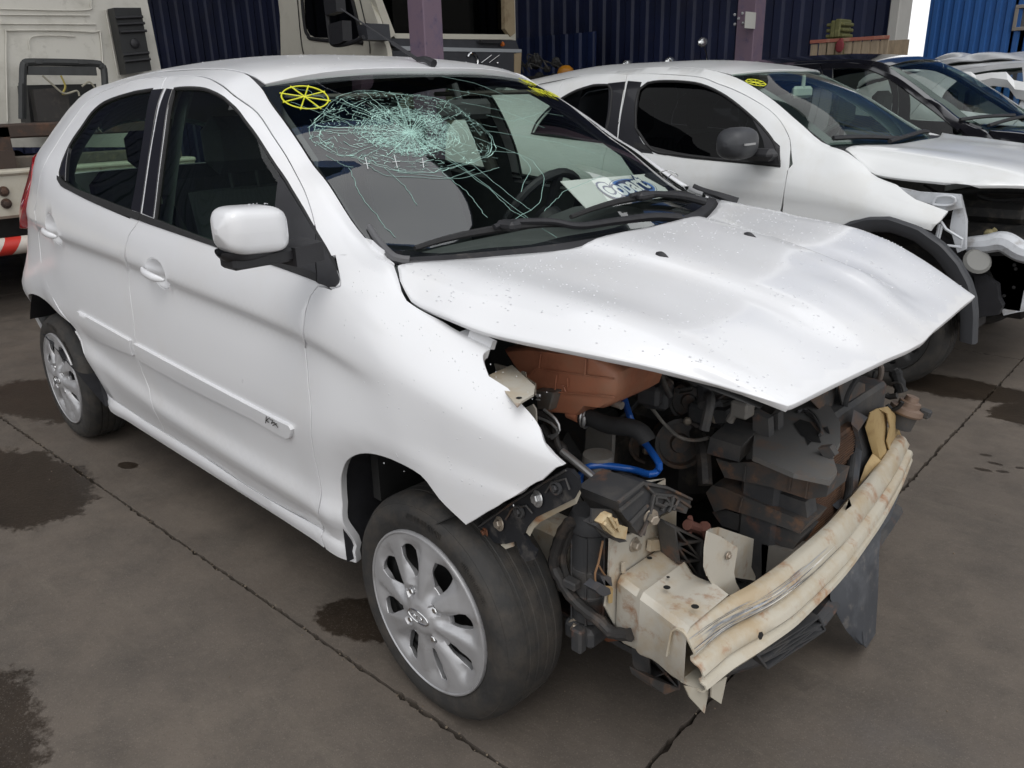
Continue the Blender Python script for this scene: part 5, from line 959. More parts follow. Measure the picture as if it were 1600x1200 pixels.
m = MB(); m.plate([(-6.4312, 3.4, 2.1295), (-6.1862, 3.4, 2.1482), (-6.1952, 3.4, 1.9574), (-6.2672, 3.4, 1.9372), (-6.4309, 3.4, 1.9338)], (.02, .10, 0)); m.build('door_mirror', PLAST, t2, 0); m = MB(); m.plate([(-6.4843, 3.4, 2.4812), (-6.2577, 3.4, 2.4595), (-6.262, 3.4, 2.2369), (-6.4742, 3.4, 2.2173)], (.02, .10, 0)); m.build('door_mirror', PLAST, t2, 0)
m = MB(); m.plate([(-6.3473, 3.7, 2.1224), (-6.1868, 3.7, 2.1358), (-6.176, 3.7, 1.9759), (-6.324, 3.7, 1.972)], (.0, .3, 0)); m.build('mirror_mount', GREYP, t2, 0)
# front
m = MB(); m.plate([(-6.42, 4.207, 2.0679), (-6.42, 6.1103, 2.1105), (-6.42, 6.1781, 2.0528), (-6.42, 4.2557, 2.0172)], (-.1, 0, 0)); m.build('screen_sill', CREAM, t2, 0)
m = MB(); m.plate([(-6.4, 3.9329, 2.5685), (-6.4, 4.0169, 2.5743), (-6.4, 4.2436, 2.0548), (-6.4, 4.1689, 2.0137), (-6.4, 4.0935, 2.1401)], (-.12, 0, 0)); m.build('screen_pillar', CREAM, t2, 0)
m = MB(); m.plate([(-6.4, 5.9757, 2.7091), (-6.4, 6.1444, 2.7207), (-6.4, 6.1481, 2.1252), (-6.4, 6.0659, 2.0858), (-6.4, 5.9664, 2.1709)], (-.12, 0, 0)); m.build('screen_pillar', mat('truck_edge', (.34, .27, .17), .7, var2=((.2, .14, .08), .6, 6)), t2, 0)
m = MB(); m.plate([(-6.46, 4.0623, 2.5834), (-6.46, 6.0589, 2.7208), (-6.46, 6.0935, 2.1125), (-6.46, 4.2555, 2.0653)], (-.01, 0, 0)); m.build('windscreen', DGLASS, t2, 0)
m = MB(); m.strip([[(-6.6, y, 2.12+.06*math.sin(3*y)) for y in np.linspace(4.2, 6.1, 9)], [(-7.3, y, 2.14) for y in np.linspace(4.2, 6.1, 9)]]); m.build('dashboard', DUSTY, t2)
m = MB(); m.plate([(-6.38, 4.0658, 2.0098), (-6.38, 6.1364, 2.042), (-6.38, 6.2027, 1.9161), (-6.38, 4.2865, 1.9107)], (-.15, 0, 0)); m.build('wiper_panel', GREYP, t2, 0)
m = MB(); m.plate([(-6.33, 4.2491, 1.9336), (-6.33, 6.1863, 1.9359), (-6.33, 6.1852, 1.8983), (-6.33, 4.2991, 1.8886)], (-.2, 0, 0)); m.build('trim_strip', mat('pale_strip', (.36, .38, .40), .4), t2, 0)
m = MB(); m.plate([(-6.34, 4.0756, 1.8853), (-6.34, 6.0904, 1.8974), (-6.34, 6.0765, 1.458), (-6.34, 4.1624, 1.4831)], (-.2, 0, 0)); gp = m.build('front_panel', GREYP, t2, 0)
m = MB(); m.plate([(-6.33, 6.0564, 1.8814), (-6.33, 6.1852, 1.8983), (-6.33, 6.137, 1.457), (-6.33, 6.0427, 1.4582)], (-.2, 0, 0)); m.build('panel_edge', mat('torn_edge', (.35, .27, .17), .7), t2, 0)
q = [(-6.325, 5.3202, 1.7922)][0]; m = MB(); m.tube([(q[0], q[1]+.085*math.cos(a), q[2]+.085*math.sin(a)) for a in np.linspace(-2.2, 2.6, 24)], .018, 8); m.build('front_emblem', CHROME, gp)
m = MB(); m.tube([(-6.325, 5.4678, 1.7719), (-6.325, 5.6454, 1.8607)], .006, 6); m.tube([(-6.325, 5.5977, 1.7729), (-6.325, 5.7781, 1.8625)], .006, 6); m.ball([(-6.32, 5.7361, 1.7738)][0], .018, 8); m.build('front_badge', CHROME, gp)
m = MB(); m.plate([(-6.3, 5.4569, 2.0276), (-6.3, 5.8045, 2.0292), (-6.3, 5.803, 1.9929), (-6.3, 5.4551, 1.9922)], (-.05, 0, 0)); m.build('step_handle', PLAST, t2, 0); m = MB(); m.ball([(-6.33, 5.844, 1.9882)][0], .03, 8); m.build('marker_lamp', mat('amber_lens', (.5, .12, .01), .3), t2)
for x in (-7.2, -8.3):
    for y in (4.2, 6.0): MB().lathe([(.2, -.14), (.45, -.14), (.5, -.1), (.5, .1), (.45, .14), (.2, .14)], Matrix.Translation((x, y, .5)) @ Matrix.Rotation(R(90), 4, 'X'), 32).build('front_wheel' if x > -8 else 'rear_wheel', TYRE, t2)
MB().box((-8.4, 4.3, .45), (-6.7, 6.0, .8)).build('chassis', DARK, t2)
# ---------- dock with motorcycles and scrap ----------
DK = .55
dk = mesh('loading_dock', *(lambda b: (b.V, b.F))(MB().box((-8.5, 5.9, 0), (-1.2, 8.8, DK), .01)), mat('dock_concrete', (.06, .055, .05), .8, var=.3, vscale=3), None, 0); tag(dk, kind='structure')
MOTO = mat('motorcycle_black', (.01, .01, .011), .3, coat=.4); MSHELL = mat('mirror_bright', (.75, .76, .76), .12, metal=.9)
def motorcycle(x, y, ang, label, mirs):
    t = empty('motorcycle', (x, y, DK), label, 'motorcycle', 'motorcycles on the dock in the dark shed'); T = Matrix.Translation((x, y, DK)) @ Matrix.Rotation(ang, 4, 'Z')
    w = lambda *c: T @ Vector(c)
    for a in (-.62, .62): MB().lathe([(.22, -.04), (.28, -.045), (.305, 0), (.28, .045), (.22, .04), (.22, -.04)], T @ Matrix.Translation((a, 0, .305)) @ Matrix.Rotation(R(90), 4, 'X'), 24).build('wheel', TYRE, t)
    m = MB(); m.tube([w(-.62, .05, .305), w(-.1, .05, .4), w(.35, 0, .85)], .025, 7).tube([w(-.62, -.05, .305), w(-.1, -.05, .4), w(.35, 0, .85)], .025, 7).tube([w(.62, .07, .305), w(.4, .06, .98)], .022, 7).tube([w(.62, -.07, .305), w(.4, -.06, .98)], .022, 7).box((0, 0, 0), (.001, .001, .001), 0, T); m.build('frame', DARK, t)
    m = MB(); m.ball(w(.12, 0, .82), .2, 12, (1.2, .75, .7)); m.build('fuel_tank', MOTO, t); m = MB(); m.ball(w(-.38, 0, .80), .2, 10, (1.7, .7, .35)); m.build('seat', MOTO, t); MB().ball(w(0, 0, .45), .2, 8, (1, .8, .9)).build('engine', ENG, t)
    m = MB(); m.tube([w(.28, -.36, 1.03), w(.38, -.12, 1.0), w(.38, .12, 1.0), w(.28, .36, 1.03)], .014, 7); hb = m.build('handlebar', DARK, t)
    MB().ball(w(.5, 0, .9), .1, 10, (.8, 1, 1)).build('headlamp', CHROME, t)
    for s_, h in mirs:
        m = MB(); m.tube([w(.32, s_*.27, 1.03), w(.34, s_*.30, 1.03+h*.55), w(.33, s_*.36, 1.03+h)], .006, 6); st = m.build('mirror_stem', CHROME, hb); MB().ball(w(.33, s_*.38, 1.05+h), .07, 12, (.5, 1.2, .7)).build('mirror_head', MSHELL, st)
    return t
pm = [(-3.6449, 6.2, 1.8682)][0]; motorcycle(pm[0]-.36, pm[1]+.33, R(-90)+R(90), 'motorcycle with a bright mirror standing highest above the second white car roof', [(-1, max(.05, pm[2]-DK-1.05))])
pm = [(-4.0631, 6.2, 1.6986)][0]; motorcycle(pm[0]-.36, pm[1]+.36, 0, 'motorcycle with a bright mirror just above the second white car roof, between two others', [(-1, max(.05, pm[2]-DK-1.05))])
pm = [(-4.5755, 6.2, 1.693)][0]; motorcycle(pm[0]-.45, pm[1]+.40, 0, 'motorcycle whose mirror barely shows above the second white car roof, leftmost of three', [(-1, max(.05, pm[2]-DK-1.05))])
rnd = random.Random(12)
m = MB(); cx, cy, cz = [(-6.1633, 6.3, 1.7189)][0]
for k in range(40): m.ball((cx+rnd.uniform(-.28, .3), cy+rnd.uniform(0, .35), rnd.uniform(DK, cz+.12)), rnd.uniform(.03, .09), 7, (1, 1, rnd.uniform(.6, 1.4)))
for k in range(10): a = (cx+rnd.uniform(-.3, .3), cy-.05, cz+rnd.uniform(-.1, .1)); m.tube([a, (a[0]+rnd.uniform(-.1, .1), a[1], a[2]+rnd.uniform(.02, .15)), (a[0]+rnd.uniform(-.2, .2), a[1]+.1, a[2])], .01, 6)
m.box((cx-.35, cy, DK), (cx+.4, cy+.5, cz-.1), .03); eg = m.build('scrap_engine', ENG); tag(eg, 'dark scrap engine on the dock between the truck and the motorcycles', 'engine')
m = MB(); q = [(-5.6492, 6.25, 1.641)][0]; m.lathe([(.105, -.25), (.11, -.02), (.09, .04), (.05, .075), (0, .085)], Matrix.Translation(q), 20); m.lathe([(.10, DK-q[2]), (.10, -.25)], Matrix.Translation(q), 20); tag(m.build('orange_drum', mat('orange_paint', (.42, .17, .01), .5, var=.3)), 'orange rounded drum top beside the scrap engine', 'drum')
# crate with slats on a stand
q0, q1, q2, q3 = [(-2.995, 7.2, 1.8553), (-2.1599, 7.2, 1.8444), (-2.1343, 7.2, 1.6513), (-2.9889, 7.2, 1.6627)]; st_ = MB().box((q0[0]+.02, 7.22, DK), (q1[0]-.02, 7.75, q2[2]-.03), .01); tag(st_.build('steel_stand', DARK), 'dark stand under the long pale crate in the shed', 'stand')
cr_ = empty('crate', ((q0[0]+q1[0])/2, 7.4, q2[2]-.03), 'long pale crate of upright boards below the bright blue wall', 'crate')
WOOD = mat('pale_board', (.33, .26, .18), .8, var=.35, vscale=6, stretch=(6, 6, 1), dirt=((.10, .07, .05), .5, 8, .55, .75))
nb_ = 9; W_ = (q1[0]-q0[0])/nb_; z1, z0_ = (q0[2]+q1[2])/2, q2[2]-.03
for k in range(nb_): MB().box((q0[0]+k*W_+.008, 7.2, z0_), (q0[0]+(k+1)*W_-.008, 7.22, z1+rnd.uniform(-.02, .02)), .003).build('board', WOOD, cr_)
MB().box((q0[0], 7.222, z0_), (q1[0], 7.75, z0_+.03)).box((q0[0], 7.73, z0_+.03), (q1[0], 7.75, z1)).build('crate_box', WOOD, cr_)
MB().box((q0[0], 7.185, z1-.01), (q1[0], 7.2, z1+.025), .003).build('top_rail', mat('faded_red', (.30, .10, .07), .7, var2=((.35, .28, .2), .6, 6)), cr_)
q4 = [(-2.8594, 7.3, 1.8881), (-2.6616, 7.3, 1.9759)]; m = MB()
for k in range(3): m.box((q4[0][0], 7.25, q4[0][2]+.0+k*.055), (q4[1][0], 7.5, q4[0][2]+.035+k*.055), .01)
m.box((q4[0][0]+.05, 7.24, q4[0][2]), (q4[0][0]+.1, 7.52, q4[0][2]+.17), .01).box((q4[1][0]-.1, 7.24, q4[0][2]), (q4[1][0]-.04, 7.52, q4[0][2]+.18), .01); m.box((q4[0][0]+.02, 7.27, z0_+.03), (q4[1][0]-.02, 7.48, q4[0][2])); tag(m.build('battery_crate', mat('olive_plastic', (.10, .10, .035), .6, dirt=((.3, .28, .12), .5, 9, .55, .7))), 'small olive and yellow crate standing on the long pale crate', 'crate')
m = MB(); q5 = [(-2.6445, 7.15, 1.7974)][0]; m.ball(q5, .05, 8, (1, .4, 1.3)).tube([q5, (q5[0], q5[1]+.02, z1+.02)], .02, 6); m.build('red_strap', mat('dark_red', (.16, .02, .025), .7), cr_)

# ---------- torn-open front of the white hatchback ----------
CREAMP = mat('beam_primer', (.46, .425, .35), .5, var2=((.38, .28, .16), .75, 6, .48, .66), dirt=((.30, .13, .05), .85, 14, .55, .70), bump=.15, bscale=40)
PRIMER = mat('cream_primer', (.46, .43, .37), .5, var2=((.40, .30, .18), .75, 8, .48, .66), dirt=((.26, .12, .05), .85, 17, .56, .70), bump=.15, bscale=40)
GOLD = mat('rust_primer', (.42, .30, .14), .5, var2=((.30, .19, .08), .7, 9), dirt=((.22, .10, .04), .6, 16, .55, .7))
DPLA = mat('dusty_plastic', (.042, .043, .046), .6, var2=((.10, .09, .08), .7, 8, .45, .68), dirt=((.19, .085, .045), .75, 10, .56, .7), bump=.1, bscale=120)
RPLA = mat('muddy_plastic', (.058, .056, .055), .65, var2=((.15, .085, .05), .75, 8, .50, .68), dirt=((.24, .12, .06), .6, 18, .55, .7), bump=.15, bscale=80)
TANK = mat('tank_orange', (.50, .20, .115), .42, var2=((.34, .125, .07), .7, 6), dirt=((.40, .25, .17), .65, 9, .45, .72))
BLUEH = mat('blue_hose', (.01, .085, .36), .28, coat=.3)
ALU = mat('aluminium', (.50, .50, .50), .35, metal=.8, dirt=((.2, .16, .12), .5, 20, .55, .7))
GREYM = mat('grey_steel', (.20, .19, .175), .55, metal=.2, var2=((.16, .11, .07), .6, 8), dirt=((.2, .09, .04), .6, 15, .58, .72))
OILY = mat('oily_metal', (.022, .021, .02), .5, var=.4, vscale=15, dirt=((.085, .07, .055), .8, 18, .5, .68), bump=.3, bscale=70)
BOLTM = mat('bolt_metal', (.38, .33, .27), .4, metal=.5, dirt=((.2, .1, .05), .7, 30, .5, .7))
def puff(m, poly, d, ins=.10, lift=.22):
    """moulded solid: outline poly is the near rim, d runs to its back; edges rounded"""
    P = [Vector(p) for p in poly]; c = sum(P, Vector())/len(P); d = Vector(d); n = len(P)
    rings = [[p+(c-p)*ins*1.6 for p in P], [p+(c-p)*ins*.5+d*lift*.3 for p in P], [p+d*lift for p in P], [p+d for p in P]]
    V = [p for r in rings for p in r]; F = [tuple(range(n-1, -1, -1)), tuple(3*n+k for k in range(n))]
    for i in range(3):
        for k in range(n): F.append((i*n+k, i*n+(k+1) % n, (i+1)*n+(k+1) % n, (i+1)*n+k))
    return m.add(V, F)
part = lambda name, m, fn, par=None, sm=30: (lambda b: (fn(b), b.build(name, m, par or ka, sm))[1])(MB())
# bumper beam with pressed ridges, scraped at its right end
top = [(0.5781, -0.6564, 0.435), (0.5844, -0.5826, 0.435), (0.5973, -0.5076, 0.435), (0.6139, -0.4071, 0.435), (0.6212, -0.2779, 0.435), (0.6218, -0.1191, 0.435), (0.6063, 0.0995, 0.435), (0.5815, 0.3523, 0.435), (0.547, 0.5557, 0.435)]
bot = [(0.6316, -0.651, 0.315), (0.6386, -0.5631, 0.315), (0.6483, -0.5045, 0.315), (0.6564, -0.4398, 0.315), (0.6659, -0.3295, 0.315), (0.6655, -0.1864, 0.315), (0.6407, 0.1314, 0.315), (0.5975, 0.4222, 0.315), (0.5514, 0.6514, 0.315)]
def rsm(P, n):
    P = np.array(P); t = np.r_[0, np.cumsum(np.linalg.norm(np.diff(P, axis=0), axis=1))]; t /= t[-1]; s = np.linspace(0, 1, n); return np.stack([hermite(t, P[:, k].copy(), slopes(t, P[:, k].copy()), s) for k in range(3)], 1)
Tt, Bb = rsm(top, 60), rsm(bot, 60); prof = [(0, 0), (.04, .008), (.10, .013), (.34, .020), (.39, .017), (.43, .006), (.47, .004), (.51, .010), (.55, .020), (.60, .023), (.70, .023), (.74, .018), (.78, .008), (.82, .008), (.86, .016), (.93, .016), (.98, .006), (1, -.004)]
rows = [Tt+np.array((-.030, 0, -.075)), Tt+np.array((-.022, 0, -.012)), Tt+np.array((-.012, 0, -.001))]
for s, o in prof:
    w = np.linspace(0, 1, 60); dent = .010*np.exp(-((w-.10)/.07)**2)*math.sin(math.pi*s)+.006*np.exp(-((w-.78)/.05)**2)*(s < .2)
    rows.append(Tt+(Bb-Tt)*s+np.stack([.8*o-dent, 0*w, .2*o*np.ones(60)], 1))
rows += [Bb+np.array((-.05, 0, -.002))]
beam = MB().strip(rows, -.004).build('bumper_beam', CREAMP, ka, 40)
SCR = mat('scraped_metal', (.42, .44, .47), .35, metal=.7, var2=((.15, .16, .18), .8, 40, .45, .55), dirt=((.45, .38, .28), .8, 22, .52, .62), stretch=(1, .12, 1))
rs_ = random.Random(21); sc1, sc2, sc3 = MB(), MB(), MB()
def beam_at(w, s_):
    o = float(np.interp(s_, [q[0] for q in prof], [q[1] for q in prof])); dent = .010*math.exp(-((w-.10)/.07)**2)*math.sin(math.pi*s_); i = w*59; k = min(58, int(i)); f = i-k
    p_ = (Tt[k]+(Bb-Tt)[k]*s_)*(1-f)+(Tt[k+1]+(Bb-Tt)[k+1]*s_)*f; return p_+np.array((.8*o-dent+.0009, 0, .2*o+.0007))
for k in range(95):
    w0 = rs_.uniform(-.05, .38)*rs_.random()**.4; s0 = .12+rs_.random()*.27+.10*max(0, w0); L = rs_.uniform(.02, .14); hw = rs_.uniform(.002, .008); sl = rs_.uniform(-.02, .14)
    t = [max(0.002, min(.5, w0+L*j/6)) for j in range(7)]; 
    if t[-1]-t[0] < .01: continue
    cen = [min(.40, s0+sl*(q-t[0])) for q in t]; wid = [hw*math.sin(math.pi*(j+.3)/6.6) for j in range(7)]
    rs_.choice((sc1, sc1, sc2, sc3)).strip([[beam_at(q, c_-w_) for q, c_, w_ in zip(t, cen, wid)], [beam_at(q, c_+w_) for q, c_, w_ in zip(t, cen, wid)]])
for b_, m_ in ((sc1, SCR), (sc2, mat('scrape_dark', (.09, .10, .12), .5, metal=.4)), (sc3, mat('scrape_pale', (.62, .60, .55), .5))):
    tag(b_.build('scratch', m_, beam), kind='stuff')
part('beam_tab', CREAMP, lambda b: b.plate([(0.62, -0.6987, 0.3548), (0.62, -0.6057, 0.2872), (0.62, -0.6167, 0.2359), (0.62, -0.6774, 0.3144)], (-.003, 0, 0)).plate([(0.63, -0.6151, 0.3082), (0.63, -0.5553, 0.2929), (0.63, -0.5703, 0.2355), (0.63, -0.6117, 0.2781)], (-.003, 0, 0)), beam)
part('beam_fin', CREAMP, lambda b: b.plate([(0.615, 0.0017, 0.4119), (0.615, 0.021, 0.462), (0.615, 0.0818, 0.3837)], (0, -.004, 0)), beam)
part('beam_hole', DARK, lambda b: b.add([(q[0], q[1], q[2]) for q in [(0.688, -0.5494, 0.4095), (0.688, -0.5589, 0.4222), (0.688, -0.5553, 0.4305), (0.688, -0.5419, 0.4244), (0.688, -0.5349, 0.4132), (0.688, -0.5414, 0.4064)]], [(0, 1, 2, 3, 4, 5)]), beam, 0)
# crash box, flange and bolts
cb = []
for f_, t in ((0, 0), (.12, .1), (.3, .28), (.38, .36), (.55, .5), (.62, .6), (.8, .8), (1, 1)):
    wob = .010*math.sin(f_*19); x = .405+.185*t; yc = -.545-.025*t; hw = .082+wob*.5; z0, z1 = .305+.0*t, .462-.022*t+wob*.5
    cb.append([(x, yc-hw+.01, z0), (x, yc-hw, z0+.012), (x, yc-hw, z1-.012), (x, yc-hw+.012, z1), (x, yc+hw-.012, z1), (x, yc+hw, z1-.012), (x, yc+hw, z0+.012), (x, yc+hw-.01, z0), (x, yc-hw+.01, z0)])
cbo = MB().strip(cb).build('crash_box', PRIMER, ka, 40)
part('box_hole', DARK, lambda b: [b.lathe([(0, .0006), (r, .0006)], Matrix.Translation(q), 10) for q, r in zip([(0.4129, -0.5242, 0.4635), (0.4833, -0.5586, 0.4635), (0.5019, -0.5909, 0.4635), (0.5785, -0.6083, 0.4635)], (.006, .004, .0075, .008))], cbo, 0)
fl = part('flange_plate', PRIMER, lambda b: b.plate([(0.4, -0.6464, 0.5654), (0.4, -0.5787, 0.5402), (0.4, -0.5219, 0.5387), (0.4, -0.4073, 0.5302), (0.4, -0.4024, 0.4382), (0.4, -0.421, 0.4134), (0.4, -0.515, 0.4167), (0.4, -0.5213, 0.3123), (0.4, -0.5685, 0.3076), (0.4, -0.6125, 0.3203), (0.4, -0.6384, 0.3668), (0.4, -0.6589, 0.4046), (0.4, -0.6479, 0.4733)], (-.005, 0, 0)))
for q in [(0.401, -0.5653, 0.5102), (0.401, -0.4699, 0.4818), (0.401, -0.5896, 0.3378), (0.401, -0.503, 0.5496)]: part('flange_bolt', BOLTM, lambda b: b.bolt(q, (1, 0, 0), .0105, .012), fl)
part('flange_tab', PRIMER, lambda b: b.plate([(0.415, -0.5227, 0.5061), (0.415, -0.4887, 0.4941), (0.415, -0.4868, 0.4662), (0.415, -0.5258, 0.4809)], (-.01, 0, 0)).plate([(0.408, -0.616, 0.492), (0.408, -0.605, 0.4899), (0.408, -0.6016, 0.4605), (0.408, -0.6151, 0.467)], (-.003, 0, 0)).plate([(0.408, -0.6159, 0.4285), (0.408, -0.6046, 0.4244), (0.408, -0.6036, 0.397), (0.408, -0.6148, 0.4012)], (-.003, 0, 0)), fl)
part('orange_tab', GOLD, lambda b: b.plate([(0.41, -0.6757, 0.4837), (0.41, -0.6473, 0.4468), (0.41, -0.6484, 0.4133), (0.41, -0.6593, 0.4174), (0.41, -0.6622, 0.4482), (0.41, -0.6731, 0.4628)], (-.003, 0, 0)), fl)
# headlamp carrier: black ribbed bracket over the flange
hc = part('lamp_bracket', DPLA, lambda b: b.plate([(0.445, -0.6088, 0.5667), (0.445, -0.6752, 0.6491), (0.445, -0.6841, 0.6733), (0.445, -0.6042, 0.6836), (0.445, -0.565, 0.6444), (0.445, -0.5765, 0.6157), (0.445, -0.5841, 0.5941)], (-.10, .0, 0)).plate([(0.44, -0.597, 0.6791), (0.44, -0.5119, 0.6366), (0.44, -0.4144, 0.5712), (0.44, -0.4179, 0.5538), (0.44, -0.5575, 0.6397)], (-.07, 0, 0)).plate([(0.445, -0.565, 0.6444), (0.445, -0.5374, 0.6335), (0.445, -0.5131, 0.6151), (0.445, -0.4941, 0.6121), (0.445, -0.4312, 0.5595), (0.445, -0.4401, 0.5476), (0.445, -0.4914, 0.578), (0.445, -0.5202, 0.5853), (0.445, -0.5432, 0.5859), (0.445, -0.5761, 0.6083)], (-.05, 0, 0)), None, 0)
for st in ([(0.448, -0.6881, 0.676), (0.448, -0.6086, 0.6862), (0.448, -0.5695, 0.6472)], [(0.452, -0.5755, 0.6509), (0.452, -0.5899, 0.5992), (0.452, -0.6189, 0.5739)], [(0.448, -0.6834, 0.6564), (0.448, -0.6097, 0.6685)], [(0.449, -0.6484, 0.6142), (0.449, -0.5918, 0.6306)], [(0.445, -0.565, 0.6444), (0.445, -0.4941, 0.6121), (0.445, -0.4262, 0.559)], [(0.445, -0.6042, 0.6836), (0.445, -0.5196, 0.6412), (0.445, -0.4228, 0.5763)], [(0.45, -0.5423, 0.5992), (0.45, -0.5294, 0.6116), (0.45, -0.4646, 0.5704)], [(0.45, -0.563, 0.6396), (0.45, -0.5303, 0.6237), (0.45, -0.5152, 0.6059), (0.45, -0.5335, 0.6044), (0.45, -0.5666, 0.6266), (0.45, -0.563, 0.6396)], [(0.45, -0.502, 0.617), (0.45, -0.5096, 0.5947), (0.45, -0.5183, 0.5864)], [(0.45, -0.4815, 0.5984), (0.45, -0.4993, 0.583)], [(0.45, -0.588, 0.615), (0.45, -0.6051, 0.57)]): part('bracket_rib', RPLA, lambda b: b.tube(st, .004, 5, smooth=False), hc)
part('bracket_bolt', BOLTM, lambda b: b.bolt([(0.452, -0.5835, 0.6023)][0], (1, -.4, 0), .011, .016), hc)
part('lamp_tab', PRIMER, lambda b: b.plate([(0.4, -0.6294, 0.6252), (0.4, -0.5279, 0.6439), (0.4, -0.4565, 0.623), (0.4, -0.4553, 0.6073), (0.4, -0.5391, 0.6422), (0.4, -0.6147, 0.625)], (-.004, 0, 0)), hc)
cup = part('clip_holder', DPLA, lambda b: b.plate([(0.42, -0.7319, 0.67), (0.42, -0.6456, 0.632), (0.42, -0.6224, 0.5746), (0.42, -0.6258, 0.5525), (0.42, -0.6912, 0.5902), (0.42, -0.7314, 0.6357)], (-.004, 0, 0)).plate([(0.43, -0.7051, 0.6394), (0.43, -0.7342, 0.638), (0.43, -0.6565, 0.5673), (0.43, -0.6309, 0.5588)], (-.03, 0, 0)), None, 0)
CLIP = mat('bleached_clip', (.52, .42, .26), .6, dirt=((.4, .22, .08), .5, 20))
part('broken_clip', CLIP, lambda b: (b.plate([(0.438, -0.7251, 0.6426), (0.438, -0.7059, 0.651), (0.438, -0.694, 0.6502), (0.438, -0.6895, 0.6331), (0.438, -0.6816, 0.6353), (0.438, -0.6708, 0.6167), (0.438, -0.6412, 0.5984), (0.438, -0.6465, 0.5733), (0.438, -0.6802, 0.5925), (0.438, -0.709, 0.6191)], (-.018, 0, 0)), [b.tube(s_, .004, 5) for s_ in ([(0.442, -0.7205, 0.6422), (0.442, -0.6941, 0.6114)], [(0.442, -0.7072, 0.653), (0.442, -0.6863, 0.6193)], [(0.442, -0.6868, 0.6362), (0.442, -0.6737, 0.6054)])]), cup, 0)
# canister with bands, harness and connector
cx, cy = .30, -.585
T = Matrix.Translation((cx, cy, 0)); can = MB().lathe([(0, .29), (.03, .29), (.042, .30), (.044, .36), (.046, .362), (.046, .368), (.044, .37), (.0445, .42), (.0465, .422), (.0465, .432), (.0445, .434), (.045, .52), (.049, .525), (.050, .54), (.047, .55), (.040, .565), (.02, .572), (0, .572)], T, 32).build('canister', DPLA, ka)
part('canister_foot', DPLA, lambda b: b.box((cx-.04, cy-.05, .245), (cx+.045, cy+.03, .295), .01).box((cx+.0, cy-.07, .24), (cx+.03, cy-.045, .30), .005), can)
part('canister_rib', DPLA, lambda b: [b.tube([(cx+.0455*math.cos(a), cy+.0455*math.sin(a), .30), (cx+.0455*math.cos(a), cy+.0455*math.sin(a), .52)], .003, 5) for a in (-.2, .5, -1.1, -2)], can)
part('drain_nut', BOLTM, lambda b: b.bolt([(0.2905, -0.62, 0.2808)][0], (.5, -.8, 0), .013, .014), can)
HAR = mat('harness_sleeve', (.03, .028, .027), .6, dirt=((.13, .10, .08), .7, 20, .5, .68))
part('wiring_harness', HAR, lambda b: b.tube([(0.2901, -0.64, 0.5546), (0.2686, -0.64, 0.5231), (0.2482, -0.64, 0.4674), (0.2422, -0.64, 0.4243), (0.2608, -0.64, 0.3997), (0.2757, -0.64, 0.3817), (0.305, -0.64, 0.3624), (0.341, -0.64, 0.3501), (0.3761, -0.64, 0.3446), (0.402, -0.64, 0.3317), (0.4514, -0.64, 0.3505)], .0125, 10, ring=.16))
part('wiring_harness', HAR, lambda b: b.tube([(0.287, -0.63, 0.5384), (0.269, -0.63, 0.4873), (0.2597, -0.63, 0.4434), (0.2745, -0.63, 0.4009), (0.2966, -0.63, 0.3616)], .008, 8))
part('harness_clip', DPLA, lambda b: b.box((-.015, -.012, -.008), (.02, .012, .012), .003, Matrix.Translation([(0.2946, -0.645, 0.4059)][0])))
cn = part('connector', mat('connector_grey', (.055, .056, .062), .5, dirt=((.12, .09, .07), .5, 18)), lambda b: b.plate([(0.415, -0.7126, 0.4789), (0.415, -0.6924, 0.4837), (0.415, -0.6647, 0.4578), (0.415, -0.6601, 0.4433), (0.415, -0.6812, 0.4479), (0.415, -0.6959, 0.4585)], (-.03, 0, 0)).plate([(0.41, -0.6905, 0.4984), (0.41, -0.6546, 0.4779), (0.41, -0.6497, 0.4541), (0.41, -0.6754, 0.4685)], (-.025, 0, 0)), None, 0)
for st in ([(0.4, -0.6712, 0.5662), (0.4, -0.6845, 0.5209), (0.4, -0.6944, 0.5033), (0.4, -0.6919, 0.4797), (0.4, -0.6812, 0.4592)], [(0.4, -0.6823, 0.5139), (0.4, -0.6716, 0.4953), (0.4, -0.6608, 0.4795)]): part('wire', mat('wire_tan', (.22, .12, .06), .6), lambda b: b.tube(st, .0022, 5), cn)
# black carrier strip along the wing's cut edge, with its bolts
cs = MB(); ribs = [(0.111, -0.752, 0.5166), (0.1491, -0.752, 0.5531), (0.2279, -0.752, 0.6257), (0.317, -0.752, 0.7006), (0.3693, -0.752, 0.7409), (0.3865, -0.752, 0.7438), (0.4021, -0.752, 0.7344), (0.4053, -0.752, 0.7117), (0.3945, -0.752, 0.6906), (0.3496, -0.752, 0.6553), (0.2952, -0.752, 0.614), (0.2699, -0.752, 0.5811), (0.2586, -0.752, 0.5589), (0.2761, -0.752, 0.539), (0.2937, -0.752, 0.5313), (0.2898, -0.752, 0.5147), (0.2606, -0.752, 0.4962), (0.2463, -0.752, 0.5086), (0.236, -0.752, 0.5348), (0.2055, -0.752, 0.5164), (0.1664, -0.752, 0.5037), (0.1389, -0.752, 0.5084), (0.1312, -0.752, 0.5149)]
cs.plate(ribs, (-.004, .012, 0)); cso = cs.build('bumper_carrier', mat('carrier_black', (.014, .015, .018), .5, dirt=((.12, .11, .10), .5, 26, .52, .66)), ka, 0)
for q, mm, r in zip([(0.1445, -0.753, 0.5206), (0.1891, -0.753, 0.5595), (0.2502, -0.753, 0.6108), (0.2986, -0.753, 0.657), (0.3507, -0.753, 0.6987)], (RUST_ := mat('rusty_bolt', (.15, .06, .03), .7), BOLTM, DPLA, ALU, DPLA), (.007, .0105, .008, .0115, .008)):
    part('carrier_bolt', mm, lambda b: b.bolt(q, (-.2, -1, .1), r, .008), cso)
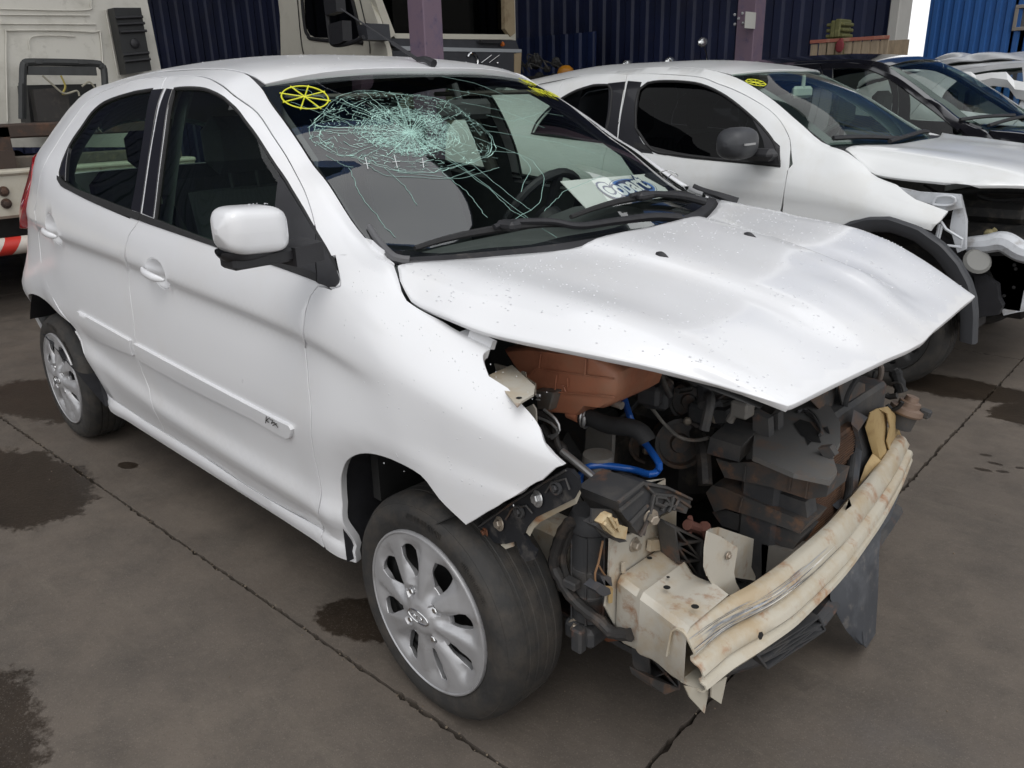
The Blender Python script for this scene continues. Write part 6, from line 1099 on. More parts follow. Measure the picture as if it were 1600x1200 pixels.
for q in [(0.2511, -0.754, 0.6115), (0.3516, -0.754, 0.6994)]: part('carrier_socket', DPLA, lambda b: b.lathe([(.010, 0), (.010, .006), (.0135, .006), (.0145, 0)], Matrix.Translation(q) @ Matrix.Rotation(R(90), 4, 'X'), 16), cso)
part('carrier_edge', RPLA, lambda b: [b.tube(s_, .0022, 5, smooth=False) for s_ in ([(0.1196, -0.756, 0.5216), (0.2318, -0.756, 0.6243), (0.3239, -0.756, 0.7031), (0.3759, -0.756, 0.7445)], [(0.2117, -0.756, 0.5784), (0.2313, -0.756, 0.6109), (0.2714, -0.756, 0.6328), (0.2886, -0.756, 0.6218)], [(0.3236, -0.756, 0.6796), (0.3404, -0.756, 0.7073), (0.3759, -0.756, 0.7272), (0.3853, -0.756, 0.7077)])], cso)
part('carrier_strip', CREAMP, lambda b: b.strip([[(0.4019, -0.748, 0.7117), (0.3911, -0.748, 0.6878), (0.3461, -0.748, 0.6524), (0.2914, -0.748, 0.6109), (0.2697, -0.748, 0.5822), (0.2622, -0.748, 0.5645)], [(0.4, -0.74, 0.6999), (0.3892, -0.74, 0.673), (0.3423, -0.74, 0.6365), (0.2943, -0.74, 0.597), (0.2763, -0.74, 0.5754), (0.2652, -0.74, 0.5532)]], .003), cso)
part('carrier_washer', CREAMP, lambda b: b.plate([(0.1857, -0.748, 0.505), (0.2207, -0.748, 0.5269), (0.2241, -0.748, 0.516), (0.2009, -0.748, 0.5003)], (0, .004, 0)), cso)
# lamp mounting shelf, tank, hoses
sh = part('lamp_shelf', PRIMER, lambda b: b.plate([(0.1295, -0.7108, 0.865), (0.1194, -0.6327, 0.865), (0.2458, -0.6972, 0.865), (0.2755, -0.7329, 0.865), (0.2832, -0.7713, 0.865), (0.2933, -0.7973, 0.865), (0.2245, -0.7582, 0.865)], (0, 0, -.004)).plate([(0.0306, -0.6, 0.8404), (0.0867, -0.6, 0.8407), (0.1551, -0.6, 0.821), (0.1546, -0.6, 0.7944), (0.1244, -0.6, 0.8049), (0.036, -0.6, 0.8234)], (0, .004, 0)).plate([(0.1696, -0.66, 0.7838), (0.203, -0.66, 0.8038), (0.2119, -0.66, 0.7948), (0.213, -0.66, 0.7594), (0.1952, -0.66, 0.7761)], (0, .004, 0)).plate([(0.1057, -0.6, 0.8242), (0.1158, -0.6, 0.8412), (0.1272, -0.6, 0.8409), (0.1287, -0.6, 0.8236)], (0, .003, 0)), None, 0)
part('shelf_hole', DARK, lambda b: b.lathe([(0, .0007), (.006, .0007)], Matrix.Translation([(0.2693, -0.7672, 0.8655)][0]), 10), sh, 0)
tk = MB(); puff(tk, [(-0.0271, -0.52, 0.8425), (0.0501, -0.52, 0.8627), (0.1434, -0.52, 0.874), (0.2233, -0.52, 0.8831), (0.2801, -0.52, 0.8794), (0.3138, -0.52, 0.8602), (0.3147, -0.52, 0.828), (0.3022, -0.52, 0.7907), (0.2736, -0.52, 0.7687), (0.2279, -0.52, 0.7613), (0.2063, -0.52, 0.7345), (0.1729, -0.52, 0.7286), (0.119, -0.52, 0.7174), (0.0833, -0.52, 0.7223), (0.076, -0.52, 0.7615), (0.0076, -0.52, 0.8088)], (0, .17, 0), .05, .15); tko = tk.build('coolant_tank', TANK, ka, 50)
for st in ([(0.0591, -0.527, 0.7939), (0.0916, -0.527, 0.8228), (0.1716, -0.527, 0.8316), (0.3079, -0.527, 0.8481)], [(0.1336, -0.527, 0.7775), (0.3122, -0.527, 0.8095)], [(0.153, -0.527, 0.8229), (0.147, -0.527, 0.7823), (0.1332, -0.527, 0.7342)], [(0.1716, -0.527, 0.8018), (0.179, -0.527, 0.7885)], [(0.1058, -0.527, 0.8621), (0.0994, -0.527, 0.8261)], [(0.2343, -0.527, 0.8771), (0.2329, -0.527, 0.8395)], [(0.1641, -0.527, 0.7985), (0.1845, -0.527, 0.8018), (0.1845, -0.527, 0.8226)]): part('tank_rib', TANK, lambda b: b.tube(st, .0022, 6, smooth=False), tko)
sb = MB(); puff(sb, [(0.1034, -0.545, 0.7784), (0.146, -0.545, 0.7856), (0.1611, -0.545, 0.7878), (0.1533, -0.545, 0.7632), (0.1455, -0.545, 0.7398), (0.1065, -0.545, 0.7327)], (0, .03, 0), .12, .2); sbo = sb.build('sensor_box', GREYM, tko)
part('sensor_label', mat('paper_white', (.55, .55, .53), .6), lambda b: b.plate([(0.1057, -0.5455, 0.7714), (0.1213, -0.5455, 0.7737), (0.1212, -0.5455, 0.766), (0.1056, -0.5455, 0.7636)], (0, .001, 0)).plate([(0.1055, -0.5455, 0.759), (0.1192, -0.5455, 0.7609), (0.1192, -0.5455, 0.7578), (0.1054, -0.5455, 0.7559)], (0, .001, 0)), sbo, 0)
part('tank_spout', TANK, lambda b: b.tube([(0.1671, -0.5, 0.7302), (0.197, -0.5, 0.7273)], .016, 12), tko)
part('tank_stub', GREYM, lambda b: b.tube([(0.2683, -0.48, 0.7732), (0.2977, -0.48, 0.7718)], .009, 10), tko)
ho = part('radiator_hose', RUBB, lambda b: b.tube([(0.185, -0.49, 0.7226), (0.2237, -0.49, 0.7253), (0.2685, -0.49, 0.7222), (0.3283, -0.49, 0.7329), (0.3583, -0.49, 0.7295), (0.3736, -0.49, 0.7134)], .0195, 14))
part('hose_clamp', ALU, lambda b: [b.tube([Vector(q)+Vector((.022*math.cos(a)*.35, 0, .022*math.sin(a)))+Vector((0, -.022*math.cos(a), 0)) for a in np.linspace(0, 2*math.pi, 17)[:-1]], .003, 6, smooth=False, closed=True) for q in [(0.1999, -0.49, 0.7235), (0.2073, -0.49, 0.7224)]]+[b.ball([(0.2205, -0.515, 0.7261)][0], .008, 8, (.7, .7, 1.6))], ho)
part('side_member', GREYM, lambda b: b.plate([(0.1524, -0.42, 0.668), (0.2279, -0.42, 0.6761), (0.2272, -0.42, 0.6276), (0.2215, -0.42, 0.5466), (0.2132, -0.42, 0.4895), (0.1301, -0.42, 0.4705), (0.1437, -0.42, 0.5464), (0.1455, -0.42, 0.5726), (0.1394, -0.42, 0.5843), (0.1471, -0.42, 0.6068)], (0, .006, 0)).strip([[(0.2279, -0.42, 0.6761), (0.2272, -0.42, 0.6276), (0.2215, -0.42, 0.5466), (0.2132, -0.42, 0.4895)], [(0.222, -0.4, 0.6696), (0.2214, -0.4, 0.619), (0.2158, -0.4, 0.5372), (0.2076, -0.4, 0.4761)]]))
part('side_panel', RPLA, lambda b: b.plate([(-0.0613, -0.36, 0.6332), (0.0994, -0.36, 0.6582), (0.1009, -0.36, 0.4928), (0.0262, -0.36, 0.4681), (-0.0177, -0.36, 0.5369)], (0, .01, 0)))
part('silver_pipe', ALU, lambda b: b.tube([(0.196, -0.56, 0.6615), (0.2457, -0.56, 0.643), (0.2904, -0.56, 0.6253), (0.3288, -0.56, 0.6094), (0.3443, -0.56, 0.5997), (0.3482, -0.56, 0.5782)], .0088, 10))
part('blue_hose', BLUEH, lambda b: b.tube([*[(0.2395, -0.55, 0.5968), (0.2412, -0.55, 0.6146)], *[(0.2492, -0.54, 0.6307)], *[(0.2725, -0.52, 0.6371)], *[(0.3171, -0.47, 0.624), (0.3679, -0.47, 0.6281)], *[(0.3738, -0.45, 0.6304), (0.378, -0.45, 0.6485)], *[(0.3382, -0.43, 0.6645)], *[(0.2778, -0.4, 0.6837), (0.2607, -0.4, 0.7136)], *[(0.2233, -0.37, 0.7344), (0.2096, -0.37, 0.7658)]], .0080, 12))
part('drier_bottle', GREYM, lambda b: b.lathe([(0, .63), (.034, .63), (.036, .615), (.036, .60), (.030, .595), (.030, .50)], Matrix.Translation(([(0.2499, -0.52, 0.5746)][0][0], -.50, .02)), 20))
for st, r in (([(0.1203, -0.56, 0.7331), (0.1531, -0.56, 0.731), (0.1738, -0.56, 0.7168), (0.1811, -0.56, 0.6803), (0.1997, -0.56, 0.6518)], .007), ([(0.1529, -0.57, 0.7523), (0.1865, -0.57, 0.7386), (0.1975, -0.57, 0.7159), (0.1749, -0.57, 0.6896)], .0035), ([(0.1334, -0.57, 0.7288), (0.1752, -0.57, 0.7249), (0.1938, -0.57, 0.7088), (0.1673, -0.57, 0.692)], .003), ([(0.1492, -0.55, 0.6676), (0.1873, -0.55, 0.6633), (0.191, -0.55, 0.6251)], .012), ([(0.1151, -0.54, 0.6941), (0.1403, -0.54, 0.6712), (0.1556, -0.54, 0.6503)], .009), ([(0.1985, -0.55, 0.5958), (0.2249, -0.55, 0.5616), (0.2436, -0.55, 0.5394)], .009)):
    part('cable', HAR if r > .005 else ALU, lambda b: b.tube(st, r, 7))
part('brake_pipe', GREYM, lambda b: b.tube([*[(0.1556, -0.3, 0.7336), (0.1883, -0.3, 0.7266), (0.2355, -0.3, 0.7121)], *[(0.2515, -0.25, 0.6482), (0.2966, -0.25, 0.6239)], *[(0.3228, -0.22, 0.6115), (0.362, -0.22, 0.6296)]], .0045, 8))
# engine lumps in the dark
en = MB(); rnd = random.Random(5)
en.box((-.28, -.05, .30), (.25, .52, .80), .05).box((.0, -.15, .35), (.30, .15, .66), .06).box((.05, .1, .7), (.32, .55, .84), .04).box((-.3, -.42, .25), (.1, -.1, .6), .06)
eno = en.build('engine_block', OILY, ka)
for c, r, d in (([(0.2408, -0.16, 0.564)][0], .065, (.7, -.7, .2)), ([(0.2253, -0.1, 0.6562)][0], .05, (.6, -.8, .2)), ([(0.1157, -0.12, 0.5139)][0], .055, (.7, -.6, .1))):
    part('pulley', RPLA, lambda b: b.lathe([(0, .03), (r*.35, .03), (r*.4, .018), (r*.8, .015), (r*.86, .03), (r, .028), (r, -.03), (0, -.03)], Matrix.Translation(c) @ Vector(d).to_track_quat('Z', 'Y').to_matrix().to_4x4(), 24), eno)
for c in [(0.3213, -0.18, 0.7151), (0.2759, -0.18, 0.6363), (0.3529, -0.18, 0.6622), (0.2192, -0.18, 0.7205), (0.4084, -0.18, 0.6496), (0.1581, -0.18, 0.519)]: part('engine_bolt', BOLTM, lambda b: b.ball(c, .011, 8), eno)
for k in range(26):
    a = Vector((rnd.uniform(.05, .38), rnd.uniform(-.35, .35), rnd.uniform(.55, .86))); e = a+Vector((rnd.uniform(-.15, .2), rnd.uniform(-.2, .3), rnd.uniform(-.2, .1))); c = (a+e)/2+Vector((rnd.uniform(-.05, .05), rnd.uniform(-.05, .05), rnd.uniform(-.02, .08)))
    part('engine_pipe', rnd.choice((OILY, HAR, DPLA, RUBB)), lambda b: b.tube([a, c, e], rnd.choice((.004, .007, .012, .018)), 8), eno)
for k in range(14):
    c = Vector((rnd.uniform(.12, .36), rnd.uniform(-.3, .3), rnd.uniform(.5, .8))); part('engine_cover', rnd.choice((OILY, DPLA, RPLA)), lambda b: b.box((-.03, -.04, -.02), (.03, .04, .03), .008, Matrix.Translation(c) @ Matrix.Rotation(rnd.uniform(-.6, .6), 4, 'Z')), eno)
MB().box((-.28, -.74, .45), (-.25, .74, 1.0)).box((-.3, -.50, .30), (.36, -.47, .62), .02).box((-.3, .47, .30), (.40, .50, .62), .02).build('bulkhead', DARK, ka)
MB().box((-.25, .60, .6), (.42, .66, .9), .02).build('apron_rail', PRIMER, ka)
for y in (.49, -.505): MB().box((.05, y-.06, .28), (.39, y+.06, .46), .02).build('side_rail', PRIMER, ka)
# radiator pack pushed back, its plastic carrier and condenser fins
rp = part('radiator_carrier', DPLA, lambda b: b.plate([(0.4603, -0.1913, 0.655), (0.4512, -0.1595, 0.655), (0.4226, -0.0134, 0.655), (0.4171, 0.0516, 0.655), (0.4251, 0.1567, 0.655), (0.5162, 0.0905, 0.655), (0.5751, 0.0101, 0.655), (0.6216, -0.0978, 0.655), (0.6405, -0.1806, 0.655), (0.6779, -0.2439, 0.655), (0.6871, -0.2985, 0.655), (0.6168, -0.3141, 0.655), (0.5126, -0.2933, 0.655)], (0, 0, -.012)), None, 0)
rp.data.materials[0] = SHR = mat('shroud_grey', (.12, .118, .115), .6, var2=((.14, .12, .10), .6, 7), dirt=((.2, .10, .05), .5, 12, .56, .7))
for lp in ([(0.4981, -0.0721, 0.6565), (0.4968, -0.0364, 0.6565), (0.5238, -0.0393, 0.6565), (0.5595, -0.0795, 0.6565), (0.5942, -0.1357, 0.6565), (0.5774, -0.1411, 0.6565), (0.5422, -0.1242, 0.6565)], [(0.5753, -0.143, 0.6565), (0.5535, -0.1288, 0.6565), (0.5782, -0.1683, 0.6565)], [(0.5596, -0.0493, 0.6565), (0.5791, -0.0723, 0.6565), (0.5876, -0.0747, 0.6565), (0.564, -0.0353, 0.6565)]): part('carrier_opening', DARK, lambda b: b.add(lp, [tuple(range(len(lp)))]), rp, 0)
for st in ([(0.4736, -0.0025, 0.66), (0.4865, 0.0254, 0.66), (0.532, -0.017, 0.66), (0.5768, -0.0949, 0.66)], [(0.4749, 0.0153, 0.66), (0.5082, -0, 0.66), (0.5661, -0.0747, 0.66), (0.5767, -0.1046, 0.66)]): part('carrier_rib', DPLA, lambda b: b.tube(st, .004, 6), rp)
ba = MB(); A = [(0.3881, -0.26, 0.652), (0.4665, -0.26, 0.6512), (0.4649, -0.26, 0.6127), (0.381, -0.26, 0.6077)]; tp = [(0.421, -0.2572, 0.7), (0.5027, -0.2682, 0.7)]
ba.add([*A, *[Vector(a)+Vector((-.01, .11, .012)) for a in A]], [(3, 2, 1, 0), (4, 5, 6, 7), (0, 1, 5, 4), (1, 2, 6, 5), (2, 3, 7, 6), (3, 0, 4, 7)]); ba.build('relay_box', DPLA, rp, 20)
for q_ in ([(0.3524, -0.2, 0.6929), (0.3877, -0.2, 0.6989), (0.3914, -0.2, 0.6708), (0.365, -0.2, 0.6603)], [(0.4463, -0.18, 0.7082), (0.4854, -0.18, 0.6981), (0.4934, -0.18, 0.6449), (0.4503, -0.18, 0.6614)], [(0.4656, -0.14, 0.6851), (0.4894, -0.14, 0.7027), (0.4934, -0.14, 0.6606), (0.4695, -0.14, 0.6603)]): part('carrier_post', DPLA, lambda b: b.plate(q_, (0, .025, 0)), rp, 0)
part('valve', GREYM, lambda b: b.box((-.022, -.02, -.02), (.022, .02, .02), .005, Matrix.Translation([(0.4308, -0.2, 0.7165)][0])).tube([(0.4065, -0.21, 0.6813), (0.415, -0.21, 0.6995), (0.4334, -0.21, 0.7139), (0.4496, -0.21, 0.7119)], .010, 10), rp)
bars = (( [(0.3825, -0.22, 0.5826), (0.4198, -0.22, 0.5826), (0.4756, -0.22, 0.6018), (0.5699, -0.22, 0.6035), (0.657, -0.22, 0.6138), (0.6528, -0.22, 0.5756), (0.6133, -0.22, 0.5554), (0.5194, -0.22, 0.5547), (0.4094, -0.22, 0.5409)], RPLA, .10), ([(0.3572, -0.21, 0.4782), (0.3732, -0.21, 0.5045), (0.4026, -0.21, 0.5077), (0.5193, -0.21, 0.4983), (0.6154, -0.21, 0.4914), (0.6007, -0.21, 0.4596), (0.5067, -0.21, 0.4601), (0.4151, -0.21, 0.4552), (0.3834, -0.21, 0.4348)], RPLA, .10), ([(0.3652, -0.19, 0.4198), (0.4046, -0.19, 0.4397), (0.4976, -0.19, 0.4431), (0.5998, -0.19, 0.4489), (0.5787, -0.19, 0.3983), (0.4849, -0.19, 0.3984), (0.3958, -0.19, 0.3919)], DPLA, .08), ([(0.4486, -0.19, 0.5326), (0.5959, -0.19, 0.5293), (0.6067, -0.19, 0.4845), (0.4579, -0.19, 0.4798)], DPLA, .05), ([(0.5075, -0.2, 0.391), (0.5863, -0.2, 0.4026), (0.5707, -0.2, 0.3219), (0.5163, -0.2, 0.2923)], GREYM, .06))
for q, mm, d in bars: part('carrier_bar', mm, lambda b: b.plate(q, (0, d, 0)), rp, 0)
for st in ([(0.572, -0.224, 0.6025), (0.5701, -0.224, 0.5609)], [(0.4627, -0.224, 0.5895), (0.4611, -0.224, 0.5496)], [(0.6099, -0.224, 0.6057), (0.609, -0.224, 0.5586)], [(0.4562, -0.214, 0.5007), (0.4494, -0.214, 0.4608)]): part('carrier_rib', RPLA, lambda b: b.tube(st, .003, 5), rp)
for q in [(0.4978, -0.225, 0.6154), (0.5737, -0.225, 0.6206)]: part('carrier_bolt', DPLA, lambda b: b.lathe([(0, .012), (.007, .012), (.007, .008), (.013, .008), (.013, .002), (.019, .002), (.019, 0)], Matrix.Translation(q), 18), rp)
part('carrier_clip', RPLA, lambda b: b.plate([(0.6146, -0.2, 0.672), (0.6389, -0.2, 0.6823), (0.6534, -0.2, 0.6657), (0.6344, -0.2, 0.6478)], (0, .02, 0)).plate([(0.624, -0.2, 0.6384), (0.6532, -0.2, 0.631), (0.6467, -0.2, 0.6136), (0.6232, -0.2, 0.6197)], (0, .02, 0)), rp, 0)
FIN = mat('condenser_fin', (.10, .055, .035), .7, var2=((.20, .10, .05), .7, 10), dirt=((.04, .03, .025), .8, 14, .5, .65))
cd = MB(); cd.box((.535, -.17, .27), (.555, .16, .60)); cdo = cd.build('condenser', FIN, ka)
fn = MB()
for k in range(43): z = .275+k*.0074; fn.box((.555, -.17, z), (.561, .16, z+.0022))
f_ = fn.build('condenser_fins', FIN, cdo, 0); f_['kind'] = 'stuff'
part('lower_duct', DPLA, lambda b: b.box((.44, -.2, .26), (.535, .42, .64), .01))
# fan cowl behind and rubber seal beside the condenser
part('seal_strip', RUBB, lambda b: b.tube([*[(0.52, 0.2308, 0.6995), (0.52, 0.1826, 0.6742), (0.52, 0.1647, 0.6409), (0.52, 0.1899, 0.5924)], *[(0.55, 0.1576, 0.5664), (0.55, 0.1808, 0.5135)], *[(0.58, 0.0977, 0.4984), (0.58, 0.1062, 0.4413), (0.58, 0.0986, 0.4133)]], .0095, 10))
part('seal_channel', mat('channel_grey', (.07, .075, .085), .45, dirt=((.16, .09, .05), .5, 10)), lambda b: b.strip([[(0.56, 0.1252, 0.6491), (0.56, 0.1204, 0.6127), (0.56, 0.1708, 0.547), (0.56, 0.1708, 0.4927), (0.56, 0.1768, 0.4165), (0.56, 0.1586, 0.3671)], [(0.57, 0.2, 0.6081), (0.57, 0.1412, 0.5915), (0.57, 0.192, 0.5157), (0.57, 0.1956, 0.4501), (0.57, 0.1946, 0.3848), (0.57, 0.0824, 0.3887)], [(0.555, 0.2206, 0.5833), (0.555, 0.1642, 0.5567), (0.555, 0.189, 0.4994), (0.555, 0.1817, 0.441), (0.555, 0.1606, 0.4023), (0.555, 0.0572, 0.4137)]]), None, 60)
part('inner_panel', RPLA, lambda b: b.plate([(0.52, 0.1114, 0.7112), (0.52, 0.1899, 0.7035), (0.52, 0.2916, 0.6616), (0.52, 0.3168, 0.5529), (0.52, 0.2221, 0.5914), (0.52, 0.1647, 0.6268)], (-.004, 0, 0)).plate([(0.5, -0.014, 0.7084), (0.5, 0.1524, 0.7021), (0.5, 0.1413, 0.6286), (0.5, 0.1056, 0.622)], (-.004, 0, 0)))
# left bracket and horn
lb_ = part('left_bracket', GOLD, lambda b: b.strip([[(0.55, 0.249, 0.5584), (0.55, 0.2916, 0.5037), (0.55, 0.3347, 0.4508)], [(0.562, 0.2369, 0.6071), (0.562, 0.3012, 0.5134), (0.562, 0.368, 0.4194)], [(0.56, 0.2944, 0.6018), (0.56, 0.3591, 0.4879), (0.56, 0.4237, 0.4069)], [(0.545, 0.4148, 0.5465), (0.545, 0.4486, 0.4497), (0.545, 0.4991, 0.3879)]], .003), None, 50)
part('bracket_flange', GOLD, lambda b: b.strip([[(0.56, 0.2944, 0.6018), (0.56, 0.3687, 0.5645), (0.56, 0.411, 0.5094), (0.56, 0.4018, 0.4697), (0.56, 0.4513, 0.4092)], [(0.535, 0.4423, 0.5568), (0.535, 0.5349, 0.4992), (0.535, 0.5648, 0.445), (0.535, 0.5536, 0.4074), (0.535, 0.5885, 0.3535)]], .003), lb_)
part('bracket_foot', GOLD, lambda b: b.strip([[(0.55, 0.3333, 0.4551), (0.55, 0.2881, 0.4326), (0.55, 0.2642, 0.399), (0.55, 0.2278, 0.3511)], [(0.57, 0.347, 0.4333), (0.57, 0.3045, 0.4138), (0.57, 0.2511, 0.3915), (0.57, 0.2231, 0.3446)]], .003), lb_)
part('left_box', GOLD, lambda b: b.plate([(0.53, 0.4953, 0.4296), (0.53, 0.5868, 0.4366), (0.53, 0.6442, 0.3798), (0.53, 0.5931, 0.3504), (0.53, 0.5424, 0.3513)], (-.12, 0, 0)))
hn = MB(); q = [(0.5537, 0.55, 0.5195)][0]; T = Matrix.Translation(q) @ Matrix.Rotation(R(12), 4, 'Y') @ Matrix.Rotation(R(-10), 4, 'X')
hn.lathe([(0, .042), (.018, .042), (.020, .028), (.030, .026), (.031, .012), (.046, .008), (.048, -.006), (.044, -.012), (0, -.012)], T, 28); hno = hn.build('horn', mat('horn_brown', (.24, .17, .13), .5, metal=.3, dirt=((.3, .15, .06), .6, 20, .52, .7)), ka)
part('horn_body', DPLA, lambda b: b.lathe([(0, -.012), (.036, -.012), (.034, -.055), (.028, -.058), (0, -.058)], T, 24), hno); part('horn_plug', DPLA, lambda b: b.box((.03, .0, -.005), (.06, .03, .02), .004, T), hno)
rnd = random.Random(9)
for st, r in (([(0.4451, 0.5, 0.5906), (0.4718, 0.5, 0.5831), (0.484, 0.5, 0.6154), (0.4839, 0.5, 0.6445), (0.4734, 0.5, 0.6558)], .008), ([(0.4367, 0.45, 0.6141), (0.4504, 0.45, 0.5624), (0.4635, 0.45, 0.5162), (0.4766, 0.45, 0.4997)], .006), ([(0.4499, 0.48, 0.6169), (0.4539, 0.48, 0.5547), (0.4715, 0.48, 0.5031)], .006), ([(0.4727, 0.48, 0.6376), (0.4729, 0.48, 0.5791), (0.4908, 0.48, 0.5242), (0.472, 0.48, 0.4992)], .004), ([(0.4921, 0.52, 0.5922), (0.4905, 0.52, 0.5482), (0.4664, 0.52, 0.5058), (0.4512, 0.52, 0.4773)], .004), ([(0.489, 0.52, 0.5876), (0.5194, 0.52, 0.6026), (0.5371, 0.52, 0.6028), (0.547, 0.52, 0.5818)], .004), ([(0.4996, 0.52, 0.5624), (0.5111, 0.52, 0.5573), (0.5314, 0.52, 0.5663)], .009), ([(0.4426, 0.5, 0.5056), (0.4627, 0.5, 0.4947), (0.4747, 0.5, 0.4735)], .005), ([(0.5012, 0.55, 0.6295), (0.5136, 0.55, 0.6166), (0.5197, 0.55, 0.5984)], .012), ([(0.5202, 0.48, 0.5476), (0.536, 0.48, 0.536), (0.552, 0.48, 0.548), (0.5601, 0.48, 0.5656)], .006)):
    part('cable', rnd.choice((HAR, RUBB, HAR)) if r != .008 else mat('hose_grey', (.16, .13, .11), .6), lambda b: b.tube(st, r, 8))
part('ribbed_boot', RUBB, lambda b: b.tube([(0.4614, 0.5, 0.5786), (0.4715, 0.5, 0.5572), (0.4785, 0.5, 0.5311)], .015, 10, ring=.2, smooth=True)); part('ribbed_boot', RUBB, lambda b: b.tube([(0.5046, 0.55, 0.6302), (0.5202, 0.55, 0.5945), (0.5308, 0.55, 0.5694)], .016, 10, ring=.25))
part('cable_clutter', HAR, lambda b: [b.box((-.012, -.012, -.018), (.012, .012, .018), .004, Matrix.Translation(v_) @ Matrix.Rotation(k, 4, 'Z')) for k, v_ in enumerate([(0.4606, 0.46, 0.566), (0.4786, 0.46, 0.539), (0.4523, 0.46, 0.5441), (0.4928, 0.46, 0.5701), (0.4804, 0.46, 0.4957)])])
# U bracket on the beam
ub = part('beam_bracket', PRIMER, lambda b: b.strip([[(0.55, -0.5287, 0.5847), (0.55, -0.5345, 0.5509), (0.55, -0.5319, 0.5055), (0.55, -0.5106, 0.4651), (0.55, -0.481, 0.4242), (0.55, -0.4673, 0.3727)], [(0.555, -0.488, 0.5572), (0.555, -0.4938, 0.5242), (0.555, -0.4937, 0.482), (0.555, -0.4765, 0.4429), (0.555, -0.4488, 0.4054), (0.555, -0.4331, 0.3653)], [(0.56, -0.418, 0.5008), (0.56, -0.422, 0.4732), (0.56, -0.4259, 0.4438), (0.56, -0.4138, 0.4141), (0.56, -0.3903, 0.3814), (0.56, -0.3805, 0.3518)]], .003).strip([[(0.55, -0.5287, 0.5847), (0.55, -0.5345, 0.5509), (0.55, -0.5319, 0.5055), (0.55, -0.5166, 0.4757)], [(0.52, -0.4608, 0.5495), (0.52, -0.4555, 0.503), (0.52, -0.4498, 0.4536), (0.52, -0.4309, 0.4239)], [(0.51, -0.4109, 0.5273), (0.51, -0.3935, 0.4708), (0.51, -0.3871, 0.4195), (0.51, -0.3665, 0.3849)], [(0.5, -0.2263, 0.4134), (0.5, -0.2261, 0.3736), (0.5, -0.2264, 0.3371), (0.5, -0.1861, 0.2782)]], .003), None, 30)
part('bracket_nut', BOLTM, lambda b: b.bolt([(0.5, -0.4009, 0.4971)][0], (0, .3, 1), .009, .01).bolt([(0.562, -0.4605, 0.5027)][0], (1, 0, 0), .006, .004), ub)
part('brace_bolt', mat('rust_red', (.14, .06, .045), .7), lambda b: b.tube([(0.45, -0.4407, 0.5232), (0.45, -0.3972, 0.495), (0.45, -0.3627, 0.467), (0.45, -0.3334, 0.4476)], .012, 10).tube([(0.45, -0.4321, 0.5383), (0.45, -0.4247, 0.5132), (0.45, -0.4333, 0.4979)], .006, 7).tube([(0.46, -0.3879, 0.5013), (0.46, -0.3746, 0.4762), (0.46, -0.3619, 0.4575)], .014, 8))
# ribbed black plastic around the beam
def lattice(name, q, d, par=None):
    b = MB(); a, c, e, f = [Vector(v) for v in q]; d = Vector(d)
    b.plate([a+d, c+d, e+d, f+d], d*.1)
    g = lambda u, v: a+(c-a)*u+(f-a)*v+(a-c+e-f)*u*v
    ls = [((0, 0), (1, 0)), ((1, 0), (1, 1)), ((1, 1), (0, 1)), ((0, 1), (0, 0)), ((0, .5), (1, .5)), ((0, 0), (1, .5)), ((1, 0), (0, .5)), ((0, .5), (1, 1)), ((1, .5), (0, 1))]
    for (u0, v0), (u1, v1) in ls:
        p0, p1 = g(u0, v0), g(u1, v1); w = (p1-p0).cross(d).normalized()*.0022; b.add([p0-w, p1-w, p1+w, p0+w, p0-w+d, p1-w+d, p1+w+d, p0+w+d], [(0, 1, 2, 3), (0, 4, 5, 1), (1, 5, 6, 2), (2, 6, 7, 3), (3, 7, 4, 0)])
    return b.build(name, DPLA, par or ka, 0)
lattice('ribbed_guide', [(0.47, -0.5203, 0.5573), (0.47, -0.4067, 0.4765), (0.47, -0.4069, 0.3786), (0.47, -0.4957, 0.4618)], (-.05, .01, 0)); lattice('ribbed_guide', [(0.46, -0.5906, 0.3386), (0.46, -0.4789, 0.2303), (0.46, -0.4495, 0.0949), (0.46, -0.5733, 0.2041)], (-.05, .01, 0))
part('guide_foot', RPLA, lambda b: b.plate([(0.505, -0.6462, 0.2779), (0.505, -0.5247, 0.1722), (0.505, -0.5802, 0.1903), (0.505, -0.6356, 0.2519)], (-.05, 0, 0)))
lc = part('lower_crossmember', DPLA, lambda b: b.tube([*[(0.5187, -0.4901, 0.2), (0.5878, -0.3482, 0.2), (0.633, -0.182, 0.2)], (.62, .1, .22), (.58, .5, .22)], .022, 8).box((.42, -.5, .18), (.52, .45, .24), .012))
lattice('ribbed_guide', [(0.66, -0.4878, 0.321), (0.66, -0.193, 0.2551), (0.66, -0.1437, 0.1925), (0.66, -0.4367, 0.2584)], (-.04, .01, 0), lc)
part('lower_hose', RUBB, lambda b: b.tube([(.35, -.4, .3), (.44, -.2, .24), (.46, .1, .24), (.40, .35, .3)], .02, 9)); part('leaf_litter', mat('dry_leaf', (.16, .06, .03), .8), lambda b: b.plate([(0.2808, -0.55, 0.2126), (0.3161, -0.55, 0.2448), (0.3401, -0.55, 0.243), (0.3707, -0.55, 0.2449), (0.3259, -0.55, 0.2163)], (0, .002, .004)))
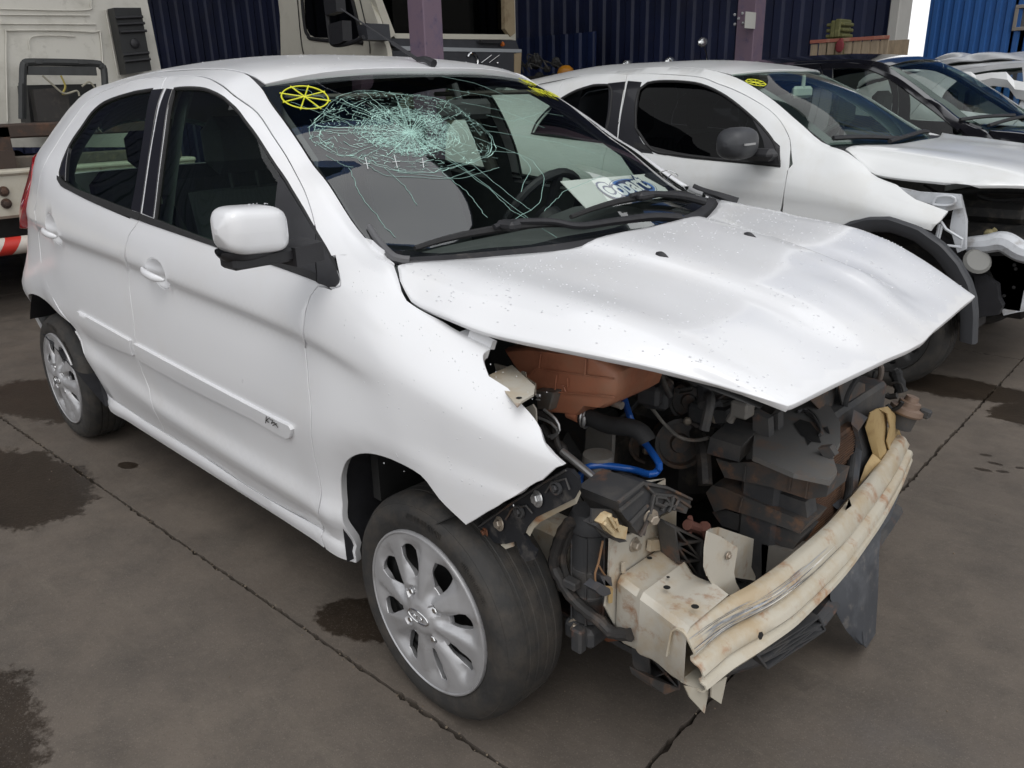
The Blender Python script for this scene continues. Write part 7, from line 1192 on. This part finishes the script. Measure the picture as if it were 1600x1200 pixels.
# torn undertray flap hanging at the left
fl_m = mat('undertray', (.045, .048, .055), .55, var2=((.10, .105, .115), .6, 6), dirt=((.2, .18, .16), .5, 20, .56, .7)); fl_m.node_tree.nodes['Principled BSDF'].inputs['Alpha'].default_value = 1
fr_ = [[(0.6, 0.4382, 0.3055), (0.615, 0.3433, 0.2723), (0.63, 0.2317, 0.286), (0.645, 0.1914, 0.2516), (0.66, 0.1871, 0.1219), (0.675, 0.1652, 0.0186), (0.69, 0.0615, 0.0406)], [(0.61, 0.2683, 0.292), (0.625, 0.1427, 0.3), (0.64, 0.1013, 0.2869), (0.655, 0.066, 0.229), (0.67, 0.0507, 0.1579), (0.685, 0.0284, 0.1098), (0.7, 0.0069, 0.0852)], [(0.6, 0.1829, 0.2761), (0.615, 0.051, 0.2884), (0.63, -0.0189, 0.2779), (0.645, -0.058, 0.24), (0.66, -0.0391, 0.178), (0.675, -0.003, 0.1125), (0.69, 0.018, 0.0774)], [(0.59, 0.1002, 0.2668), (0.605, 0.0174, 0.2738), (0.62, -0.0447, 0.2677), (0.635, -0.0776, 0.2362), (0.65, -0.0646, 0.1942), (0.665, -0.0218, 0.1275), (0.68, 0.0179, 0.0801)]]
part('undertray_flap', fl_m, lambda b: b.strip(fr_, .003), None, 60)
part('undertray', DPLA, lambda b: b.box((.05, -.5, .17), (.55, .5, .185)).plate([(0.6, -0.124, 0.2527), (0.6, 0.0044, 0.2815), (0.6, 0.0383, 0.1796), (0.6, 0.003, 0.1397), (0.6, -0.0861, 0.1775)], (-.004, 0, 0)))

# ---------- screen damage, wipers, card, mirror, aerial, rain drops ----------
CRACK = mat('crack_white', (.42, .66, .58), .5); CRACKF = mat('crack_faint', (.22, .36, .32), .5)
def onglass(u, v, h=.002):
    p = SCREEN(u, v); e = 1e-3; n = np.cross(SCREEN(np.asarray(u)+e, v)-p, SCREEN(u, np.asarray(v)+e)-p); n /= np.linalg.norm(n, axis=1)[:, None]; n *= np.sign(n[:, 2:3]); return p+n*h
rng = np.random.default_rng(3)
def ribbon(b, uv, w):
    """thin raised line on the glass"""
    P = onglass(uv[:, 0], uv[:, 1], .0012); d = np.gradient(P, axis=0); d /= np.maximum(np.linalg.norm(d, axis=1), 1e-9)[:, None]; s = np.cross(d, (.45, -.2, .85)); s /= np.maximum(np.linalg.norm(s, axis=1), 1e-9)[:, None]
    w = np.asarray(w).reshape(-1, 1) if np.ndim(w) else w
    b.strip([P-s*w, P+s*w+np.array((0, 0, .0001))])
L_, R_, T_, B_ = [np.array(q) for q in [(0.6759, 0.0608), (0.5409, 0.3899), (0.8424, 0.3006), (0.393, 0.1406)]]
C0 = (L_+R_+T_+B_)/4; AX, AY = (R_-L_)/2, (B_-T_)/2; HIT = np.array([(0.5805, 0.2177)][0])
def inside(q): return (q[:, 0] > .03) & (q[:, 0] < .985) & (q[:, 1] > .02) & (q[:, 1] < .98)
def web(a, r):
    c = C0+(HIT-C0)*(1-min(1, r)); k = 1+.10*math.sin(2*a+1)+.05*math.sin(5*a); return c+AX*math.cos(a)*r*k+AY*math.sin(a)*r*k
big, faint = MB(), MB(); NR_ = 58
ang = np.sort(np.linspace(0, 2*np.pi, NR_+1)[:-1]+rng.normal(0, .035, NR_))
levels = [.07, .11, .15, .19, .24, .29, .34, .385, .43, .47, .51, .54, .575, .62, .68, .74, .79, .86, .93, .97, 1.0]
keep = [.5, .5, .6, .6, .6, .75, .85, .9, .95, .9, .95, .8, .8, .3, .4, .8, .35, .3, .5, .85, 1]
rad_ = np.array([[l*(1+rng.normal(0, .016)) for l in levels] for _ in range(NR_)])
for i, a in enumerate(ang):
    top_ = rng.choice([.45, .58, .75, 1.0, 1.25, 1.7], p=[.22, .26, .2, .2, .08, .04]); r = np.arange(.02, top_, .05); w = a+np.cumsum(rng.normal(0, .014, len(r)))
    q = np.array([web(x, y) for x, y in zip(w, r)]); q = q[inside(q)]
    if len(q) > 2: ribbon(big if rng.random() < .6 else faint, q, rng.uniform(.0003, .0007))
    j = (i+1) % NR_; a2 = ang[j]+(2*np.pi if j == 0 else 0)
    for k, l in enumerate(levels):
        dirb = 1 if math.sin(a) < .3 or l > .9 else .8
        if rng.random() > keep[k]*dirb: continue
        r1, r2 = rad_[i, k], rad_[j, k]; m_ = rng.normal(0, .008)
        q = np.array([web(a, r1), web((a+a2)/2, (r1+r2)/2+m_), web(a2, r2)]); q = q[inside(q)]
        if len(q) == 3: ribbon(big if rng.random() < .55 else faint, q, rng.choice([.0003, .0004, .0006, .0009], p=[.3, .35, .25, .1]))
for k in range(2400):
    r = abs(rng.choice([rng.normal(.42, .10), rng.normal(.12, .10), rng.normal(.9, .07)], p=[.66, .10, .24])); a = rng.uniform(0, 2*np.pi)
    if .6 < r and math.sin(a*1.0+.8) > .2 and rng.random() < .6: continue
    d = rng.normal(0, 1, 2); l = rng.uniform(.006, .028); q = np.array([web(a, r)+AX*d[0]*t_*l+AY*d[1]*t_*l for t_ in (-1, 0, 1)])+rng.normal(0, .0008, (3, 2))
    if inside(q).all(): ribbon(big if rng.random() < .45 else faint, q, rng.uniform(.0002, .0006))
tag(big.build('crack', CRACK, scr, 0), kind='stuff'); tag(faint.build('crack', CRACKF, scr, 0), kind='stuff')
shard = MB()
for k in range(420):
    r = abs(rng.normal(.40, .12)) if rng.random() < .7 else abs(rng.normal(.1, .06)); a = rng.uniform(0, 2*np.pi); c = web(a, r); th_ = rng.uniform(0, 6.28); q = np.array([c+(AX*math.cos(th_+t_)+AY*math.sin(th_+t_))*rng.uniform(.006, .02) for t_ in (0, 2.1, 4.2)])
    if inside(q).all(): P_ = onglass(q[:, 0], q[:, 1], .001); shard.add(P_, [(0, 1, 2)])
tag(shard.build('glass_splinter', mat('splinter', (.45, .66, .60), .25, alpha=.45), scr, 0), kind='stuff')
lg_ = MB()
for ends in ([(0.4647, 0.2416), (0.303, 0.272), (0.1417, 0.2947), (0.0617, 0.3106)], [(0.4832, 0.2725), (0.2671, 0.2995), (0.1778, 0.314)], [(0.5236, 0.3498), (0.3875, 0.4356), (0.3112, 0.4251), (0.198, 0.3438), (0.1526, 0.2577)], [(0.7276, 0.427), (0.6531, 0.5307), (0.5459, 0.5943)], [(0.8223, 0.4424), (0.7663, 0.5407), (0.7169, 0.6033)], [(0.55, 0.4008), (0.45, 0.591), (0.3871, 0.6707)], [(0.4613, 0.3174), (0.4232, 0.4195), (0.3536, 0.4142), (0.2593, 0.3295)], [(0.4353, 0.1101), (0.3185, 0.1211), (0.2654, 0.1159)], [(0.4907, 0.0789), (0.3981, 0.0983), (0.3492, 0.2077), (0.3748, 0.2784)], [(0.4044, 0.1246), (0.3424, 0.2323), (0.3702, 0.336)], [(0.8352, 0.0387), (0.7055, 0.0916), (0.6379, 0.1244)], [(0.7948, 0.0764), (0.6794, 0.1106), (0.622, 0.1193)], [(0.6082, 0.0636), (0.5873, 0.0335), (0.6004, 0.0248)], [(0.9359, 0.4914), (0.8746, 0.5695), (0.7656, 0.6156), (0.7188, 0.6898)], [(0.4313, 0.2417), (0.2741, 0.2733), (0.1887, 0.2756), (0.1213, 0.2985)], [(0.3792, 0.206), (0.2879, 0.2234), (0.1785, 0.2165)], [(0.2783, 0.5953), (0.2343, 0.4319), (0.1704, 0.341)], [(0.6393, 0.4553), (0.593, 0.5111), (0.644, 0.6689), (0.6205, 0.7567)], [(0.4603, 0.0522), (0.3462, 0.0383), (0.2027, 0.0424), (0.148, 0.0432)], [(0.5337, 0.0314), (0.4692, 0.0489), (0.4569, 0.0594)]):
    q = np.array(ends); t = np.linspace(0, 1, len(q)); s = np.linspace(0, 1, 24); ribbon(lg_, np.stack([np.interp(s, t, q[:, 0]), np.interp(s, t, q[:, 1])], 1)+rng.normal(0, .0009, (24, 2)), .0007)
tag(lg_.build('long_crack', CRACKF, scr, 0), kind='stuff')
for st in ([(-0.5162, -0.5108, 1.2616), (-0.478, -0.5332, 1.236)], [(-0.5001, -0.53, 1.2476), (-0.4923, -0.5155, 1.2484)], [(-0.4802, -0.4451, 1.2631), (-0.4398, -0.4686, 1.2358)], [(-0.4636, -0.4655, 1.2491), (-0.4549, -0.4472, 1.2497)], [(-0.4353, -0.3879, 1.2543), (-0.4059, -0.4098, 1.2328)], [(-0.4252, -0.4057, 1.2446), (-0.4191, -0.3891, 1.2452)]): part('glass_tick', mat('tick_white', (.6, .63, .63), .5), lambda b: b.tube(st, .0011, 4), scr)
wheel_mark(SCREEN, [(0.862, 0.0747)][0], .082, .060, scr, w=.0022, sc=(.95, 1.25))
def glass_text(s, uv, size, m, name):
    u, v = uv; e = 1e-3; p = onglass([u], [v], .003)[0]; ex = Vector((SCREEN(u, v+e)-SCREEN(u, v-e))[0]).normalized(); n = Vector(np.cross(ex, (SCREEN(u+e, v)-SCREEN(u-e, v))[0])).normalized(); ey = n.cross(ex)
    if n.z < 0: n, ey = -n, -ey
    T = Matrix.Translation(p) @ Matrix((ex, ey, n)).transposed().to_4x4(); return text(s, size, T, m, scr, name, .0006, 0, .0)
glass_text('107520', [(0.826, 0.8846)][0], .072, yel, 'paint_pen_number'); glass_text('NO', [(0.9433, 0.9072)][0], .06, yel, 'paint_pen_number')
# card with a printed oval behind the glass, held by a binder clip
cr4 = [Vector(q) for q in [(-0.274, -0.0221, 1.1717), (-0.3894, 0.5826, 1.1384), (-0.2388, 0.4972, 1.0811), (-0.1679, -0.0341, 1.1043)]]
card = MB().plate(cr4, (-.0015, .0, -.002)).build('card', mat('card_white', (.72, .72, .70), .6), None, 0); tag(card, 'white card printed with the blue oval Copart logo, lying behind the windscreen', 'sign')
ex = (cr4[1]-cr4[0]+cr4[2]-cr4[3]); W4 = ex.length/2; ex.normalize(); ey = (cr4[0]-cr4[3]+cr4[1]-cr4[2]); H4 = ey.length/2; n4 = ex.cross(ey).normalized(); ey = n4.cross(ex); O4 = sum(cr4, Vector())/4
if n4.z < 0: n4 = -n4
C4 = lambda a, b, h=0: O4+ex*a*W4+ey*b*H4+n4*(.002+h)
def disc(name, a, b, rx, ry, h, m, r0=0):
    t = np.linspace(0, 2*np.pi, 49)[:-1]; o = [C4(a+rx*math.cos(k), b+ry*math.sin(k), h) for k in t]; mb = MB()
    if r0: i_ = [C4(a+r0*rx*math.cos(k), b+r0*ry*math.sin(k), h) for k in t]; mb.add(o+i_, [(k, (k+1) % 48, 48+(k+1) % 48, 48+k) for k in range(48)])
    else: mb.add(o, [tuple(range(48))])
    return mb.build(name, m, card, 0)
NAVY = mat('print_navy', (.012, .03, .11), .5); PBL = mat('print_blue', (.10, .20, .50), .5); PWH = mat('print_white', (.72, .72, .72), .5)
disc('logo_oval', .14, .0, .245, .345, 0, NAVY); disc('logo_oval', .14, 0, .238, .335, .0004, PWH); disc('logo_oval', .14, 0, .222, .31, .0008, PBL); disc('logo_oval', .135, .02, .175, .25, .0012, NAVY)
for m_, sz, h, bold in ((NAVY, 1.0, .0016, .010), (PWH, 1.0, .0021, .003)):
    text('Copart', .185*W4, Matrix.Translation(C4(.03, .02, h)) @ Matrix((ex, ey, n4)).transposed().to_4x4() @ Matrix.Rotation(R(6), 4, 'Z'), m_, card, 'logo_lettering', .0001, .12, bold)
cl = empty('binder_clip', C4(.5, .2), 'black binder clip with wire handles on the corner of the white card', 'clip')
MB().plate([C4(.47, .42, .004), C4(.58, .42, .004), C4(.58, -.12, .004), C4(.47, -.12, .004)], n4*-.012).build('clip_body', PLAST, cl, 0)
for b0 in (.32, -.02): MB().tube([C4(.50, b0, .008), C4(.66, .22+(b0-.15)*.5, .018), C4(.70, .15+(b0-.15)*.7, .02), C4(.72, .15, .02)], .0016, 6).build('wire_handle', CHROME, cl)
# cowl and wipers
v = np.linspace(0, 1, 40); hb_ = HOOD(np.full(40, .015), np.interp(v, [0, 1], [.03, .97])); g0 = SCREEN(np.full(40, .0), np.interp(v, [0, 1], [.01, .99])); g1 = SCREEN(np.full(40, .035), v)+np.array((0, 0, .003))
MB().strip([g1, g0+np.array((.0, 0, .006)), (g0+hb_)/2+np.array((0, 0, -.02)), hb_-np.array((-.03, 0, .028))]).build('cowl', mat('cowl_plastic', (.03, .03, .033), .5, var=.3, dirt=((.10, .09, .08), .5, 20, .55, .7)), ka)
part('cowl_end', mat('grey_rubber', (.10, .10, .105), .6), lambda b: b.tube([(-0.3372, -0.6445, 1.1173), (-0.3121, -0.6514, 1.1023), (-0.2601, -0.6631, 1.0763), (-0.2061, -0.673, 1.0603), (-0.1795, -0.6537, 1.0553)], lambda t: .008+.004*t, 8))
part('cowl_end', PLAST, lambda b: b.tube([Vector(SCREEN([u_], [1.0])[0])+Vector((.01, .012, .012)) for u_ in (.13, .09, .05, .0)]+[Vector((-.13, .72, 1.045))], lambda t: .008+.008*t, 8))
def wiper(blade, arm, par):
    rows = []
    B_ = [Vector(q) for q in blade]
    w = MB(); w.tube(B_, lambda t: .010-.004*abs(2*t-1), 6); o = w.build('wiper_blade', RUBB, par)
    part('wiper_arm', PLAST, lambda b: b.tube(arm, lambda t: .007+.006*t, 8), o); return o
wiper([(-0.2012, -0.6195, 1.0764), (-0.1905, -0.5459, 1.0865), (-0.1687, -0.4623, 1.0941), (-0.1388, -0.3602, 1.0976), (-0.1121, -0.2721, 1.0952), (-0.0866, -0.2027, 1.0872)], [(-0.1443, -0.4166, 1.1043), (-0.1372, -0.3614, 1.1104), (-0.0996, -0.2618, 1.1031), (-0.0618, -0.1943, 1.0867), (-0.047, -0.0672, 1.0838), (-0.0377, 0.0945, 1.0771), (-0.0222, 0.2054, 1.0616)], ka)
wiper([(-0.108, -0.1725, 1.1029), (-0.1155, -0.0631, 1.1132), (-0.1234, 0.0606, 1.1183), (-0.1328, 0.1961, 1.1163), (-0.1689, 0.4189, 1.1033), (-0.1694, 0.5135, 1.084)], [(-0.1194, 0.0995, 1.1287), (-0.1228, 0.1973, 1.1242), (-0.1219, 0.3544, 1.103), (-0.1029, 0.464, 1.0755)], ka)
part('wiper_boss', PLAST, lambda b: b.box((-.03, -.02, -.012), (.03, .02, .012), .008, Matrix.Translation([(-0.1277, -0.3825, 1.1061)][0])), ka); part('wiper_boss', PLAST, lambda b: b.box((-.02, -.035, -.012), (.02, .035, .012), .008, Matrix.Translation([(-0.1159, 0.1562, 1.1233)][0])), ka)
# right door mirror
kc = MB(); rows = []
for t in np.linspace(-1, 1, 21):
    w = max(.015, 1-abs(t)**5)**.5; sx, sz = .056-.004*t, .049
    rows.append([(-.285+.012*t+sx*w*np.sign(math.cos(k))*abs(math.cos(k))**.52, -.978-.079*t, 1.158+.006*t+(sz if math.sin(k) > 0 else sz*.95)*w*np.sign(math.sin(k))*abs(math.sin(k))**.44) for k in np.linspace(0, 2*math.pi, 29)])
kc.add(rows[0], [tuple(range(28))]).add(rows[-1], [tuple(range(27, -1, -1))])
mh = kc.strip(rows[::-1]).build('mirror_housing', WHITE, fdoor, 70)
def lower(b):
    rw = []
    for t in np.linspace(-.97, .97, 15):
        w = max(.05, 1-abs(t)**3)**.5; rw.append([(-.30+.012*t+.052*w*math.cos(k), -.978-.076*t, 1.122-.030*w*math.sin(k)) for k in np.linspace(0, math.pi, 11)])
    b.strip(rw)
part('mirror_underside', PLAST, lower, mh, 60)
part('mirror_arm', PLAST, lambda b: b.box((-.325, -1.035, 1.083), (-.262, -.86, 1.112), .006).plate([(-.33, -.90, 1.112), (-.25, -.90, 1.112), (-.245, -.835, 1.118), (-.35, -.825, 1.118)], (0, 0, -.04)), mh, 30)
# aerial at the front of the roof
rb_ = ROOF([.035], [.5])[0]; tip = [(-1.4211, 0, 1.7537)][0]; d = (Vector(tip)-Vector((rb_[0], 0, rb_[2]))).normalized(); b0 = Vector((rb_[0], rb_[1], rb_[2]))
an = part('aerial', PLAST, lambda b: b.tube([b0+Vector((.05, 0, -.002)), b0+Vector((.01, 0, .012)), b0+d*.035], lambda t: .013-.006*t, 10).tube([b0+d*.03, b0+d*.17], .0062, 8).tube([b0+d*.17, b0+d*.47], .0028, 6), ka)
# rain drops
DROP = mat('water_drop', (.66, .67, .69), .04, coat=1)
dr = MB()
def drops(S, n, u0, u1, v0, v1, up, rmin=.0008, rmax=.0024):
    u = RNG.uniform(u0, u1, n); v_ = RNG.uniform(v0, v1, n); P = S(u, v_)
    cl_ = np.sin(u*23+3)*np.sin(v_*29+1)+RNG.normal(0, .6, n)
    for p_ in P[cl_ > .1]:
        s = RNG.uniform(rmin, rmax); dr.ball(p_+np.array(up)*s*.1, s, 6, (RNG.uniform(1, 1.6), RNG.uniform(.9, 1.3), .5) if up[2] > .5 else (RNG.uniform(.8, 1.2), .4, RNG.uniform(.9, 1.4)))
drops(HOOD, 2300, .05, .97, .03, .97, (0, 0, 1)); drops(KA, 260, -.25, .3, .62, 1.4, (0, -1, 0), .0009, .002); drops(lambda u, v_: ROOF(u, v_), 200, 0, .35, .1, .9, (0, 0, 1))
drops(lambda u, v_: np.stack([-.285+u, -.978+v_, 1.158+.05*np.sqrt(np.maximum(.02, 1-np.abs(v_/.079)**5))*np.maximum(.02, 1-np.abs(u/.058)**2.8)**.36-.0005], 1), 60, -.04, .04, -.06, .06, (0, 0, 1), .0008, .0016)
tag(dr.build('rain_drop', DROP, ka, 60), kind='stuff')
